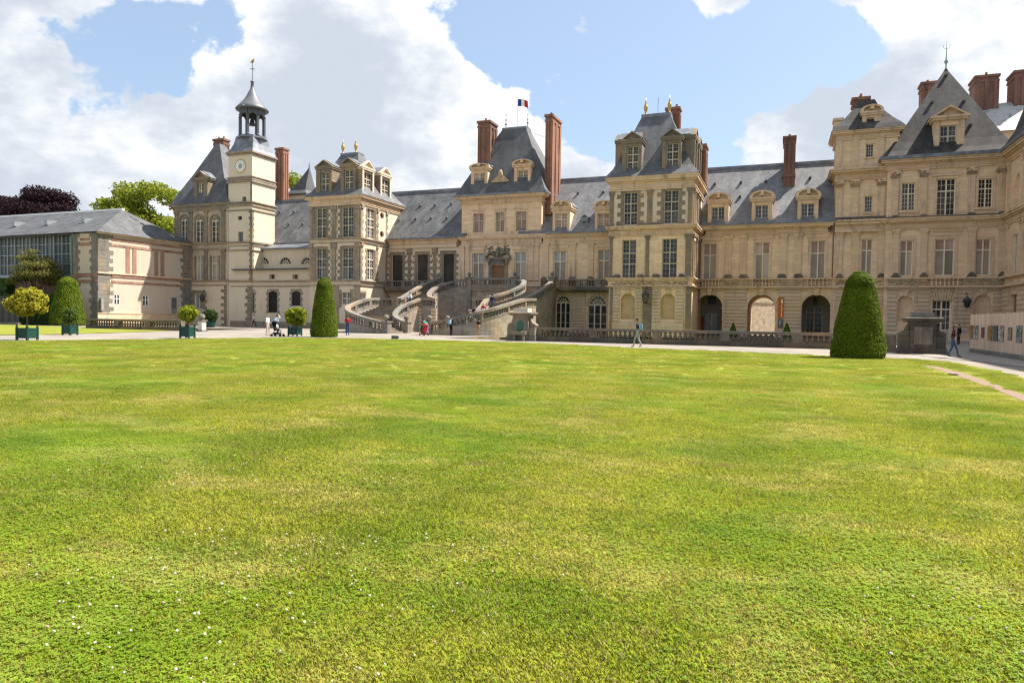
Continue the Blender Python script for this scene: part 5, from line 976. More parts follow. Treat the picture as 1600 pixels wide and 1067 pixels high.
    for o in w1+w2: mb.fbox(f, o[0]-.22, o[0], o[2], o[3]+.22, -.02, .07); mb.fbox(f, o[1], o[1]+.22, o[2], o[3]+.22, -.02, .07); mb.fbox(f, o[0], o[1], o[3], o[3]+.22, -.02, .07)
    o = w1[1]; mb.fbox(f, o[0]-.5, o[1]+.5, o[3]+.36, o[3]+.8, -.02, .12); mb.fbox(f, o[0]-.6, o[1]+.6, o[3]+.8, o[3]+.95, -.02, .26); o = w2[1]; mb.fbox(f, o[0]-.5, o[1]+.5, o[3]+.3, o[3]+.55, -.02, .12)
    for o in (w2[0], w2[2]): mb.fbox(f, o[0]-.25, o[1]+.25, o[2]-.2, o[2], -.02, .16)
    mb.build('pilasters', 'limestone_trim', t, 'stuff'); dk.fbox(f, x0, x1, z1a-.01, z1a+.16, -.02, .52); dk.build('pedestals', 'dark_ledge', t, 'stuff'); cp = MB()
    for a, bq in ((1393.5, 1404), (1437.8, 1448), (1511.5, 1523), (1559.5, 1569.5)): u0, u1 = PX(a, 275, YM), PX(bq, 275, YM); cp.fbox(f, u0-.05, u1+.05, z0b-.78, z0b-.06, -.02, .24); carved(cp, f, u0-.1, u1+.1, z0b-.78, z0b-.06, .24, 16, .14)
    cp.build('capitals', 'capital_stone', t, 'stuff')
    bal_row(t, (PX(1452, 440, YM), YM-.35, zb_), (PX(1499, 440, YM), YM-.35, zb_), zl_-.16-zb_, .36, 1.15, 'limestone_trim')
    cv = MB()
    for a, bq in ((1388, 1448), (1503, 1566)): cv.fbox(f, PX(a, 440, YM), PX(bq, 440, YM), zb_, zl_-.16, -.02, .32); carved(cv, f, PX(a+3, 440, YM), PX(bq-3, 440, YM), zb_+.1, zl_-.25, .32, 70, .13)
    cv.build('carving', 'pale_carving', t, 'stuff')
    ru = MB()
    for a, bq in ((1386, 1400.5), (1428, 1452), (1489, 1519), (1551, 1568)): rustic(ru, f, PX(a, 480, YM), PX(bq, 480, YM), 1.0, zb_-.4, .42, .13)
    for a, bq in ((1386, 1453), (1488, 1569)): ru.fbox(f, PX(a, 480, YM), PX(bq, 480, YM), zb_-.4, zb_-.19, -.02, .2)
    for o in ni: m = (o[0]+o[1])/2; ru.rects([(o[3]-.05, m-.18, m+.18, YM-.16, YM), (zb_-.4, m-.32, m+.32, YM-.24, YM)])
    for i in range(9):     # flat-arch voussoirs over the door
        a0 = dr[0]-.1+(dr[1]-dr[0]+.2)*i/9; a1 = dr[0]-.1+(dr[1]-dr[0]+.2)*(i+1)/9; m = (dr[0]+dr[1])/2; k = 1.35; ru.prism([f(a0+.02, dr[3], -.02), f(a1-.02, dr[3], -.02), f(m+(a1-m)*k-.02, dr[3]+1.15, -.02), f(m+(a0-m)*k+.02, dr[3]+1.15, -.02)], (0, -.14, 0))
    ru.build('rustication', 'limestone_base', t, 'stuff')
    Yt = YM+6.2; tz = PZ(1478, 108, Yt); xm = PX(1478, 108, Yt); rs = []
    for k, e in ((0, 0), (.06, .08), (.15, .18), (.97, .965), (1, .985)): rs.append((z1b+.28+(tz-z1b-.28)*k, x0-.75+(xm-x0+.75)*e, x1+.75+(xm-x1-.75)*e, YM-.75+(Yt-YM+.75)*e, yb+.75+(Yt-yb-.75)*e))
    rf = MB().rects(rs).build('roof', 'slate_mossy', t)
    MB().lathe([(.45, tz-.9), (.16, tz-.4), (.18, tz-.25), (.07, tz), (.07, tz+.5), (.22, tz+.75), (.07, tz+1.0), (.05, tz+1.6), (.02, tz+3.0)], xm, Yt, 10).build('finial', 'copper_green', rf, smooth=True); mb = MB()
    for s_ in (-1, 1): mb.tube([(xm, Yt, tz+2.1), (xm+s_*.25, Yt, tz+2.25), (xm+s_*.36, Yt, tz+2.55), (xm+s_*.22, Yt, tz+2.6)], .022, 4)
    mb.build('finial_scroll', 'copper_green', rf, 'stuff')
    Yd = YM+.1; zt3 = PZ(1481, 196, Yd); dormer(t, F(Yd), PX(1459.5, 215, Yd), PX(1507, 215, Yd), z1b+.3, zt3+.6, (PX(1468, 215, Yd), PX(1495, 215, Yd), z1b+.4, zt3, 'r'), 'tri', PZ(1484, 165, Yd)-zt3-.9, 4, rows=(.62, .38), fine=(2, 3), panes=('glass_dark', 'glass_blue'), frame='stone_mullion', over=.4, bar=.12)
    pts = []
    for px, py in ((1456, 160), (1505.5, 158.5), (1447, 195.5), (1516, 195.5), (1478, 118)):
        Yv = YM+(z1b*0)+(Yt-YM)*.0; d = ray(px, py)
        e0, e1 = rs[2], rs[3]; sl_ = (e1[0]-e0[0])/(e1[3]-e0[3]); s_ = (e0[0]-CAM_H-e0[3]*sl_)/(d.z-d.y*sl_); p = d*s_; pts.append((p.x, p.y-.1, CAM_H+p.z-.1))
    vents(t, pts)
    Yc = YM+12; chimney(t, PX(1440, 150, Yc), PX(1462, 150, Yc), Yc, Yc+1.8, z1b, PZ(1450, 128, Yc), 'brick', 1)
    lantern('wall_lantern', 'black lantern on an iron bracket right of the tall glazed door', f, PX(1508, 472, YM), PZ(1508, 473, YM)-.2, 1.1)
    # right wing along the court
    X = XM1+.02; fl = FL(X); Y0 = 22.0
    t = thing('court_wing', 'shaded limestone wing running forward at the right edge, with cornices and lead gutter', 'building', (X, YM, 0)); yv = lambda a: a
    wy = [(77.0, 78.6), (72.2, 73.8), (67.4, 69), (62.6, 64.2), (57.8, 59.4), (53, 54.6), (48.2, 49.8), (43.4, 45), (38.6, 40.2), (33.8, 35.4), (29, 30.6), (24.4, 26)]
    o1 = [(a, bq, zl_, q(375), 'r') for a, bq in wy]; o2 = [(a, bq, q(337), q(287), 'a') for a, bq in wy]; og = [(a-.3, bq+.3, -.1, q(462), 'r') for a, bq in wy]
    mb = MB(); wall(mb, fl, Y0, YM, -.2, zl_, og, .4); wall(mb, fl, Y0, YM, zl_, z0a, o1, .35); wall(mb, fl, Y0, YM, z0a, z0b, o2, .35); wall(mb, F(Y0), X, X+11, -.2, z0b, [], .1); wall(mb, FR(X+11), Y0, YM, -.2, z0b, [], .1); mb.build('wall', 'limestone', t)
    for o in o1: window(t, fl, o, 2, (.7, .3), (1, 1), .1, .03, 'glass_blind', n=-.2)
    for o in o2: MB().add([fl(u, z, -.3) for u, z in outline(o)], [tuple(range(len(outline(o))))]).build('blind_niche', 'limestone', t)
    for o in og: MB().add([fl(o[0], o[2], -.38), fl(o[1], o[2], -.38), fl(o[1], o[3], -.38), fl(o[0], o[3], -.38)], [(0, 1, 2, 3)]).build('door', 'oak', t)
    mb = MB()
    for z0, z1, p in cornice_steps(z0a, z1a, .6)+cornice_steps(z0b, z1b, .68)+[(zl_-.2, zl_, .45), (zb_-.2, zb_, .5)]: mb.box(X-p, X+.3, Y0-p, YM-.02, z0, z1)
    mb.build('cornice', 'limestone_trim', t); MB().box(X-.85, X+.3, Y0-.8, YM-.9, z1b, z1b+.32).build('gutter', 'lead', t)
    mb = MB()
    for a, bq in wy:
        for d_ in (-1.35, .75): pilaster(mb, fl, bq+d_+.5 if d_ > 0 else a+d_, (bq+d_+.5 if d_ > 0 else a+d_)+.55, zl_, z0a+.02, .45, .15); pilaster(mb, fl, bq+d_+.5 if d_ > 0 else a+d_, (bq+d_+.5 if d_ > 0 else a+d_)+.55, z1a, z0b+.02, .75, .15)
        rustic(mb, fl, bq+.35, bq+2.7 if bq < 77 else YM-.2, 1.0, zb_-.3, .42, .1)
    mb.build('pilasters', 'limestone_trim', t, 'stuff')
    zr = z1b+9.2; MB().loft([[(X-.7, y_, z1b+.25), (X+.6, y_, z1b+2.2), (X+2.5, y_, z1b+8.2), (X+5.5, y_, zr), (X+8.5, y_, z1b+8.2), (X+11.5, y_, z1b+.25)] for y_ in (Y0-.5, YM+.5)]).build('roof', 'slate_mossy', t)
    # pale roof range and its chimneys behind the pyramid
    Yb = YM+16; xa, xb = PX(1525, 190, Yb), PX(1640, 190, Yb); za, zc = PZ(1560, 205, Yb), PZ(1560, 168, Yb+4); zc2 = za
    t = thing('rear_range', 'range with sunlit pale lead roof seen behind the pyramid roof', 'building', ((xa+xb)/2, Yb, 0)); MB().box(xa-6, xb, Yb+.4, Yb+8, 0, za).build('wall', 'limestone', t); MB().add([(xa-6, Yb, za), (xb, Yb, za), (xb, Yb+5, zc+1.0), (xa-6, Yb+5, zc), (xb, Yb+10, za), (xa-6, Yb+10, za)], [(0, 1, 2, 3), (3, 2, 4, 5), (0, 3, 5), (1, 4, 2)]).build('roof', 'pale_lead', t)
    Yc = Yb+4; chimney(t, PX(1524, 140, Yc), PX(1560, 140, Yc), Yc, Yc+3, zc-2, PZ(1545, 117, Yc), 'brick_dark', 3); chimney(t, PX(1585, 140, Yc), PX(1612, 140, Yc), Yc, Yc+3, zc-2, PZ(1592, 110, Yc), 'brick_dark', 1)
b = NB('pale_lead'); b.fin(b.mix(b.rng(b.noise(1.2, 7, .7), .52, .66), (.42, .41, .39), (.16, .14, .12)), .5); b = NB('door_panel'); b.fin((.42, .39, .33), .6)
corner_pavilion()

# ---- tennis-court building at the left, its side wall facing the court
XJ, YJ = PX(297, 430, CL)+.3, None
YJ = S(152.8, 430, XJ)[0]
def left_hall():
    t = thing('brick_banded_hall', 'long hall with hipped slate roof, cream walls, red brick bands and glazed gallery', 'building', (XJ, YJ, 0)); fr = FR(XJ); f = F(YJ); y1 = CL-.1
    z = lambda py: S(152.8, py, XJ)[1]; ze = z(364); xl = PX(113.5, 400, YJ); sq = lambda px, py: S(px, py, XJ)
    w_ = []
    for a, bq, tp, lo in ((178.2, 187.5, 461, 476.5), (223, 232.3, 462.5, 478)): w_.append((sq(a, 470)[0], sq(bq, 470)[0], sq((a+bq)/2, lo)[1], sq((a+bq)/2, tp)[1], 'r'))
    dr = (sq(268, 480)[0], sq(277, 480)[0], -.1, sq(272, 465)[1], 'r')
    mb = MB(); wall(mb, fr, YJ, y1, -.2, ze, w_+[dr], .35); wall(mb, f, xl, XJ, -.2, ze, [], .3); mb.build('wall', 'hall_plaster', t)
    for o in w_: window(t, fr, o, 2, (.6, .4), (1, 1), .08, .03, 'glass_dark', 'plaque_white', n=-.1)
    d = MB().fbox(fr, dr[0], dr[1], -.1, dr[3], -.2, -.12).build('door', 'zinc', t); MB().fbox(fr, dr[0]+.1, dr[1]-.1, dr[3]-1.6, dr[3]-.1, -.12, -.09).build('pane', 'glass_blue', d)
    q = MB(); quoins(q, fr, YJ, -.2, ze, 1, 2.1, 1.6, .52, .04); quoins(q, fr, y1, -.2, ze, -1, 1.9, 1.5, .52, .04); quoins(q, f, XJ, -.2, ze, -1, 1.5, 1.1, .52, .04); quoins(q, f, xl, -.2, ze, 1, 1.4, 1.0, .52, .04); q.build('quoins', 'rail_stone', t, 'stuff')
    zb1, zb2 = z(426.8), z(437); g = MB()
    for z1_, h, n in ((ze-.40, .32, .06), (z(378.5), .30, .06), (zb1, .36, .1), (zb2, .30, .06)): g.fbox(fr, YJ+1.9, y1-1.6, z1_-h, z1_, -.02, n)
    for px in (199.5, 210, 244, 253.5): yy = sq(px, 400)[0]; g.fbox(fr, yy-.3, yy+.3, zb1, z(378.5)-.4, -.02, .05)
    g.fbox(f, xl+1.4, XJ-1.4, ze-.9, ze-.6, -.02, .05); g.fbox(f, xl+1.4, XJ-1.4, z(378.5)-.4, z(378.5), -.02, .05); g.fbox(f, xl, XJ, zb1-.5, zb1, -.02, .09); g.fbox(f, xl, XJ, zb2-.42, zb2, -.02, .06); g.build('brick_bands', 'brick_trim', t, 'stuff')
    s_ = MB(); s_.fbox(fr, YJ-.1, y1, zb1, zb1+.16, -.02, .2); s_.fbox(fr, YJ-.1, y1, -.2, z(490), -.02, .14); s_.fbox(fr, YJ-.14, y1, z(490), z(488.7), -.02, .2); s_.fbox(fr, YJ-.1, y1, ze-.05, ze+.2, -.02, .32); s_.build('string_course', 'limestone_trim', t, 'stuff')
    # roof: ridge runs left, hipped towards the court
    yr = YJ+(y1-YJ)*.5; xr, zr = PX(191, 327.5, yr), PZ(191, 327.5, yr); XL = PX(-160, 350, YJ); E_ = .5
    MB().add([(XL, YJ-E_+.8, ze+.15), (XJ+E_, YJ-E_, ze+.15), (XJ+E_, y1+.3, ze+.15), (XL, y1+.3, ze+.15), (XL, yr, zr), (xr, yr, zr)], [(0, 1, 5, 4), (1, 2, 5), (2, 3, 4, 5), (0, 4, 3)]).build('roof', 'slate_smooth', t)
    MB().box(XL, xr+.2, yr-.2, yr+.2, zr-.15, zr+.15).build('ridge_cap', 'plaque_white', t)
    sl_ = (zr-ze-.15)/(yr-YJ+E_); pts = []
    for px, py in ((27, 351), (78, 349), (136, 345.5)):
        d = ray(px, py); k = (ze+.15-CAM_H-(YJ-E_)*sl_)/(d.z-d.y*sl_); p = d*k; MB().rects([(CAM_H+p.z-.3, p.x-.3, p.x+.3, p.y-.6, p.y+1.), (CAM_H+p.z+.3, p.x-.3, p.x+.3, p.y-.6, p.y+1.), (CAM_H+p.z+.4, p.x-.3, p.x+.3, p.y+.2, p.y+1.2)]).build('roof_hatch', 'zinc', t)
    # glazed gallery set back a little, then a plain wall below
    Yg = YJ+.9; fg = F(Yg); zt = PZ(60, 372, Yg); zm = PZ(60, 418, Yg); zl = PZ(60, 434, Yg); MB().fbox(fg, XL, xl, -.2, zl, -.3, 0).build('gallery_wall', 'gallery_wall', t); MB().fbox(fg, XL, xl, zl, zl+.4, -.3, .1).build('gallery_sill', 'zinc', t)
    n = int((xl-XL)/1.55); fm = MB()
    for i in range(n+1): u = XL+(xl-XL)*i/n; fm.fbox(fg, u-.06, u+.06, zl+.4, zt+.6, -.1, .1); fm.fbox(fg, u-.72, u-.69, zl+.4, zt+.6, -.1, .04)
    for k in range(1, 4): zz = zl+.4+(zt-zl)*k/4; fm.fbox(fg, XL, xl, zz-.04, zz+.04, -.1, .05)
    fm.build('glazing_frame', 'zinc', t)
    for i in range(n): u = XL+(xl-XL)*i/n; MB().fbox(fg, u+.02, u+(xl-XL)/n-.02, zl+.4, zt+.6, -.16, -.12).build('gallery_pane', 'gallery_glass', t)
    MB().box(XL, xl-.1, Yg-.75, Yg-.55, zt+.1, zt+.45).build('gutter', 'dark_metal', t); MB().tube([(xl-.2, Yg-.7, zt+.3), (xl-.08, YJ-.12, zt-.4), (xl-.08, YJ-.12, zl)], .11, 8).build('drainpipe', 'drain_green', t)
    x, zz = XJ+.05, sq(157, 478)[1]; bx_ = thing('display_case', 'narrow grey display case on the corner of the banded hall', 'display case', (XJ, sq(157, 478)[0], sq(157, 485)[1])); ya, yb_ = sq(155.3, 478)[0], sq(160.2, 478)[0]; MB().box(XJ+.02, XJ+.3, ya, yb_, sq(157, 485.5)[1], sq(157, 465.5)[1]).build('case', 'zinc', bx_); MB().box(XJ+.3, XJ+.31, ya+.1, yb_-.1, sq(157, 484.5)[1], sq(157, 467)[1]).build('pane', 'glass_blind', bx_)
b = NB('gallery_wall'); b.fin(b.mix(b.noise(.8, 5), (.20, .12, .085), (.30, .20, .14)), .9)
left_hall()

# ---- wall of the court beyond the passage
a, bq = Vector((PX(1150, 490, 106), 106, 0)), Vector((PX(1240, 490, 118), 118, 0))
cw = thing('rear_court_wall', 'sunlit old stone wall seen through the middle arch', 'wall', (a+bq)/2); d = (bq-a).normalized(); nn = Vector((d.y, -d.x, 0)); a -= d*6; bq += d*6; frw = lambda u, z, n=0: tuple(a+d*u+nn*n+Vector((0, 0, z)))
MB().fbox(frw, 0, (bq-a).length, -.2, 8.5, -.6, 0).build('wall', 'old_rubble', cw); mb = MB()
for i in range(60): u, z = random.uniform(0, (bq-a).length), random.uniform(.3, 7.5); mb.fbox(frw, u, u+random.uniform(.4, .8), z, z+random.uniform(.2, .35), -.1, random.uniform(.02, .06))
mb.fbox(frw, 0, (bq-a).length, 4.6, 4.85, -.1, .12); mb.build('stones', 'old_rubble', cw, 'stuff')

# ------------------------------------------------------------------ terrace balcony and horseshoe staircase
AX = -33.9
def smooth_path(ctrl, n=40):
    c = [Vector(p) for p in ctrl]; c = [2*c[0]-c[1]]+c+[2*c[-1]-c[-2]]; out = []
    for i in range(1, len(c)-2):
        for k in range(n):
            t = k/n; a0, a1, a2, a3 = c[i-1], c[i], c[i+1], c[i+2]
            out.append(.5*((2*a1)+(a2-a0)*t+(2*a0-5*a1+4*a2-a3)*t*t+(3*a1-a0-3*a2+a3)*t**3))
    out.append(c[-2]); return out
def resample(pts, step):
    d = [0]
    for a_, b_ in zip(pts, pts[1:]): d.append(d[-1]+(b_-a_).length)
    n = max(2, round(d[-1]/step)); out = []; j = 0
    for i in range(n+1):
        s_ = d[-1]*i/n
        while j < len(d)-2 and d[j+1] < s_: j += 1
        f_ = (s_-d[j])/max(1e-9, d[j+1]-d[j]); out.append(pts[j].lerp(pts[j+1], f_))
    return out
def ribbon(mb, pts, w0, w1, h0, h1, base=None):
    """strip swept along pts; w0..w1 sideways, h0..h1 above the path (base: fixed foot height)"""
    rings = []
    for i, p in enumerate(pts):
        t = (pts[min(i+1, len(pts)-1)]-pts[max(i-1, 0)]); t.z = 0; t.normalize(); s_ = Vector((-t.y, t.x, 0))
        lo = base if base is not None else p.z+h0
        rings.append([(p.x+s_.x*w0, p.y+s_.y*w0, lo), (p.x+s_.x*w1, p.y+s_.y*w1, lo), (p.x+s_.x*w1, p.y+s_.y*w1, p.z+h1), (p.x+s_.x*w0, p.y+s_.y*w0, p.z+h1)])
    return mb.loft(rings)
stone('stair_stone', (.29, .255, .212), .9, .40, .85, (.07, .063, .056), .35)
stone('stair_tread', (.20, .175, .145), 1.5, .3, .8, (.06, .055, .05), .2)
ST = thing('horseshoe_staircase', 'great curved horseshoe staircase of weathered stone with balustrades and ball finials', 'staircase', (AX, 66, 0))
ZM = 2.75
def balustrade_along(parent, ctrl, base=-.2, pitch=.40, n=24):
    pts = resample(smooth_path(ctrl, n), .5)
    ribbon(MB(), pts, -.22, .22, 0, .12, base).build('stair_wall', 'stair_stone', parent)
    ribbon(MB(), pts, -.25, .25, .12, .24).build('plinth_rail', 'rail_stone', parent); ribbon(MB(), pts, -.29, .29, .80, 1.07).build('handrail', 'rail_stone', parent)
    bp = resample(pts, pitch)
    for k, p in enumerate(bp[1:-1]):
        if k % 9 == 4: me = bal_pier
        else: me = bal_mesh(.58, 1.45)
        link('baluster' if k % 9 != 4 else 'pier', me, None, parent, None, (p.x, p.y, p.z+.23))
    return pts
bal_pier = MB().box(-.24, .24, -.2, .2, 0, .6).mesh('pier'); bal_pier.materials.append(M['rail_stone'])
def ball(parent, x, y, z, r=.27):
    MB().box(x-.38, x+.38, y-.38, y+.38, -.2, z+1.05).build('newel', 'rail_stone', parent); MB().box(x-.46, x+.46, y-.46, y+.46, z+1.05, z+1.2).build('newel_cap', 'rail_stone', parent)
    MB().lathe([(.14, z+1.2), (.12, z+1.32)]+[(r*math.sin(math.pi*i/10)+.001, z+1.3+r-r*math.cos(math.pi*i/10)) for i in range(1, 11)], x, y, 14).build('ball_finial', 'rail_stone', parent, smooth=True)
for s in (-1, 1):
    U = lambda u, y, z: (AX+s*u, y, z)
    lo = [U(2.4, 58.3, 0), U(4.6, 58.0, .5), U(6.8, 58.6, 1.05), U(8.3, 60.3, 1.6), U(8.9, 62.6, 2.1), U(9.3, 65.5, 2.6), U(9.6, 68.1, ZM)]
    li = [U(2.4, 62.2, 0), U(3.8, 62.5, .6), U(4.6, 63.8, 1.2), U(4.7, 65.5, 1.9), U(4.1, 68.2, ZM)]
    ui = [U(2.3, 68.5, ZM), U(3.8, 69.8, 3.05), U(5.0, 72.2, 3.7), U(5.5, 75.0, 4.5), U(4.8, 77.6, 5.2), U(3.1, 79.0, ZF)]
    uo = [U(7.4, 69.0, ZM), U(7.9, 71.0, 3.1), U(8.3, 74.0, 4.0), U(8.35, 77.0, 4.9), U(7.8, 79.4, ZF)]
    plo = balustrade_along(ST, lo); pli = balustrade_along(ST, li); pui = balustrade_along(ST, ui); puo = balustrade_along(ST, uo)
    balustrade_along(ST, [U(7.5, 69.0, ZM), U(8.5, 68.6, ZM), U(9.6, 68.2, ZM)], -.2, .4, 6); balustrade_along(ST, [U(4.1, 68.2, ZM), U(3.2, 68.35, ZM), U(2.3, 68.5, ZM)], -.2, .4, 6)
    for (u, y) in ((2.4, 58.3), (2.4, 62.2)): ball(ST, AX+s*u, y, 0)
    ball(ST, AX+s*3.1, 79.0, ZF, .26); ball(ST, AX+s*7.8, 79.5, ZF, .26)
    # flights: stepped strips between the two walls
    for nm, A, B, n in (('lower_flight', lo, li, 17), ('upper_flight', uo, ui, 18)):
        a_ = resample(smooth_path(A), .05); b_ = resample(smooth_path(B), .05); mb = MB(); z0 = A[0][2]; z1 = A[-1][2]
        get = lambda L_, f_: L_[min(len(L_)-1, int(f_*(len(L_)-1)))]
        for i in range(n):
            f0, f1 = i/n, (i+1)/n; z = z0+(z1-z0)*(i+1)/n; q4 = [get(a_, f0), get(a_, f1), get(b_, f1), get(b_, f0)]
            mb.add([(p.x, p.y, zz) for zz in (-.1, z) for p in q4], [(0, 1, 2, 3), (7, 6, 5, 4), (0, 4, 5, 1), (1, 5, 6, 2), (2, 6, 7, 3), (3, 7, 4, 0)])
        mb.build(nm, 'stair_tread', ST, 'stuff')
    MB().prism([U(4.1, 68.2, -.1), U(9.6, 68.1, -.1), U(7.6, 69.05, -.1), U(2.3, 68.6, -.1)], (0, 0, ZM+.08)).build('half_landing', 'stair_tread', ST)
    # piers under the half landing and an arch between them
    for (u, y) in ((2.3, 68.2), (4.1, 67.9)): rm = MB(); rustic(rm, F(y-.05), AX+s*u-.35, AX+s*u+.35, 0, ZM-.1, .36, .14); rm.build('rusticated_pier', 'limestone_base', ST, 'stuff')
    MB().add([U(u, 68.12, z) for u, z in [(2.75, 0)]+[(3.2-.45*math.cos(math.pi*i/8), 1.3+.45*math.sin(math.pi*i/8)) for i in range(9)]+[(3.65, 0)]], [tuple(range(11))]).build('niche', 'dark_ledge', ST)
# top landing, its front wall with an arch
z = ZF; fw = F(79.0); op = (AX-1.5, AX+1.5, -.2, 3.6, 'a', 2.2)
mb = MB(); wall(mb, fw, AX-3.1, AX+3.1, -.2, z, [op], 2.2); mb.build('landing_wall', 'stair_stone', ST)
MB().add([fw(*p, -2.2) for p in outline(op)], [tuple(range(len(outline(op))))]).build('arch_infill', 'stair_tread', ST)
mb = MB(); mb.box(AX-8.0, AX+8.0, 79.3, 81.95, z-.35, z-.01); mb.box(AX-3.1, AX+3.1, 78.7, 79.3, z-.3, z); mb.build('top_landing', 'stair_tread', ST)
for s in (-1, 1):
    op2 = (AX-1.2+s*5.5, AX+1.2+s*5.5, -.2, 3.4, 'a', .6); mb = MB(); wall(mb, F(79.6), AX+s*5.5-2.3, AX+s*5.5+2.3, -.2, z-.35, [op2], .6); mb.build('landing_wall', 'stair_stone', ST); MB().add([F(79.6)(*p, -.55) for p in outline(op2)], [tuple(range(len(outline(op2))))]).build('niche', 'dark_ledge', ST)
balustrade_along(ST, [(AX-3.1, 79.0, z), (AX, 79.0, z), (AX+3.1, 79.0, z)], z-.5, .40, 8)
def terrace(x0, x1, label):
    t = thing('terrace_balustrade', label, 'balustrade', ((x0+x1)/2, DW-.9, 0)); mb = MB(); mb.box(x0, x1, DW-1.15, DW-.02, ZF-.4, ZF-.02); mb.box(x0, x1, DW-.95, DW-.02, ZF-.6, ZF-.4); mb.build('slab', 'dark_ledge', t)
    MB().box(x0, x1, DW-1.1, DW-.72, ZF-.02, ZF+.13).build('plinth_rail', 'weathered_stone', t); MB().box(x0, x1, DW-1.12, DW-.7, ZF+.8, ZF+.97).build('handrail', 'weathered_stone', t)
    n = max(1, round((x1-x0)/2.6)); L_ = (x1-x0)/n
    for i in range(n):
        bal_row(t, (x0+i*L_+.35, DW-.91, ZF+.13), (x0+(i+1)*L_-.35, DW-.91, ZF+.13), .67, .36, 1.1, 'weathered_stone')
        MB().box(x0+i*L_-.3, x0+i*L_+.3, DW-1.08, DW-.74, ZF+.13, ZF+.8).build('pier', 'weathered_stone', t)
terrace(AX+8.1, XC1-.1, 'dark stone balcony balustrade right of the staircase above the arched glass doors'); terrace(XP2+.15, AX-8.1, 'dark stone balcony balustrade left of the staircase below the shuttered windows')

# ------------------------------------------------------------------ balustrades of the dry moat
def moat_balustrade(name, label, x0, x1, y, h=1.0, pitch=.33, bay=4.6):
    t = thing(name, label, 'balustrade', ((x0+x1)/2, y, 0), 'balustrades along the moat')
    MB().box(x0, x1, y-.28, y+.28, -.1, .32).build('plinth', 'dark_moat_stone', t); MB().box(x0, x1, y-.27, y+.27, h-.2, h).build('handrail', 'moat_rail', t); n = max(1, round((x1-x0)/bay)); L_ = (x1-x0)/n
    for i in range(n+1): xx = min(max(x0+i*L_, x0+.3), x1-.3); MB().box(xx-.3, xx+.3, y-.245, y+.245, .32, h-.2).build('pier', 'moat_rail', t)
    for i in range(n): bal_row(t, (x0+i*L_+.4, y, .32), (x0+(i+1)*L_-.4, y, .32), h-.52, pitch, 1.3, 'moat_rail')
stone('dark_moat_stone', (.10, .088, .072), .9, .32, .7, (.035, .033, .03), .35)
YB = 48.5
moat_balustrade('moat_balustrade', 'long dark stone balustrade in front of the arcade, right of the fountain pedestal', PX(836, 520, YB), 5.6, YB)
gx = G(140, 514.5); moat_balustrade('moat_balustrade', 'dark stone balustrade in front of the brick-banded hall', PX(138, 505, 50), PX(286, 505, 50), 50)
def pedestal(label, xc, y, w_, h, plinth=True, fountain=False, m='weathered_stone'):
    t = thing('scrolled_pedestal', label, 'pedestal', (xc, y, 0), 'scrolled pedestals on the moat wall')
    bd = MB(); bd.box(xc-w_*.28, xc+w_*.28, y-.55, y+.6, -.1, h-.1); bd.box(xc-w_*.5, xc+w_*.5, y-.42, y+.5, -.1, h*.50); bd.box(xc-w_*.53, xc+w_*.53, y-.5, y+.6, -.1, .3); bd.build('body', m, t)
    MB().rects([(h-.1, xc-w_*.34, xc+w_*.34, y-.6, y+.65), (h+.02, xc-w_*.41, xc+w_*.41, y-.8, y+.8), (h+.12, xc-w_*.42, xc+w_*.42, y-.83, y+.82), (h+.17, xc-w_*.4, xc+w_*.4, y-.7, y+.7)]).build('cap', m, t)
    for s_ in (-1, 1): MB().prism([(xc+s_*w_*.29, y-.3, h*.50), (xc+s_*w_*.49, y-.3, h*.50), (xc+s_*w_*.52, y-.3, h*.58), (xc+s_*w_*.46, y-.3, h*.65), (xc+s_*w_*.38, y-.3, h*.68), (xc+s_*w_*.33, y-.3, h*.84), (xc+s_*w_*.29, y-.3, h*.88)], (0, .7, 0)).build('scroll', m, t)
    MB().box(xc-w_*.2, xc+w_*.2, y-.60, y-.54, .5, h-.35).build('panel', 'weathered_stone', t)
    if plinth: MB().box(xc-w_*.24, xc+w_*.24, y-.45, y+.45, h+.17, h+.17+.30).build('white_block' if fountain else 'block', 'block_pale' if fountain else 'rail_stone', t)
    if fountain:
        MB().lathe([(.02, .75), (.26, .8), (.28, 1.15), (.2, 1.4), (.02, 1.5)], xc, y-.62, 10, 1, .5).build('bronze_mask', 'bronze_green', t); MB().rects([(.42, xc-.5, xc+.5, y-1.0, y-.5), (.68, xc-.55, xc+.55, y-1.05, y-.5), (.70, xc-.45, xc+.45, y-.95, y-.55)]).build('basin', 'rail_stone', t)
        for s_ in (-1, 1): MB().box(xc+s_*.35-.08, xc+s_*.35+.08, y-.9, y-.6, -.05, .43).build('basin_leg', 'rail_stone', t)
b = NB('block_pale'); b.fin((.55, .51, .44), .8); b = NB('bronze_green'); b.fin((.045, .13, .09), .5)
pedestal('stone fountain pedestal with green bronze mask at the foot of the stairs', PX(817, 510, YB-.3), YB-.3, 2.2, 1.95, True, True)
pedestal('dark weathered pedestal with flat cap beside the right topiary', PX(1440, 520, 44.5), 44.5, 2.25, 1.85, True, False, 'dark_moat_stone')
YR = 45.5; t = thing('moat_wall', 'dark stone parapet linking the balustrade and the right pedestal', 'wall', (5.6, YB-1, 0)); MB().prism([(5.4, YB-.25, -.1), (5.4, YB+.25, -.1), (6.3, YR+.5, -.1), (6.3, YR-.2, -.1)], (0, 0, 1.05)).build('parapet', 'dark_moat_stone', t); MB().prism([(5.3, YB-.32, .95), (5.3, YB+.3, .95), (6.4, YR+.55, .95), (6.4, YR-.25, .95)], (0, 0, .16)).build('coping', 'weathered_stone', t)
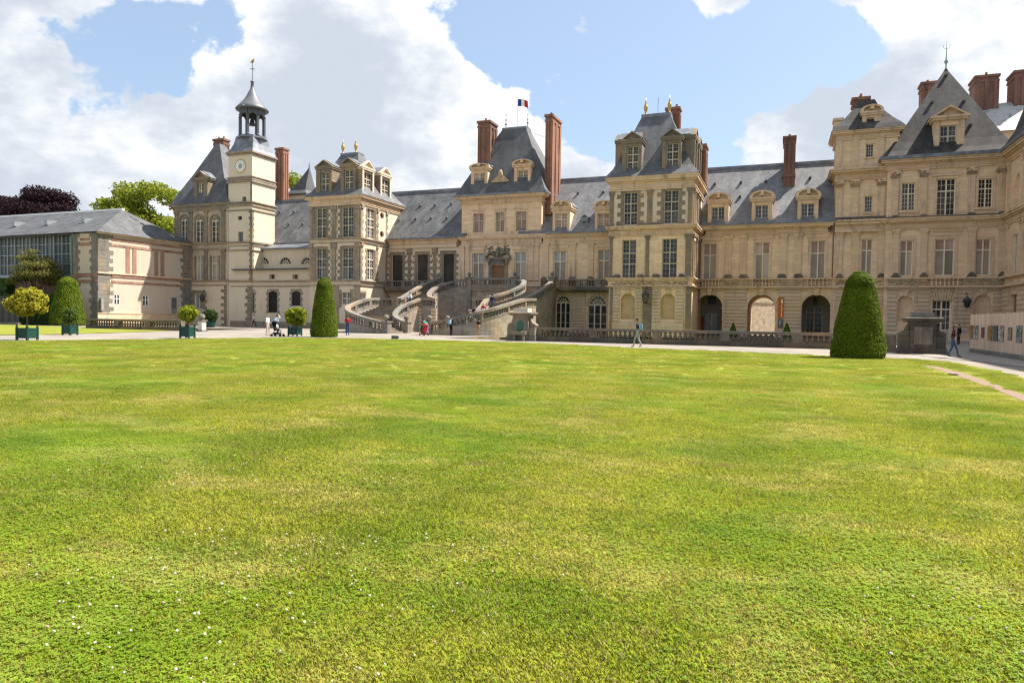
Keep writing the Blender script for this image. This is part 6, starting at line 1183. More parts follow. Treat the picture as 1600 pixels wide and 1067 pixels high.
x, y = PX(315.5, 512, 49.5), 49.5; t = thing('gate_pillar', 'short pale gate pillar with grey ball behind the middle planter', 'pillar', (x, y, 0)); MB().box(x-.26, x+.26, y-.26, y+.26, -.05, .95).build('shaft', 'block_pale', t); MB().box(x-.34, x+.34, y-.34, y+.34, .95, 1.08).build('cap', 'rail_stone', t); MB().lathe([(.1, 1.08)]+[(.3*math.sin(math.pi*i/8)+.001, 1.36-.3*math.cos(math.pi*i/8)) for i in range(1, 9)], x, y, 12).build('ball', 'rail_stone', t, smooth=True); MB().box(x-.36, x+.36, y-.36, y+.36, -.05, .12).build('base', 'rail_stone', t)

# ------------------------------------------------------------------ timber hoarding with photographs at the right
XH, HY0, HY1, HH = 10.9, 28.0, 49.6, 2.3
b = NB('hoarding_plank'); oi = b.n('ShaderNodeObjectInfo'); col = b.mix(oi.outputs['Random'], (.56, .41, .30), (.68, .52, .40)); b.fin(b.mix(b.rng(b.noise(3, 5, .6, (5, 5, .35)), .35, .75, 0, .4), col, (.46, .32, .22)), .75)
t = thing('timber_hoarding', 'pale timber plank hoarding along the right edge of the yard', 'fence', (XH, (HY0+HY1)/2, 0)); n = int((HY1-HY0)/.2)
for k in range(4):
    me = MB().box(-.014-.004*k, .012, 0, .192, .22, HH-.015*k).mesh('plank'); me.materials.append(M['hoarding_plank'])
    BAL['plank', k] = me
for i in range(n): link('plank', BAL['plank', (i*7+i//3) % 4], None, t, None, (XH, HY0+i*.2, 0))
MB().box(XH-.05, XH+.05, HY0, HY1, 0, .22).build('footboard', 'rail_stone', t)
for i in range(8): yy = HY0+.6+i*(HY1-HY0-.8)/7; MB().box(XH+.02, XH+.12, yy-.05, yy+.05, 0, HH-.1).build('post', 'hoarding_plank', t)
pics = [(1516.2, 1521.8, 508.5, 529.5, 'golden interior photograph, leftmost on the hoarding'), (1523.2, 1529.5, 508.5, 530, 'black and white photograph, second from the left on the hoarding'), (1534.2, 1539.2, 511.5, 528, 'small dark red photograph on the hoarding'), (1544.3, 1551.3, 509, 532, 'gold and brown photograph right of the small dark red one'),
        (1553, 1560, 509, 533, 'dark teal photograph in the middle of the hoarding row'), (1562, 1569.8, 509, 533.5, 'dark photograph with pale stripes on the hoarding'), (1576, 1582.3, 512, 531.5, 'small faded grey photograph on the hoarding'), (1589, 1598, 509, 535.5, 'tall teal photograph near the right edge of the picture')]
pcol = [((.35, .16, .02), (.05, .02, .01)), ((.4, .4, .4), (.02, .02, .02)), ((.2, .03, .03), (.06, .02, .02)), ((.42, .24, .05), (.10, .05, .02)), ((.03, .10, .12), (.02, .025, .03)), ((.10, .09, .08), (.55, .52, .48)), ((.28, .22, .17), (.12, .09, .08)), ((.05, .07, .07), (.30, .36, .36))]
for k, (a, bq, y0, y1, lb) in enumerate(pics):
    (ya, za), (yb_, zb_) = S(a, (y0+y1)/2, XH), S(bq, (y0+y1)/2, XH); zt, zl = S((a+bq)/2, y0, XH)[1], S((a+bq)/2, y1, XH)[1]
    o = thing('photograph_panel', lb, 'photograph', (XH-.03, (ya+yb_)/2, zl), 'photographs on the timber hoarding'); b = NB('photo_%d' % k); b.fin(b.mix(b.rng(b.noise(2.2+k*.4, 4, .6, (1, 1, 1.5), (k, k*2, 0)), .42, .6), *pcol[k]), .3, .4)
    MB().box(XH-.045, XH-.018, min(ya, yb_), max(ya, yb_), zl, zt).build('backing', 'dark_metal', o); MB().box(XH-.05, XH-.045, min(ya, yb_)+.02, max(ya, yb_)-.02, zl+.02, zt-.02).build('print', 'photo_%d' % k, o)
#NEXT
# ------------------------------------------------------------------ vegetation
def unit(v): return v/np.maximum(1e-9, np.linalg.norm(v, axis=1, keepdims=True))
def leaf_quads(c, size, nrm=None, jit=.8, aspect=.6):
    n = len(c); d = rng.normal(size=(n, 3)); nn = unit(d) if nrm is None else unit(nrm+jit*unit(d))
    t = unit(np.cross(nn, rng.normal(size=(n, 3)))); b_ = np.cross(nn, t); s_ = (size*rng.uniform(.6, 1.3, n))[:, None]
    return np.stack([c-t*s_, c+b_*s_*aspect, c+t*s_, c-b_*s_*aspect], 1)
def topiary(label, px, py, h, r0, r1, name='topiary', group='clipped yew topiaries on the lawn', leaf=.055, n=9000, pos=None):
    x, y = pos or G(px, py); t = thing(name, label, 'topiary', (x, y, 0), group)
    def prof(z):
        f_ = z/h; r = r0+(r1-r0)*f_**1.25; return np.where(f_ > .86, r*np.sqrt(np.clip(1-((f_-.86)/.145)**2, 0, 1)), r)*(1-.10*np.exp(-f_*30))
    zs = np.linspace(0, h*.995, 26); MB().lathe([(float(prof(z))*.93+.01, float(z)) for z in zs], x, y, 28).build('core', 'leaf_dark', t, smooth=True)
    z = h*(1-(1-rng.random(n))**.9*1.0)*rng.uniform(.9, 1, n)**.15; z = np.clip(rng.random(n)**1.12*h, .02, h*.999); a = rng.uniform(0, 2*np.pi, n); r = prof(z)*(1+.014*np.sin(a*5+z*3)+.014*np.sin(a*3-z*5)+rng.normal(0, .016, n))
    m_ = n//6; z[:m_] = h*(.84+.158*np.sqrt(rng.random(m_))); r[:m_] = prof(z[:m_])*(1+rng.normal(0, .03, m_)); m2 = n//14; z[:m2] = h*.995; r[:m2] = r1*.55*np.sqrt(rng.random(m2)); z[:m2] -= r[:m2]**2*.12
    c = np.stack([x+r*np.cos(a), y+r*np.sin(a), z], 1); nr = np.stack([np.cos(a), np.sin(a), np.where(z > h*.8, 1.5, .25)], 1)
    quads('foliage', leaf_quads(c, leaf, nr, .75), 'leaf_yew', t)
def zpx(px, py): x, y = G(px, py); return (x, y)
def size_at(px, py): x, y = G(px, py); return (Vector((x, y, 0))-Vector((0, 0, CAM_H))).dot(fwd)/FPX     # metres per photo pixel
k = size_at(1340, 561); topiary('large dark green clipped yew cone on the lawn at the right', 1340, 559, 139*k, 41*k, 17*k, leaf=.04, n=34000)
k = size_at(506, 527); topiary('clipped yew cone in front of the cream pavilion', 506.5, 526, 94*k, 22*k, 10*k, leaf=.05, n=18000)
k = size_at(105, 510); topiary('broad clipped yew cone in front of the brick-banded hall', 106, 508.5, 81*k, 27*k, 12*k, leaf=.08, n=14000)
for px, lb in ((1145.5, 'small potted yew cone left of the middle arch'), (1229.5, 'small potted yew cone right of the middle arch')):
    xx = PX(px, 510, DW-1.6); topiary(lb, 0, 0, PZ(px, 504.5, DW-1.6), .52, .05, 'potted_cone', 'small yew cones by the arcade', .05, 1500, (xx, DW-1.6))
def ball_shrub(px, py, crown, mat, label, box=None, gloss=None):
    """planter base sighted at px, py; crown: (x0, x1, y0, y1) in the photo"""
    x, y = G(px, py); k = size_at(px, py); w_ = (box[1]-box[0])*k*.7; h = (py-box[2])*k; c_, s_ = math.cos(R(12)), math.sin(R(12))
    def proj(p): d = Vector(p)-Vector((0, 0, CAM_H)); q = d.dot(fwd); return 800+FPX*d.dot(rt)/q, 533.5-FPX*d.dot(up)/q
    for it in range(12):
        cs = [proj((x+a*c_*w_*.56-b_*s_*w_*.56, y+a*s_*w_*.56+b_*c_*w_*.56, 0)) for a in (-1, 1) for b_ in (-1, 1)]; xs = [q[0] for q in cs]; w_ *= ((box[1]-box[0])/(max(xs)-min(xs)))**.8; dy_ = max(q[1] for q in cs)-py; dx_ = (max(xs)+min(xs))/2-(box[0]+box[1])/2
        x -= dx_*k*rt0.x*.8; y -= dx_*k*rt0.y*.8; gx_, gy_ = G(px, py); y += dy_*k*14*.25
    p = thing('planter_box', label[0], 'planter', (x, y, 0), 'green planter boxes'); hw = w_/2
    def bx(x0, x1, y0, y1, z0, z1): m = MB().box(x0, x1, y0, y1, z0, z1); m.v = [(x+a*c_-b_*s_, y+a*s_+b_*c_, z_) for a, b_, z_ in m.v]; return m
    for s1 in (-1, 1):
        bx(-hw+.04, hw-.04, s1*hw-.02, s1*hw+.02, .10, h-.06).build('side_panel', 'planter_green', p); bx(s1*hw-.02, s1*hw+.02, -hw+.04, hw-.04, .10, h-.06).build('side_panel', 'planter_green', p)
        for z0, z1 in ((.10, .20), (h-.17, h-.06)): bx(-hw+.05, hw-.05, s1*(hw+.025)-.015, s1*(hw+.025)+.015, z0, z1).build('rail', 'planter_green', p); bx(s1*(hw+.025)-.015, s1*(hw+.025)+.015, -hw+.05, hw-.05, z0, z1).build('rail', 'planter_green', p)
        for s2 in (-1, 1):
            bx(s1*hw-.05, s1*hw+.05, s2*hw-.05, s2*hw+.05, 0, h).build('corner_post', 'planter_green', p); a, b_ = s1*hw, s2*hw
            MB().lathe([(.02, h)]+[(.055*math.sin(math.pi*i/6)+.002, h+.055-.055*math.cos(math.pi*i/6)+.01) for i in range(1, 7)], x+a*c_-b_*s_, y+a*s_+b_*c_, 8).build('knob', 'dark_metal', p)
    bx(-hw+.03, hw-.03, -hw+.03, hw-.03, .1, h-.1).build('soil', 'soil', p)
    sh = thing('ball_shrub', label[1], 'shrub', (x, y, h-.1), 'round shrubs in planter boxes'); kk = (Vector((x, y, 0))-Vector((0, 0, CAM_H))).dot(fwd)/FPX
    cp = ((crown[0]+crown[1])/2, (crown[2]+crown[3])/2); xc, zc = P(*cp, y); an_ = math.atan(abs(px-800)/FPX); rx = (crown[1]-crown[0])/2*kk*math.cos(an_)*1.1; rz = (crown[3]-crown[2])/2*kk*1.08
    MB().tube([(x, y, h-.12), (x+.03, y, (h+zc)/2), (xc, y, zc)], [.05, .045, .03], 6).build('stem', 'bark', sh)
    n = int(2600*rx*rz*3)+800; gold = mat == 'leaf_gold'; nc = 26 if gold else 40; cd = unit(rng.normal(size=(nc, 3)))*rng.uniform(.5, .78 if gold else .70, (nc, 1)); ci_ = rng.integers(0, nc, n)
    v = cd[ci_]+unit(rng.normal(size=(n, 3)))*(rng.random(n)**.4*(.34 if gold else .32))[:, None]*rng.uniform(.7, 1.25, nc)[ci_][:, None]; cc = v*np.array([rx, rx, rz])+np.array([xc, y, zc])
    quads('foliage', leaf_quads(cc, .085, v, .9), mat, sh)
    for q in range(5): a = rng.uniform(0, 6.28); MB().tube([(xc, y, zc-rz*.7), (xc+rx*.5*math.cos(a), y+rx*.5*math.sin(a), zc+rz*.3)], [.03, .012], 5).build('branch', 'bark', sh)
ball_shrub(42, 531.5, (9, 71, 449, 496), 'leaf_gold', ('green wooden planter box at the far left of the path', 'golden yellow leafed ball shrub at the far left of the path'), (24, 60, 511))
ball_shrub(109, 523.5, (95.5, 122, 481, 506), 'leaf_green', ('smaller green planter box in front of the broad yew cone', 'small grey-green ball shrub in front of the broad yew cone'), (96, 122, 507))
ball_shrub(292.5, 528.3, (277, 311, 476, 504), 'leaf_lime', ('green planter box beside the gate pillar', 'yellow-topped ball shrub beside the gate pillar'), (280, 305, 509))
ball_shrub(460.5, 525, (444.5, 481, 477.5, 510), 'leaf_lime', ('green planter box right of the pushchair', 'lime green ball shrub right of the pushchair'), (449, 472, 511))
x, y = PX(328, 505, 66), 66.; t = thing('potted_bush', 'dark green bush in a green tub below the clock pavilion', 'plant', (x, y, 0)); MB().lathe([(.55, 0), (.7, .75), (.75, .78), (.66, .8)], x, y, 14).build('tub', 'planter_green', t); v = unit(rng.normal(size=(1500, 3)))*(rng.random(1500)**.4)[:, None]; quads('foliage', leaf_quads(v*np.array([1.0, 1.0, .85])+np.array([x, y, 1.45]), .12, v, .9), 'leaf_dark', t)

def tree(name, label, x, y, clumps, mat, leaf, nl, trunk_r=.4, z0=0, group='trees around the court', multi=1):
    t = thing(name, label, 'tree', (x, y, z0), group); V = []
    for (cx, cy, cz, rx, ry, rz) in clumps:
        n = int(nl*rx*rz); v = unit(rng.normal(size=(n, 3)))*(rng.random(n)**.33)[:, None]; g = 1+.22*np.sin(v[:, :1]*9+cx)*np.sin(v[:, 1:2]*8+cy)*np.sin(v[:, 2:]*7+cz); V.append(leaf_quads(v*g*np.array([rx, ry, rz])+np.array([x+cx, y+cy, cz]), leaf, v, 1.1))
    quads('crown', np.concatenate(V), mat, t); zc = min(c[2] for c in clumps); tr = MB()
    for k in range(multi): ox = (k-(multi-1)/2)*.5; tr.tube([(x+ox*.4, y, z0), (x+ox*1.5+.1, y+.1, z0+(zc-z0)*.6), (x+ox*3, y, zc+.5)], [trunk_r, trunk_r*.75, trunk_r*.45], 8)
    tr.build('trunk', 'bark', t)
    for c in clumps[:14]: MB().tube([(x, y, z0+(zc-z0)*.7), (x+c[0]*.5, y+c[1]*.5, (zc+c[2])/2), (x+c[0], y+c[1], c[2]+c[5]*.3)], [trunk_r*.5, trunk_r*.3, trunk_r*.1], 5).build('limb', 'bark', t)
def clump_set(n, W, D, z0, z1, r, top=1.):
    out = []
    for i in range(n):
        a = random.uniform(0, 6.283); f_ = random.random(); z = z0+(z1-z0)*f_; s_ = math.sqrt(max(0.04, 1-(abs(f_-.35)/.68)**2.4)); q = math.sqrt(random.random())*s_; rr = r*random.uniform(.7, 1.25); out.append((W*q*math.cos(a), D*q*math.sin(a), z, rr, rr, rr*.72))
    return out
def bg_tree(name, label, px0, px1, py0, py1, Y, mat, leaf, n, nl, z0c, rr):
    m = (px0+px1)/2; xa, xb = PX(px0, py1, Y), PX(px1, py1, Y); zt = PZ(m, py0, Y); tree(name, label, (xa+xb)/2, Y, clump_set(n, (xb-xa)/2-rr*.6, (xb-xa)/2.4, z0c, zt-rr*.6, rr), mat, leaf, nl, .6)
bg_tree('copper_beech', 'dark purple copper beech rising behind the hall roof', 8, 118, 292, 345, 118, 'leaf_beech', .30, 95, 110, 14, 3.0)
bg_tree('plane_tree', 'bright green leafy tree between the hall and the clock pavilion', 166, 292, 277, 360, 100, 'leaf_tree', .34, 44, 90, 10, 2.7)
bg_tree('garden_tree', 'green tree top just showing above the gallery wing ridge', 634, 696, 284.5, 320, 112, 'leaf_tree', .28, 16, 70, 17, 2.2)
bg_tree('garden_tree', 'sliver of green tree between the brick chimney and the pointed turret', 444, 466, 268, 310, 112, 'leaf_tree', .28, 10, 70, 17, 1.8)
bg_tree('hedge_tree', 'pale green tree edge at the far left above the hall roof', -30, 8, 318, 350, 112, 'leaf_acer', .3, 14, 70, 14, 2.2)
xm = PX(56, 430, 60.2); cl = []
for i in range(60):
    a = random.uniform(0, 6.28); q = math.sqrt(random.random()); cl.append((3.6*q*math.cos(a), 1.6*q*math.sin(a), 5.0+4.6*(1-q*q*.7)*random.uniform(.25, 1.0), 1.15, 1.15, .42))
tree('spreading_maple', 'small spreading bronze-green tree in front of the glazed gallery', xm, 60.2, cl, 'leaf_acer', .13, 330, .12, 0, 'trees around the court', 4)
def hedge(label, x0, x1, y0, y1, h, mat='leaf_dark', n=6000, kind='hedge'):
    t = thing(kind, label, 'hedge', ((x0+x1)/2, (y0+y1)/2, 0)); MB().box(x0+.15, x1-.15, y0+.15, y1-.15, 0, h-.15).build('core', 'leaf_dark', t); c = np.stack([rng.uniform(x0, x1, n), rng.uniform(y0, y1, n), rng.uniform(.05, h, n)], 1); f_ = rng.integers(0, 3, n); c[f_ == 0, 1] = y0+rng.normal(0, .08, (f_ == 0).sum()); c[f_ == 1, 2] = h+rng.normal(0, .1, (f_ == 1).sum()); c[f_ == 2, 0] = x1+rng.normal(0, .08, (f_ == 2).sum())
    quads('foliage', leaf_quads(c, .14), mat, t)
xa, xb = PX(-60, 480, 57), PX(83, 480, 57); hedge('dark clipped hedge behind the railings at the far left', xa, xb, 57, 59, PZ(40, 462, 57), n=9000)
xa, xb = PX(-60, 460, 60), PX(9, 460, 60); hedge('lighter green shrubs above the hedge at the left edge', xa, xb, 60, 61.2, PZ(5, 437, 60), 'leaf_green', 3000, 'shrub_row')
t = thing('iron_railing', 'dark iron railing in front of the hedge at the far left', 'railing', (PX(10, 490, 55.5), 55.5, 0)); xa, xb = PX(-40, 490, 55.5), PX(31, 490, 55.5); zt = PZ(10, 463, 55.5); me = MB().box(-.018, .018, -.018, .018, 0, zt).mesh('bar'); me.materials.append(M['dark_metal'])
for i in range(int((xb-xa)/.22)): link('bar', me, None, t, None, (xa+i*.22, 55.5, 0))
for z in (.3, zt-.15): MB().box(xa, xb, 55.47, 55.53, z, z+.06).build('rail', 'dark_metal', t)
MB().box(xa, xb, 55.3, 55.7, -.05, .22).build('kerb', 'rail_stone', t)

# ------------------------------------------------------------------ people
for nm, c in dict(skin=(.50, .30, .20), navy=(.015, .025, .07), jeans=(.05, .09, .17), pale_trousers=(.34, .36, .33), red=(.45, .03, .03), white=(.72, .72, .72), pink=(.62, .47, .43), black=(.012, .012, .015), turquoise=(.06, .42, .38), maroon=(.06, .015, .02), tan=(.38, .19, .07), pale_blue=(.25, .38, .5), hair_dark=(.015, .011, .009), hair_brown=(.09, .045, .022), hair_fair=(.28, .17, .09), brown=(.09, .05, .03), lilac=(.45, .42, .55)).items():
    b = NB(nm); b.fin(b.mix(b.rng(b.noise(14, 3), .3, .7, 0, .35), c, mul(c, .7)), .85 if nm != 'skin' else .6)
def person(label, loc, face, h=1.7, top='navy', legs='jeans', hair='hair_dark', shoes='black', stride=.0, arms=('down', 'down'), lean=0., crouch=0., long_hair=False, skirt=None, sleeves=True, bag=None, hat=None, child=False):
    """face: heading in degrees (0 = +x, 90 = away from the camera)"""
    V = []; E = []; Rd = []; B = []
    def v(p, r): V.append(Vector(p)); Rd.append(r); return len(V)-1
    def e(a, b_, m): E.append((a, b_)); B.append((a, b_, m))
    hs = 1.2 if child else 1.
    pz = .93-crouch; le = math.sin(lean)
    bend = lambda z, x=0., y=0.: (x+(z-.93)*le, y, pz+(z-.93)*math.cos(lean))
    pe = v((0, 0, pz), .125); wa = v(bend(1.10), .115); ch = v(bend(1.30), .14); nk = v(bend(1.46), .052); hb = v(bend(1.53, .015), .062*hs); hd = v(bend(1.61, .02), .088*hs); ht = v(bend(1.685, .015), .07*hs); ns = v(bend(1.60, .105*hs), .014)
    e(pe, wa, legs); e(wa, ch, top); e(ch, nk, top); e(nk, hb, 'skin'); e(hb, hd, 'skin'); e(hd, ht, 'skin'); e(hd, ns, 'skin')
    for s_ in (-1, 1):
        st = stride*s_; hp = v((0, s_*.085, pz-.04), .092); kx = .06+st*.45+crouch*.55; kn = v((kx, s_*.095, max(.25, .50-crouch*.35)), .058); lift = .06 if st < 0 else 0; an = v((st*.95, s_*.095, .085+lift), .042); to = v((st*.95+.16, s_*.105, .04+lift*.3), .036)
        e(pe, hp, legs); e(hp, kn, legs); e(kn, an, legs); e(an, to, shoes)
        sh = v(bend(1.40, 0, s_*.165), .068); e(ch, sh, top); m = arms[0 if s_ > 0 else 1]
        el, wr, dr_ = {'down': ((-.02-st*.25, s_*.225, 1.13), (.06-st*.4, s_*.235, .89), (.25, 0, -1)), 'phone': ((.02, s_*.22, 1.13), (.27, s_*.10, 1.19), (.8, -s_*.5, .2)), 'push': ((-.02, s_*.23, 1.13), (.25, s_*.2, 1.03), (1, 0, -.1)), 'up': ((.10, s_*.33, 1.47), (.07, s_*.17, 1.66), (-.2, -s_*.8, .4)), 'rail': ((.16, s_*.22, 1.20), (.38, s_*.18, 1.08), (1, 0, -.3)), 'hip': ((-.08, s_*.33, 1.17), (.06, s_*.16, 1.02), (.3, -s_*1, -.3))}[m]
        a = v(bend(el[2], el[0], el[1]), .046); w_ = v(bend(wr[2], wr[0], wr[1]), .028); e(sh, a, top); e(a, w_, top if sleeves else 'skin'); d = Vector(dr_).normalized(); sd = d.cross(Vector((0, s_, .3))).normalized(); q0 = Vector(bend(wr[2], wr[0], wr[1])); pm = v(q0+d*.07, .034); e(w_, pm, 'skin')
        for f_, l in ((-.028, .065), (-.009, .08), (.010, .075), (.028, .058)): k1 = v(q0+d*.11+sd*f_, .010); k2 = v(q0+d*(.11+l)+sd*f_+Vector((0, -s_*.02, 0)), .008); e(pm, k1, 'skin'); e(k1, k2, 'skin')
        th = v(q0+d*.085-sd*.05, .011); e(pm, th, 'skin')
    me = bpy.data.meshes.new('skeleton'); me.from_pydata(V, E, []); o = bpy.data.objects.new('tmp', me); C.objects.link(o); md = o.modifiers.new('skin', 'SKIN'); md.use_smooth_shade = True
    for i, sv in enumerate(me.skin_vertices[0].data): sv.radius = (Rd[i], Rd[i]); sv.use_root = i == 0
    sb = o.modifiers.new('sub', 'SUBSURF'); sb.levels = 1
    dg = bpy.context.evaluated_depsgraph_get(); dg.update(); bm = bpy.data.meshes.new_from_object(o.evaluated_get(dg)); bpy.data.objects.remove(o)
    names = sorted({m for _, _, m in B}); bm.materials.clear()
    for nme in names: bm.materials.append(M[nme])
    c = np.zeros(len(bm.polygons)*3, dtype=np.float32); bm.polygons.foreach_get('center', c); c = c.reshape(-1, 3); best = np.full(len(c), 9e9); idx = np.zeros(len(c), dtype=np.int32)
    for a, b_, m in B:
        A, D = np.array(V[a]), np.array(V[b_]-V[a]); t_ = np.clip(((c-A)@D)/max(1e-9, D@D), 0, 1); dd = np.linalg.norm(c-A-t_[:, None]*D, axis=1)-.5*(Rd[a]+(Rd[b_]-Rd[a])*t_); w_ = dd < best; best = np.where(w_, dd, best); idx = np.where(w_, names.index(m), idx)
    bm.polygons.foreach_set('material_index', idx.astype(np.int32)); sc_ = h/1.75; T = Matrix.Rotation(R(face), 4, 'Z')@Matrix.Scale(sc_, 4); root = thing('person', label, 'person', loc); W = Matrix.Translation(loc)@T
    def put(nm, mesh, mat): mesh.transform(W); return link(nm, mesh, mat, root)
    bm.transform(W); link('body', bm, None, root); hc = V[hd]
    hm = MB(); 
    for i in range(6):
        th = (math.pi*.60)*i/5
    rings = [[(hc.x-.012+(.098*hs*math.sin(t_))*math.cos(a)*(1. if math.cos(a) < .3 else .92), hc.y+.094*hs*math.sin(t_)*math.sin(a), hc.z+.025+.108*hs*math.cos(t_)+(.045 if math.cos(a) > .4 and t_ > 1.2 else 0)) for a in [2*math.pi*k/12 for k in range(12)]] for t_ in [.05+1.75*i/7 for i in range(8)]]
    hm.loft(rings); put('hair', hm.mesh('hair', True), hair if not hat else hair)
    if long_hair: m = MB(); m.loft([[(hc.x-.06+.055*k*math.cos(a)*.6-.0, hc.y+.085*k*math.sin(a), hc.z+.05-dz) for a in [2*math.pi*q/8 for q in range(8)]] for k, dz in ((.6, 0), (1., .08), (1., .22), (.7, .32))]); put('long_hair', m.mesh('long_hair', True), hair)
    if hat: m = MB().lathe([(.15*hs, hc.z+.05), (.15*hs, hc.z+.06), (.10*hs, hc.z+.07), (.09*hs, hc.z+.13), (.03, hc.z+.15)], hc.x, hc.y, 12); put('hat', m.mesh('hat', True), hat)
    m = MB()
    for s_ in (-1, 1): m.lathe([(.004, hc.z-.004), (.011, hc.z+.004), (.004, hc.z+.012)], hc.x+.082*hs, hc.y+s_*.033, 6)
    put('eyes', m.mesh('eyes'), 'black'); m = MB()
    for s_ in (-1, 1): m.lathe([(.004, hc.z-.035), (.02, hc.z-.015), (.022, hc.z+.01), (.004, hc.z+.03)], hc.x, hc.y+s_*.088*hs, 6)
    put('ears', m.mesh('ears'), 'skin')
    if skirt: m = MB().lathe([(.12, pz+.13), (.17, pz-.05), (.22, pz-.42)], 0, 0, 14); put('skirt', m.mesh('skirt', True), skirt)
    if bag: m = MB().rects([(V[wa].z-.02, V[ch].x-.30, V[ch].x-.12, -.15, .15), (V[ch].z-.02, V[ch].x-.32, V[ch].x-.13, -.16, .16), (V[ch].z+.14, V[ch].x-.27, V[ch].x-.12, -.12, .12)]); put('backpack', m.mesh('backpack'), bag)
    return root
def at_ground(px, py): x, y = G(px, py); return Vector((x, y, 0))
def hpx(px, py, n): return n*size_at(px, py)
person('man in navy t-shirt and pale trousers walking left along the balustrade, looking at his phone', at_ground(996, 543), 188, 1.74, 'navy', 'pale_trousers', 'hair_dark', 'brown', .24, ('phone', 'phone'), .06, sleeves=False, bag='pale_blue')
person('person in a red jacket and blue jeans standing left of the staircase', at_ground(543, 525), 120, 1.72, 'red', 'jeans', 'hair_brown', 'black', .05, ('rail', 'hip'), .05)
person('woman in a white top and pale pink trousers pushing the pushchair', at_ground(418, 525), 12, 1.70, 'white', 'pink', 'hair_fair', 'brown', .10, ('push', 'push'), .05)
person('woman in a white blouse and dark skirt, hand raised to her head, beside the pushchair', at_ground(433, 522.5), 70, 1.68, 'white', 'black', 'hair_dark', 'black', .05, ('down', 'up'), 0, skirt='black', bag='pale_blue')
person('small figure in a white top and black trousers striding past the low cream range', Vector((PX(396.5, 505, 73), 73, 0)), 20, 1.72, 'white', 'black', 'hair_dark', 'black', .30, ('down', 'down'), .03)
person('person in a turquoise t-shirt bending forward at the foot of the stairs', at_ground(668, 523.5), 190, 1.66, 'turquoise', 'lilac', 'hair_dark', 'brown', .06, ('rail', 'rail'), .75, sleeves=False)
person('person in black crouching beside the red pushchair', at_ground(658, 523), 20, 1.60, 'black', 'maroon', 'hair_dark', 'black', .04, ('push', 'push'), .25, .45, long_hair=True)
person('person in black with a blue backpack standing in front of the stair wall', at_ground(704.5, 525.2), 75, 1.75, 'black', 'black', 'hair_dark', 'black', .06, ('rail', 'down'), 0, bag='pale_blue')
person('person in a black jacket and tan trousers leaning towards the stair wall', at_ground(747, 525), 95, 1.62, 'black', 'tan', 'hair_dark', 'brown', .08, ('rail', 'rail'), .35)
person('person in a dark top, hat and blue jeans walking towards the timber hoarding', at_ground(1488.5, 558.5), -10, 1.62, 'maroon', 'jeans', 'hair_brown', 'black', .26, ('down', 'hip'), .05, hat='brown', long_hair=True)
person('dark clothed person standing in the yard between the right pedestal and the hoarding', Vector((PX(1499, 515, 66), 66, 0)), 200, 1.7, 'black', 'black', 'hair_dark', 'black', 0, ('down', 'down'), 0)
person('person in white sitting low at the edge of the side lawn', Vector((*G(50, 505.5), 0)), 30, 1.7, 'white', 'pink', 'hair_fair', 'white', 0, ('push', 'push'), .5, .5)
person('person in a white shirt standing bent at the edge of the side lawn', Vector((*G(66, 505.5), 0)), 150, 1.7, 'white', 'pink', 'hair_brown', 'white', .05, ('down', 'push'), .35, .12)
def on_stair(px, py, sgn, A, B, n):
    a_ = resample(smooth_path([(AX+sgn*u, y_, z_) for u, y_, z_ in A]), .1); b_ = resample(smooth_path([(AX+sgn*u, y_, z_) for u, y_, z_ in B]), .1); best = None
    for i in range(60):
        f_ = i/60
        for k in range(2, 9):
            p = a_[int(f_*(len(a_)-1))].lerp(b_[int(f_*(len(b_)-1))], k/10); z_ = A[0][2]+(A[-1][2]-A[0][2])*(int(f_*n)+1)/n; q = Vector((p.x, p.y, z_)); d = q-Vector((0, 0, CAM_H)); w_ = d.dot(fwd); ex = 800+FPX*d.dot(rt)/w_-px; ey = 533.5-FPX*d.dot(up)/w_-py; s_ = ex*ex+ey*ey
            if best is None or s_ < best[0]: best = (s_, q)
    return best[1]
LO = [(2.4, 58.3, 0), (4.6, 58.0, .5), (6.8, 58.6, 1.05), (8.3, 60.3, 1.6), (8.9, 62.6, 2.1), (9.3, 65.5, 2.6), (9.6, 68.1, ZM)]; LI = [(2.4, 62.2, 0), (3.8, 62.5, .6), (4.6, 63.8, 1.2), (4.7, 65.5, 1.9), (4.1, 68.2, ZM)]
for px, py, hd_, h_, tp_, lg_, hr_, lb in ((764.5, 483, 100, 1.75, 'navy', 'jeans', 'hair_dark', 'man in navy and jeans climbing highest on the right flight of stairs'), (750, 490, 100, 1.55, 'red', 'white', 'hair_fair', 'person in red t-shirt and white trousers on the right flight of stairs'), (733, 486, 60, 1.72, 'maroon', 'jeans', 'hair_dark', 'person in a maroon jacket and jeans on the right flight of stairs'), (729.5, 494, 260, 1.2, 'white', 'jeans', 'hair_brown', 'child in white top and jeans on the right flight of stairs')):
    person(lb, on_stair(px, py, 1, LO, LI, 17), hd_, h_, tp_, lg_, hr_, 'black', .08, ('down', 'rail'), .05, child=h_ < 1.3)
person('person in a white top leaning on the rail of the left half landing', Vector((AX-4.9, 67.2, ZM+.0)), -60, 1.68, 'white', 'jeans', 'hair_brown', 'black', 0, ('rail', 'rail'), .25)
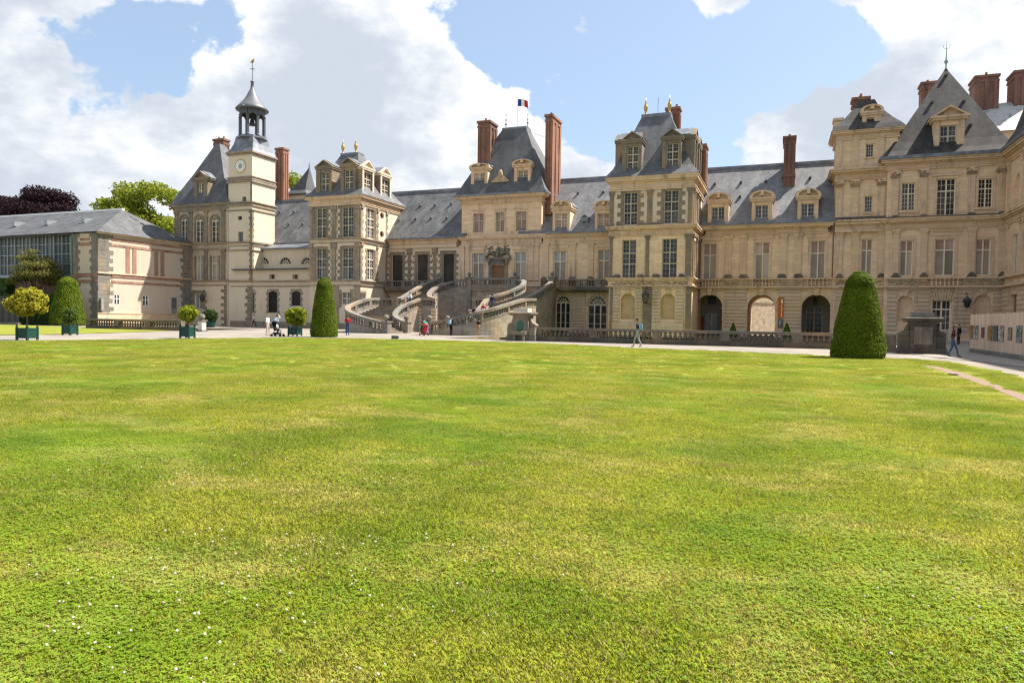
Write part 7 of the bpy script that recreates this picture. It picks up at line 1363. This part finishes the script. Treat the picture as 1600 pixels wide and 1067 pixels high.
def pushchair(label, loc, face, fabric, scale=1.):
    t = thing('pushchair', label, 'pushchair', loc, 'pushchairs'); W = Matrix.Translation(loc)@Matrix.Rotation(R(face), 4, 'Z')@Matrix.Scale(scale, 4)
    def put(nm, m, mat, sm=False): me = m.mesh(nm, sm); me.transform(W); return link(nm, me, mat, t)
    fm = MB()
    for s_ in (-.22, .22): fm.tube([(-.55, s_, 1.02), (-.40, s_, .98), (.35, s_, .12)], .016, 6); fm.tube([(.05, s_, .62), (-.32, s_, .12)], .016, 6); fm.tube([(-.32, s_, .12), (.35, s_, .14)], .012, 5)
    fm.tube([(-.55, -.22, 1.02), (-.55, .22, 1.02)], .018, 6); put('frame', fm, 'dark_metal'); put('seat', MB().prism([(-.18, -.19, .42), (.22, -.19, .40), (.22, -.19, .46), (-.10, -.19, .50), (-.26, -.19, .95), (-.32, -.19, .93)], (0, .38, 0)), fabric)
    put('canopy', MB().prism([(-.33, -.2, .9), (-.36, -.2, 1.02), (-.2, -.2, 1.12), (0, -.2, 1.06), (.04, -.2, .98), (-.2, -.2, 1.04)], (0, .4, 0)), fabric); put('basket', MB().rects([(.16, -.25, .2, -.16, .16), (.30, -.28, .22, -.18, .18)]), fabric)
    for x_ in (-.32, .35):
        for s_ in (-.24, .24):
            w_ = MB().lathe([(.06, -.02), (.10, -.02), (.10, .02), (.06, .02)], 0, 0, 12); me = w_.mesh('wheel'); me.transform(W@Matrix.Translation((x_, s_, .10))@Matrix.Rotation(R(90), 4, 'X')); link('wheel', me, 'black', t)
p = at_ground(433.5, 525.8); pushchair('black pushchair carrying a small child in front of the two women', p, 10, 'black', 1.05)
person('small blond child sitting in the black pushchair', p+Vector((.02, 0, .32)), 10, .88, 'white', 'black', 'hair_fair', 'white', 0, ('down', 'down'), -.2, .3, child=True)
pushchair('small red pushchair at the foot of the stairs', at_ground(662.5, 524), 160, 'red', .95)
x, y = G(617, 529.5); t = thing('ground_floodlight', 'black floodlight box lying on the edge of the lawn', 'floodlight', (x, y, 0)); MB().rects([(0, x-.22, x+.22, y-.12, y+.12), (.05, x-.22, x+.22, y-.12, y+.12)]).build('base', 'dark_metal', t); m = MB(); m.prism([(x-.26, y-.10, .05), (x-.26, y+.14, .05), (x-.26, y+.14, .20), (x-.26, y-.04, .24)], (.52, 0, 0)); m.build('housing', 'dark_metal', t); MB().add([(x-.22, y-.11, .06), (x+.22, y-.11, .06), (x+.22, y-.055, .22), (x-.22, y-.055, .22)], [(0, 1, 2, 3)]).build('lamp_glass', 'glass_dark', t)
x, y = G(1489, 586); t = thing('drain_grate', 'dark metal grate lying on the reddish dirt path', 'grate', (x, y, 0)); m = MB(); m.box(x-.13, x+.13, y-.11, y-.09, .007, .035); m.box(x-.13, x+.13, y+.09, y+.11, .007, .035)
for i in range(7): m.box(x-.13+i*.04, x-.112+i*.04, y-.09, y+.09, .007, .03)
m.build('grate', 'dark_metal', t)

# ------------------------------------------------------------------ grass and clover on the lawn
def blade_mat(name, bright, dry=0.):
    b = NB(name); g = lawn_colours(b); r_ = b.n('ShaderNodeNewGeometry').outputs['Random Per Island']
    col = b.mix(b.rng(r_, 0, 1, 0, .55, False), b.mix(1., g, (bright, bright, bright*.9), 'MULTIPLY'), b.mix(1., g, (bright*.55, bright*.62, bright*.5), 'MULTIPLY'))
    if dry: col = b.mix(b.rng(r_, 1-dry, 1-dry+.02), col, (.40, .34, .14))
    else: col = b.mix(1., col, (.78, 1.04, .6), 'MULTIPLY')
    b.fin(col, .5, .25); tr = b.n('ShaderNodeBsdfTranslucent'); b.l(col, tr.inputs[0]); ms = b.n('ShaderNodeMixShader'); ms.inputs[0].default_value = .5; b.l(b.p.outputs[0], ms.inputs[1]); b.l(tr.outputs[0], ms.inputs[2]); b.l(ms.outputs[0], b.out.inputs[0])
blade_mat('blade', 2.05, .16); blade_mat('clover', 1.65)
def patch(nb, ncl, hmin, hmax, seed, rad=.42):
    g = np.random.default_rng(seed); a = g.uniform(0, 6.283, nb); r = rad*np.sqrt(g.random(nb)); x, y = r*np.cos(a), r*np.sin(a); h = g.uniform(hmin, hmax, nb)*np.where(g.random(nb) < .015, 1.6, 1.); w_ = g.uniform(.0013, .0027, nb); d = g.uniform(0, 6.283, nb); ln = g.uniform(.1, 1.1, nb)*h
    dx, dy = np.cos(d), np.sin(d); sx, sy = -dy*w_, dx*w_; z0 = np.zeros(nb)-.004
    q = np.stack([np.stack([x-sx, y-sy, z0], 1), np.stack([x+sx, y+sy, z0], 1), np.stack([x+dx*ln*.45+sx*.8, y+dy*ln*.45+sy*.8, h*.65], 1), np.stack([x+dx*ln, y+dy*ln, h*.92], 1), np.stack([x+dx*ln*.45-sx*.8, y+dy*ln*.45-sy*.8, h*.65], 1)], 1)
    me = bpy.data.meshes.new('grass_tuft'); vs = [q.reshape(-1, 3)]; nf = [5]*nb; mi = [0]*nb
    if ncl:
        a = g.uniform(0, 6.283, ncl); r = rad*np.sqrt(g.random(ncl)); c = np.stack([r*np.cos(a), r*np.sin(a), g.uniform(.012, .030, ncl)], 1); s_ = g.uniform(.0045, .0085, ncl)
        for k in range(3):
            an = g.uniform(0, 6.283, ncl)*0+a*7+k*2.094; u = np.stack([np.cos(an), np.sin(an), g.uniform(-.25, .35, ncl)], 1); p_ = np.stack([-np.sin(an), np.cos(an), g.uniform(-.2, .2, ncl)], 1); s1 = s_[:, None]
            vs.append(np.stack([c, c+u*s1*.9-p_*s1*.75, c+u*s1*1.9, c+u*s1*.9+p_*s1*.75], 1).reshape(-1, 3)); nf += [4]*ncl; mi += [1]*ncl
    for q_ in range(2 if ncl > 100 else 0):     # broad-leaved weed rosettes
        cx0, cy0 = g.uniform(-.3, .3, 2); nl_ = 9; an = g.uniform(0, 6.283)+np.arange(nl_)*.698+g.uniform(-.2, .2, nl_); ll = g.uniform(.014, .032, nl_); u = np.stack([np.cos(an), np.sin(an), g.uniform(.1, .6, nl_)], 1)*ll[:, None]; p_ = np.stack([-np.sin(an), np.cos(an), an*0], 1)*(ll*.2)[:, None]; c = np.tile([[cx0, cy0, .012]], (nl_, 1))
        vs.append(np.stack([c, c+u*.6-p_, c+u, c+u*.6+p_], 1).reshape(-1, 3)); nf += [4]*nl_; mi += [1]*nl_
    V_ = np.concatenate(vs).astype(np.float32); nf = np.array(nf, dtype=np.int32); me.vertices.add(len(V_)); me.vertices.foreach_set('co', V_.reshape(-1)); me.loops.add(len(V_)); me.loops.foreach_set('vertex_index', np.arange(len(V_), dtype=np.int32)); me.polygons.add(len(nf)); me.polygons.foreach_set('loop_start', np.concatenate([[0], np.cumsum(nf)[:-1]]).astype(np.int32)); me.polygons.foreach_set('material_index', np.array(mi, dtype=np.int32)); me.update(calc_edges=True); me.validate(); me.materials.append(M['blade']); me.materials.append(M['clover']); return me
col_ = bpy.data.collections.new('grass_tufts')
for i, a in enumerate(((4800, 0, .012, .032), (4600, 50, .012, .032), (4400, 110, .012, .030), (3600, 420, .012, .028), (3000, 700, .010, .026))): o = bpy.data.objects.new('grass_tuft_%d' % i, patch(*a, 50+i)); col_.objects.link(o)
lp = np.array(lawn_pts)
def inside(x, y, poly_):
    c = np.zeros(len(x), bool); n = len(poly_)
    for i in range(n):
        (x0, y0), (x1, y1) = poly_[i], poly_[(i+1) % n]; k_ = ((y0 > y) != (y1 > y)); xi = (x1-x0)*(y-y0)/((y1-y0) if abs(y1-y0) > 1e-9 else 1e-9)+x0; c ^= k_ & (x < xi)
    return c
pts = []
for d0, d1, st in ((1.8, 9, .40), (9, 20, .50), (20, 52, .68)):
    n = int(55*2/st); gx, gy = np.meshgrid(np.arange(-60, 30, st), np.arange(0, 52, st)); gx = (gx+rng.uniform(-.5, .5, gx.shape)*st).ravel(); gy = (gy+rng.uniform(-.5, .5, gy.shape)*st).ravel()
    zc = gx*fwd.x+gy*fwd.y; lat = np.abs(gx*rt0.x+gy*rt0.y); k_ = (zc > d0) & (zc <= d1) & (lat < zc*.80+1.6)
    for q in range(8): k_ &= inside(gx+.22*math.cos(q*.785), gy+.22*math.sin(q*.785), lp) & ~inside(gx+.34*math.cos(q*.785), gy+.34*math.sin(q*.785), dirt_poly)
    pts.append(np.stack([gx[k_], gy[k_], np.zeros(k_.sum())], 1))
pts = np.concatenate(pts).astype(np.float32)
me = bpy.data.meshes.new('lawn_grass'); me.vertices.add(len(pts)); me.vertices.foreach_set('co', pts.reshape(-1)); me.update()
lg = bpy.data.objects.new('lawn_grass', me); C.objects.link(lg); lg['kind'] = 'stuff'; lg['label'] = 'short mown grass with clover covering the lawn'
gn = bpy.data.node_groups.new('scatter_grass', 'GeometryNodeTree'); gn.interface.new_socket('Geometry', in_out='INPUT', socket_type='NodeSocketGeometry'); gn.interface.new_socket('Geometry', in_out='OUTPUT', socket_type='NodeSocketGeometry')
A = lambda t_: gn.nodes.new(t_)
gi, go, ip, ci, rv, rs_, nz = A('NodeGroupInput'), A('NodeGroupOutput'), A('GeometryNodeInstanceOnPoints'), A('GeometryNodeCollectionInfo'), A('FunctionNodeRandomValue'), A('FunctionNodeRandomValue'), A('ShaderNodeTexNoise')
ci.inputs['Collection'].default_value = col_; ci.inputs['Separate Children'].default_value = True; ci.inputs['Reset Children'].default_value = True; ip.inputs['Pick Instance'].default_value = True
rv.data_type = 'FLOAT_VECTOR'; rv.inputs[1].default_value = (6.283, 0, 0); rv.inputs[0].default_value = (0, 0, 0)
cx_ = A('ShaderNodeCombineXYZ'); sp_ = A('ShaderNodeSeparateXYZ'); gn.links.new(rv.outputs[0], sp_.inputs[0]); gn.links.new(sp_.outputs[0], cx_.inputs[2])
rs_.data_type = 'FLOAT'; rs_.inputs[2].default_value = .85; rs_.inputs[3].default_value = 1.2
nz.inputs['Scale'].default_value = .30; nz.inputs['Detail'].default_value = 3; ps = A('GeometryNodeInputPosition'); gn.links.new(ps.outputs[0], nz.inputs['Vector'])
mr = A('ShaderNodeMapRange'); gn.links.new(nz.outputs[0], mr.inputs[0]); mr.inputs[1].default_value = .33; mr.inputs[2].default_value = .64; mr.inputs[3].default_value = -.6; mr.inputs[4].default_value = 4.2
rj = A('FunctionNodeRandomValue'); rj.data_type = 'FLOAT'; rj.inputs[2].default_value = -.9; rj.inputs[3].default_value = 1.1; rj.inputs['Seed'].default_value = 5
ad = A('ShaderNodeMath'); ad.operation = 'ADD'; gn.links.new(mr.outputs[0], ad.inputs[0]); gn.links.new(rj.outputs[1], ad.inputs[1]); rd = A('ShaderNodeMath'); rd.operation = 'ROUND'; gn.links.new(ad.outputs[0], rd.inputs[0]); cl_ = A('ShaderNodeClamp'); cl_.inputs['Max'].default_value = 4; gn.links.new(rd.outputs[0], cl_.inputs[0])
gn.links.new(gi.outputs[0], ip.inputs['Points']); gn.links.new(ci.outputs[0], ip.inputs['Instance']); gn.links.new(cl_.outputs[0], ip.inputs['Instance Index']); gn.links.new(cx_.outputs[0], ip.inputs['Rotation']); gn.links.new(rs_.outputs[1], ip.inputs['Scale']); gn.links.new(ip.outputs[0], go.inputs[0])
lg.modifiers.new('scatter', 'NODES').node_group = gn
# clover heads
n = 3300; zc = 2.4+30*rng.random(n)**1.5; la = rng.uniform(-.82, .82, n)*zc; fx, fy = fwd.x/math.hypot(fwd.x, fwd.y), fwd.y/math.hypot(fwd.x, fwd.y); X_, Y_ = zc*fx+la*rt0.x, zc*fy+la*rt0.y
cl_n = np.sin(X_*.9+1.3*np.sin(Y_*.7))*np.sin(Y_*1.1+2+np.sin(X_*.5)); k_ = inside(X_, Y_, lp) & (cl_n+rng.uniform(-.5, .45, n) > .30); X_, Y_ = X_[k_], Y_[k_]
hd_ = MB().lathe([(.3, -.7), (.9, -.3), (1, .1), (.7, .7), (.1, .95)], 0, 0, 7); HV = np.array(hd_.v); Q = []; fs = []; vs_ = []
for i in range(len(X_)):
    s_ = random.uniform(.0045, .0088); o_ = len(vs_)*len(HV); vs_.append(HV*s_+np.array([X_[i], Y_[i], random.uniform(.035, .06)])); fs += [tuple(j+o_ for j in f_) for f_ in hd_.f]
me = bpy.data.meshes.new('clover_flowers'); me.from_pydata(np.concatenate(vs_).tolist(), [], fs); b = NB('clover_head'); b.fin(b.mix(b.rng(b.n('ShaderNodeNewGeometry').outputs['Random Per Island'], .7, .95), (.52, .48, .38), (.42, .24, .24)), .8)
o = link('clover_flowers', me, 'clover_head'); o['kind'] = 'stuff'; o['label'] = 'white and pinkish clover heads dotted over the lawn'
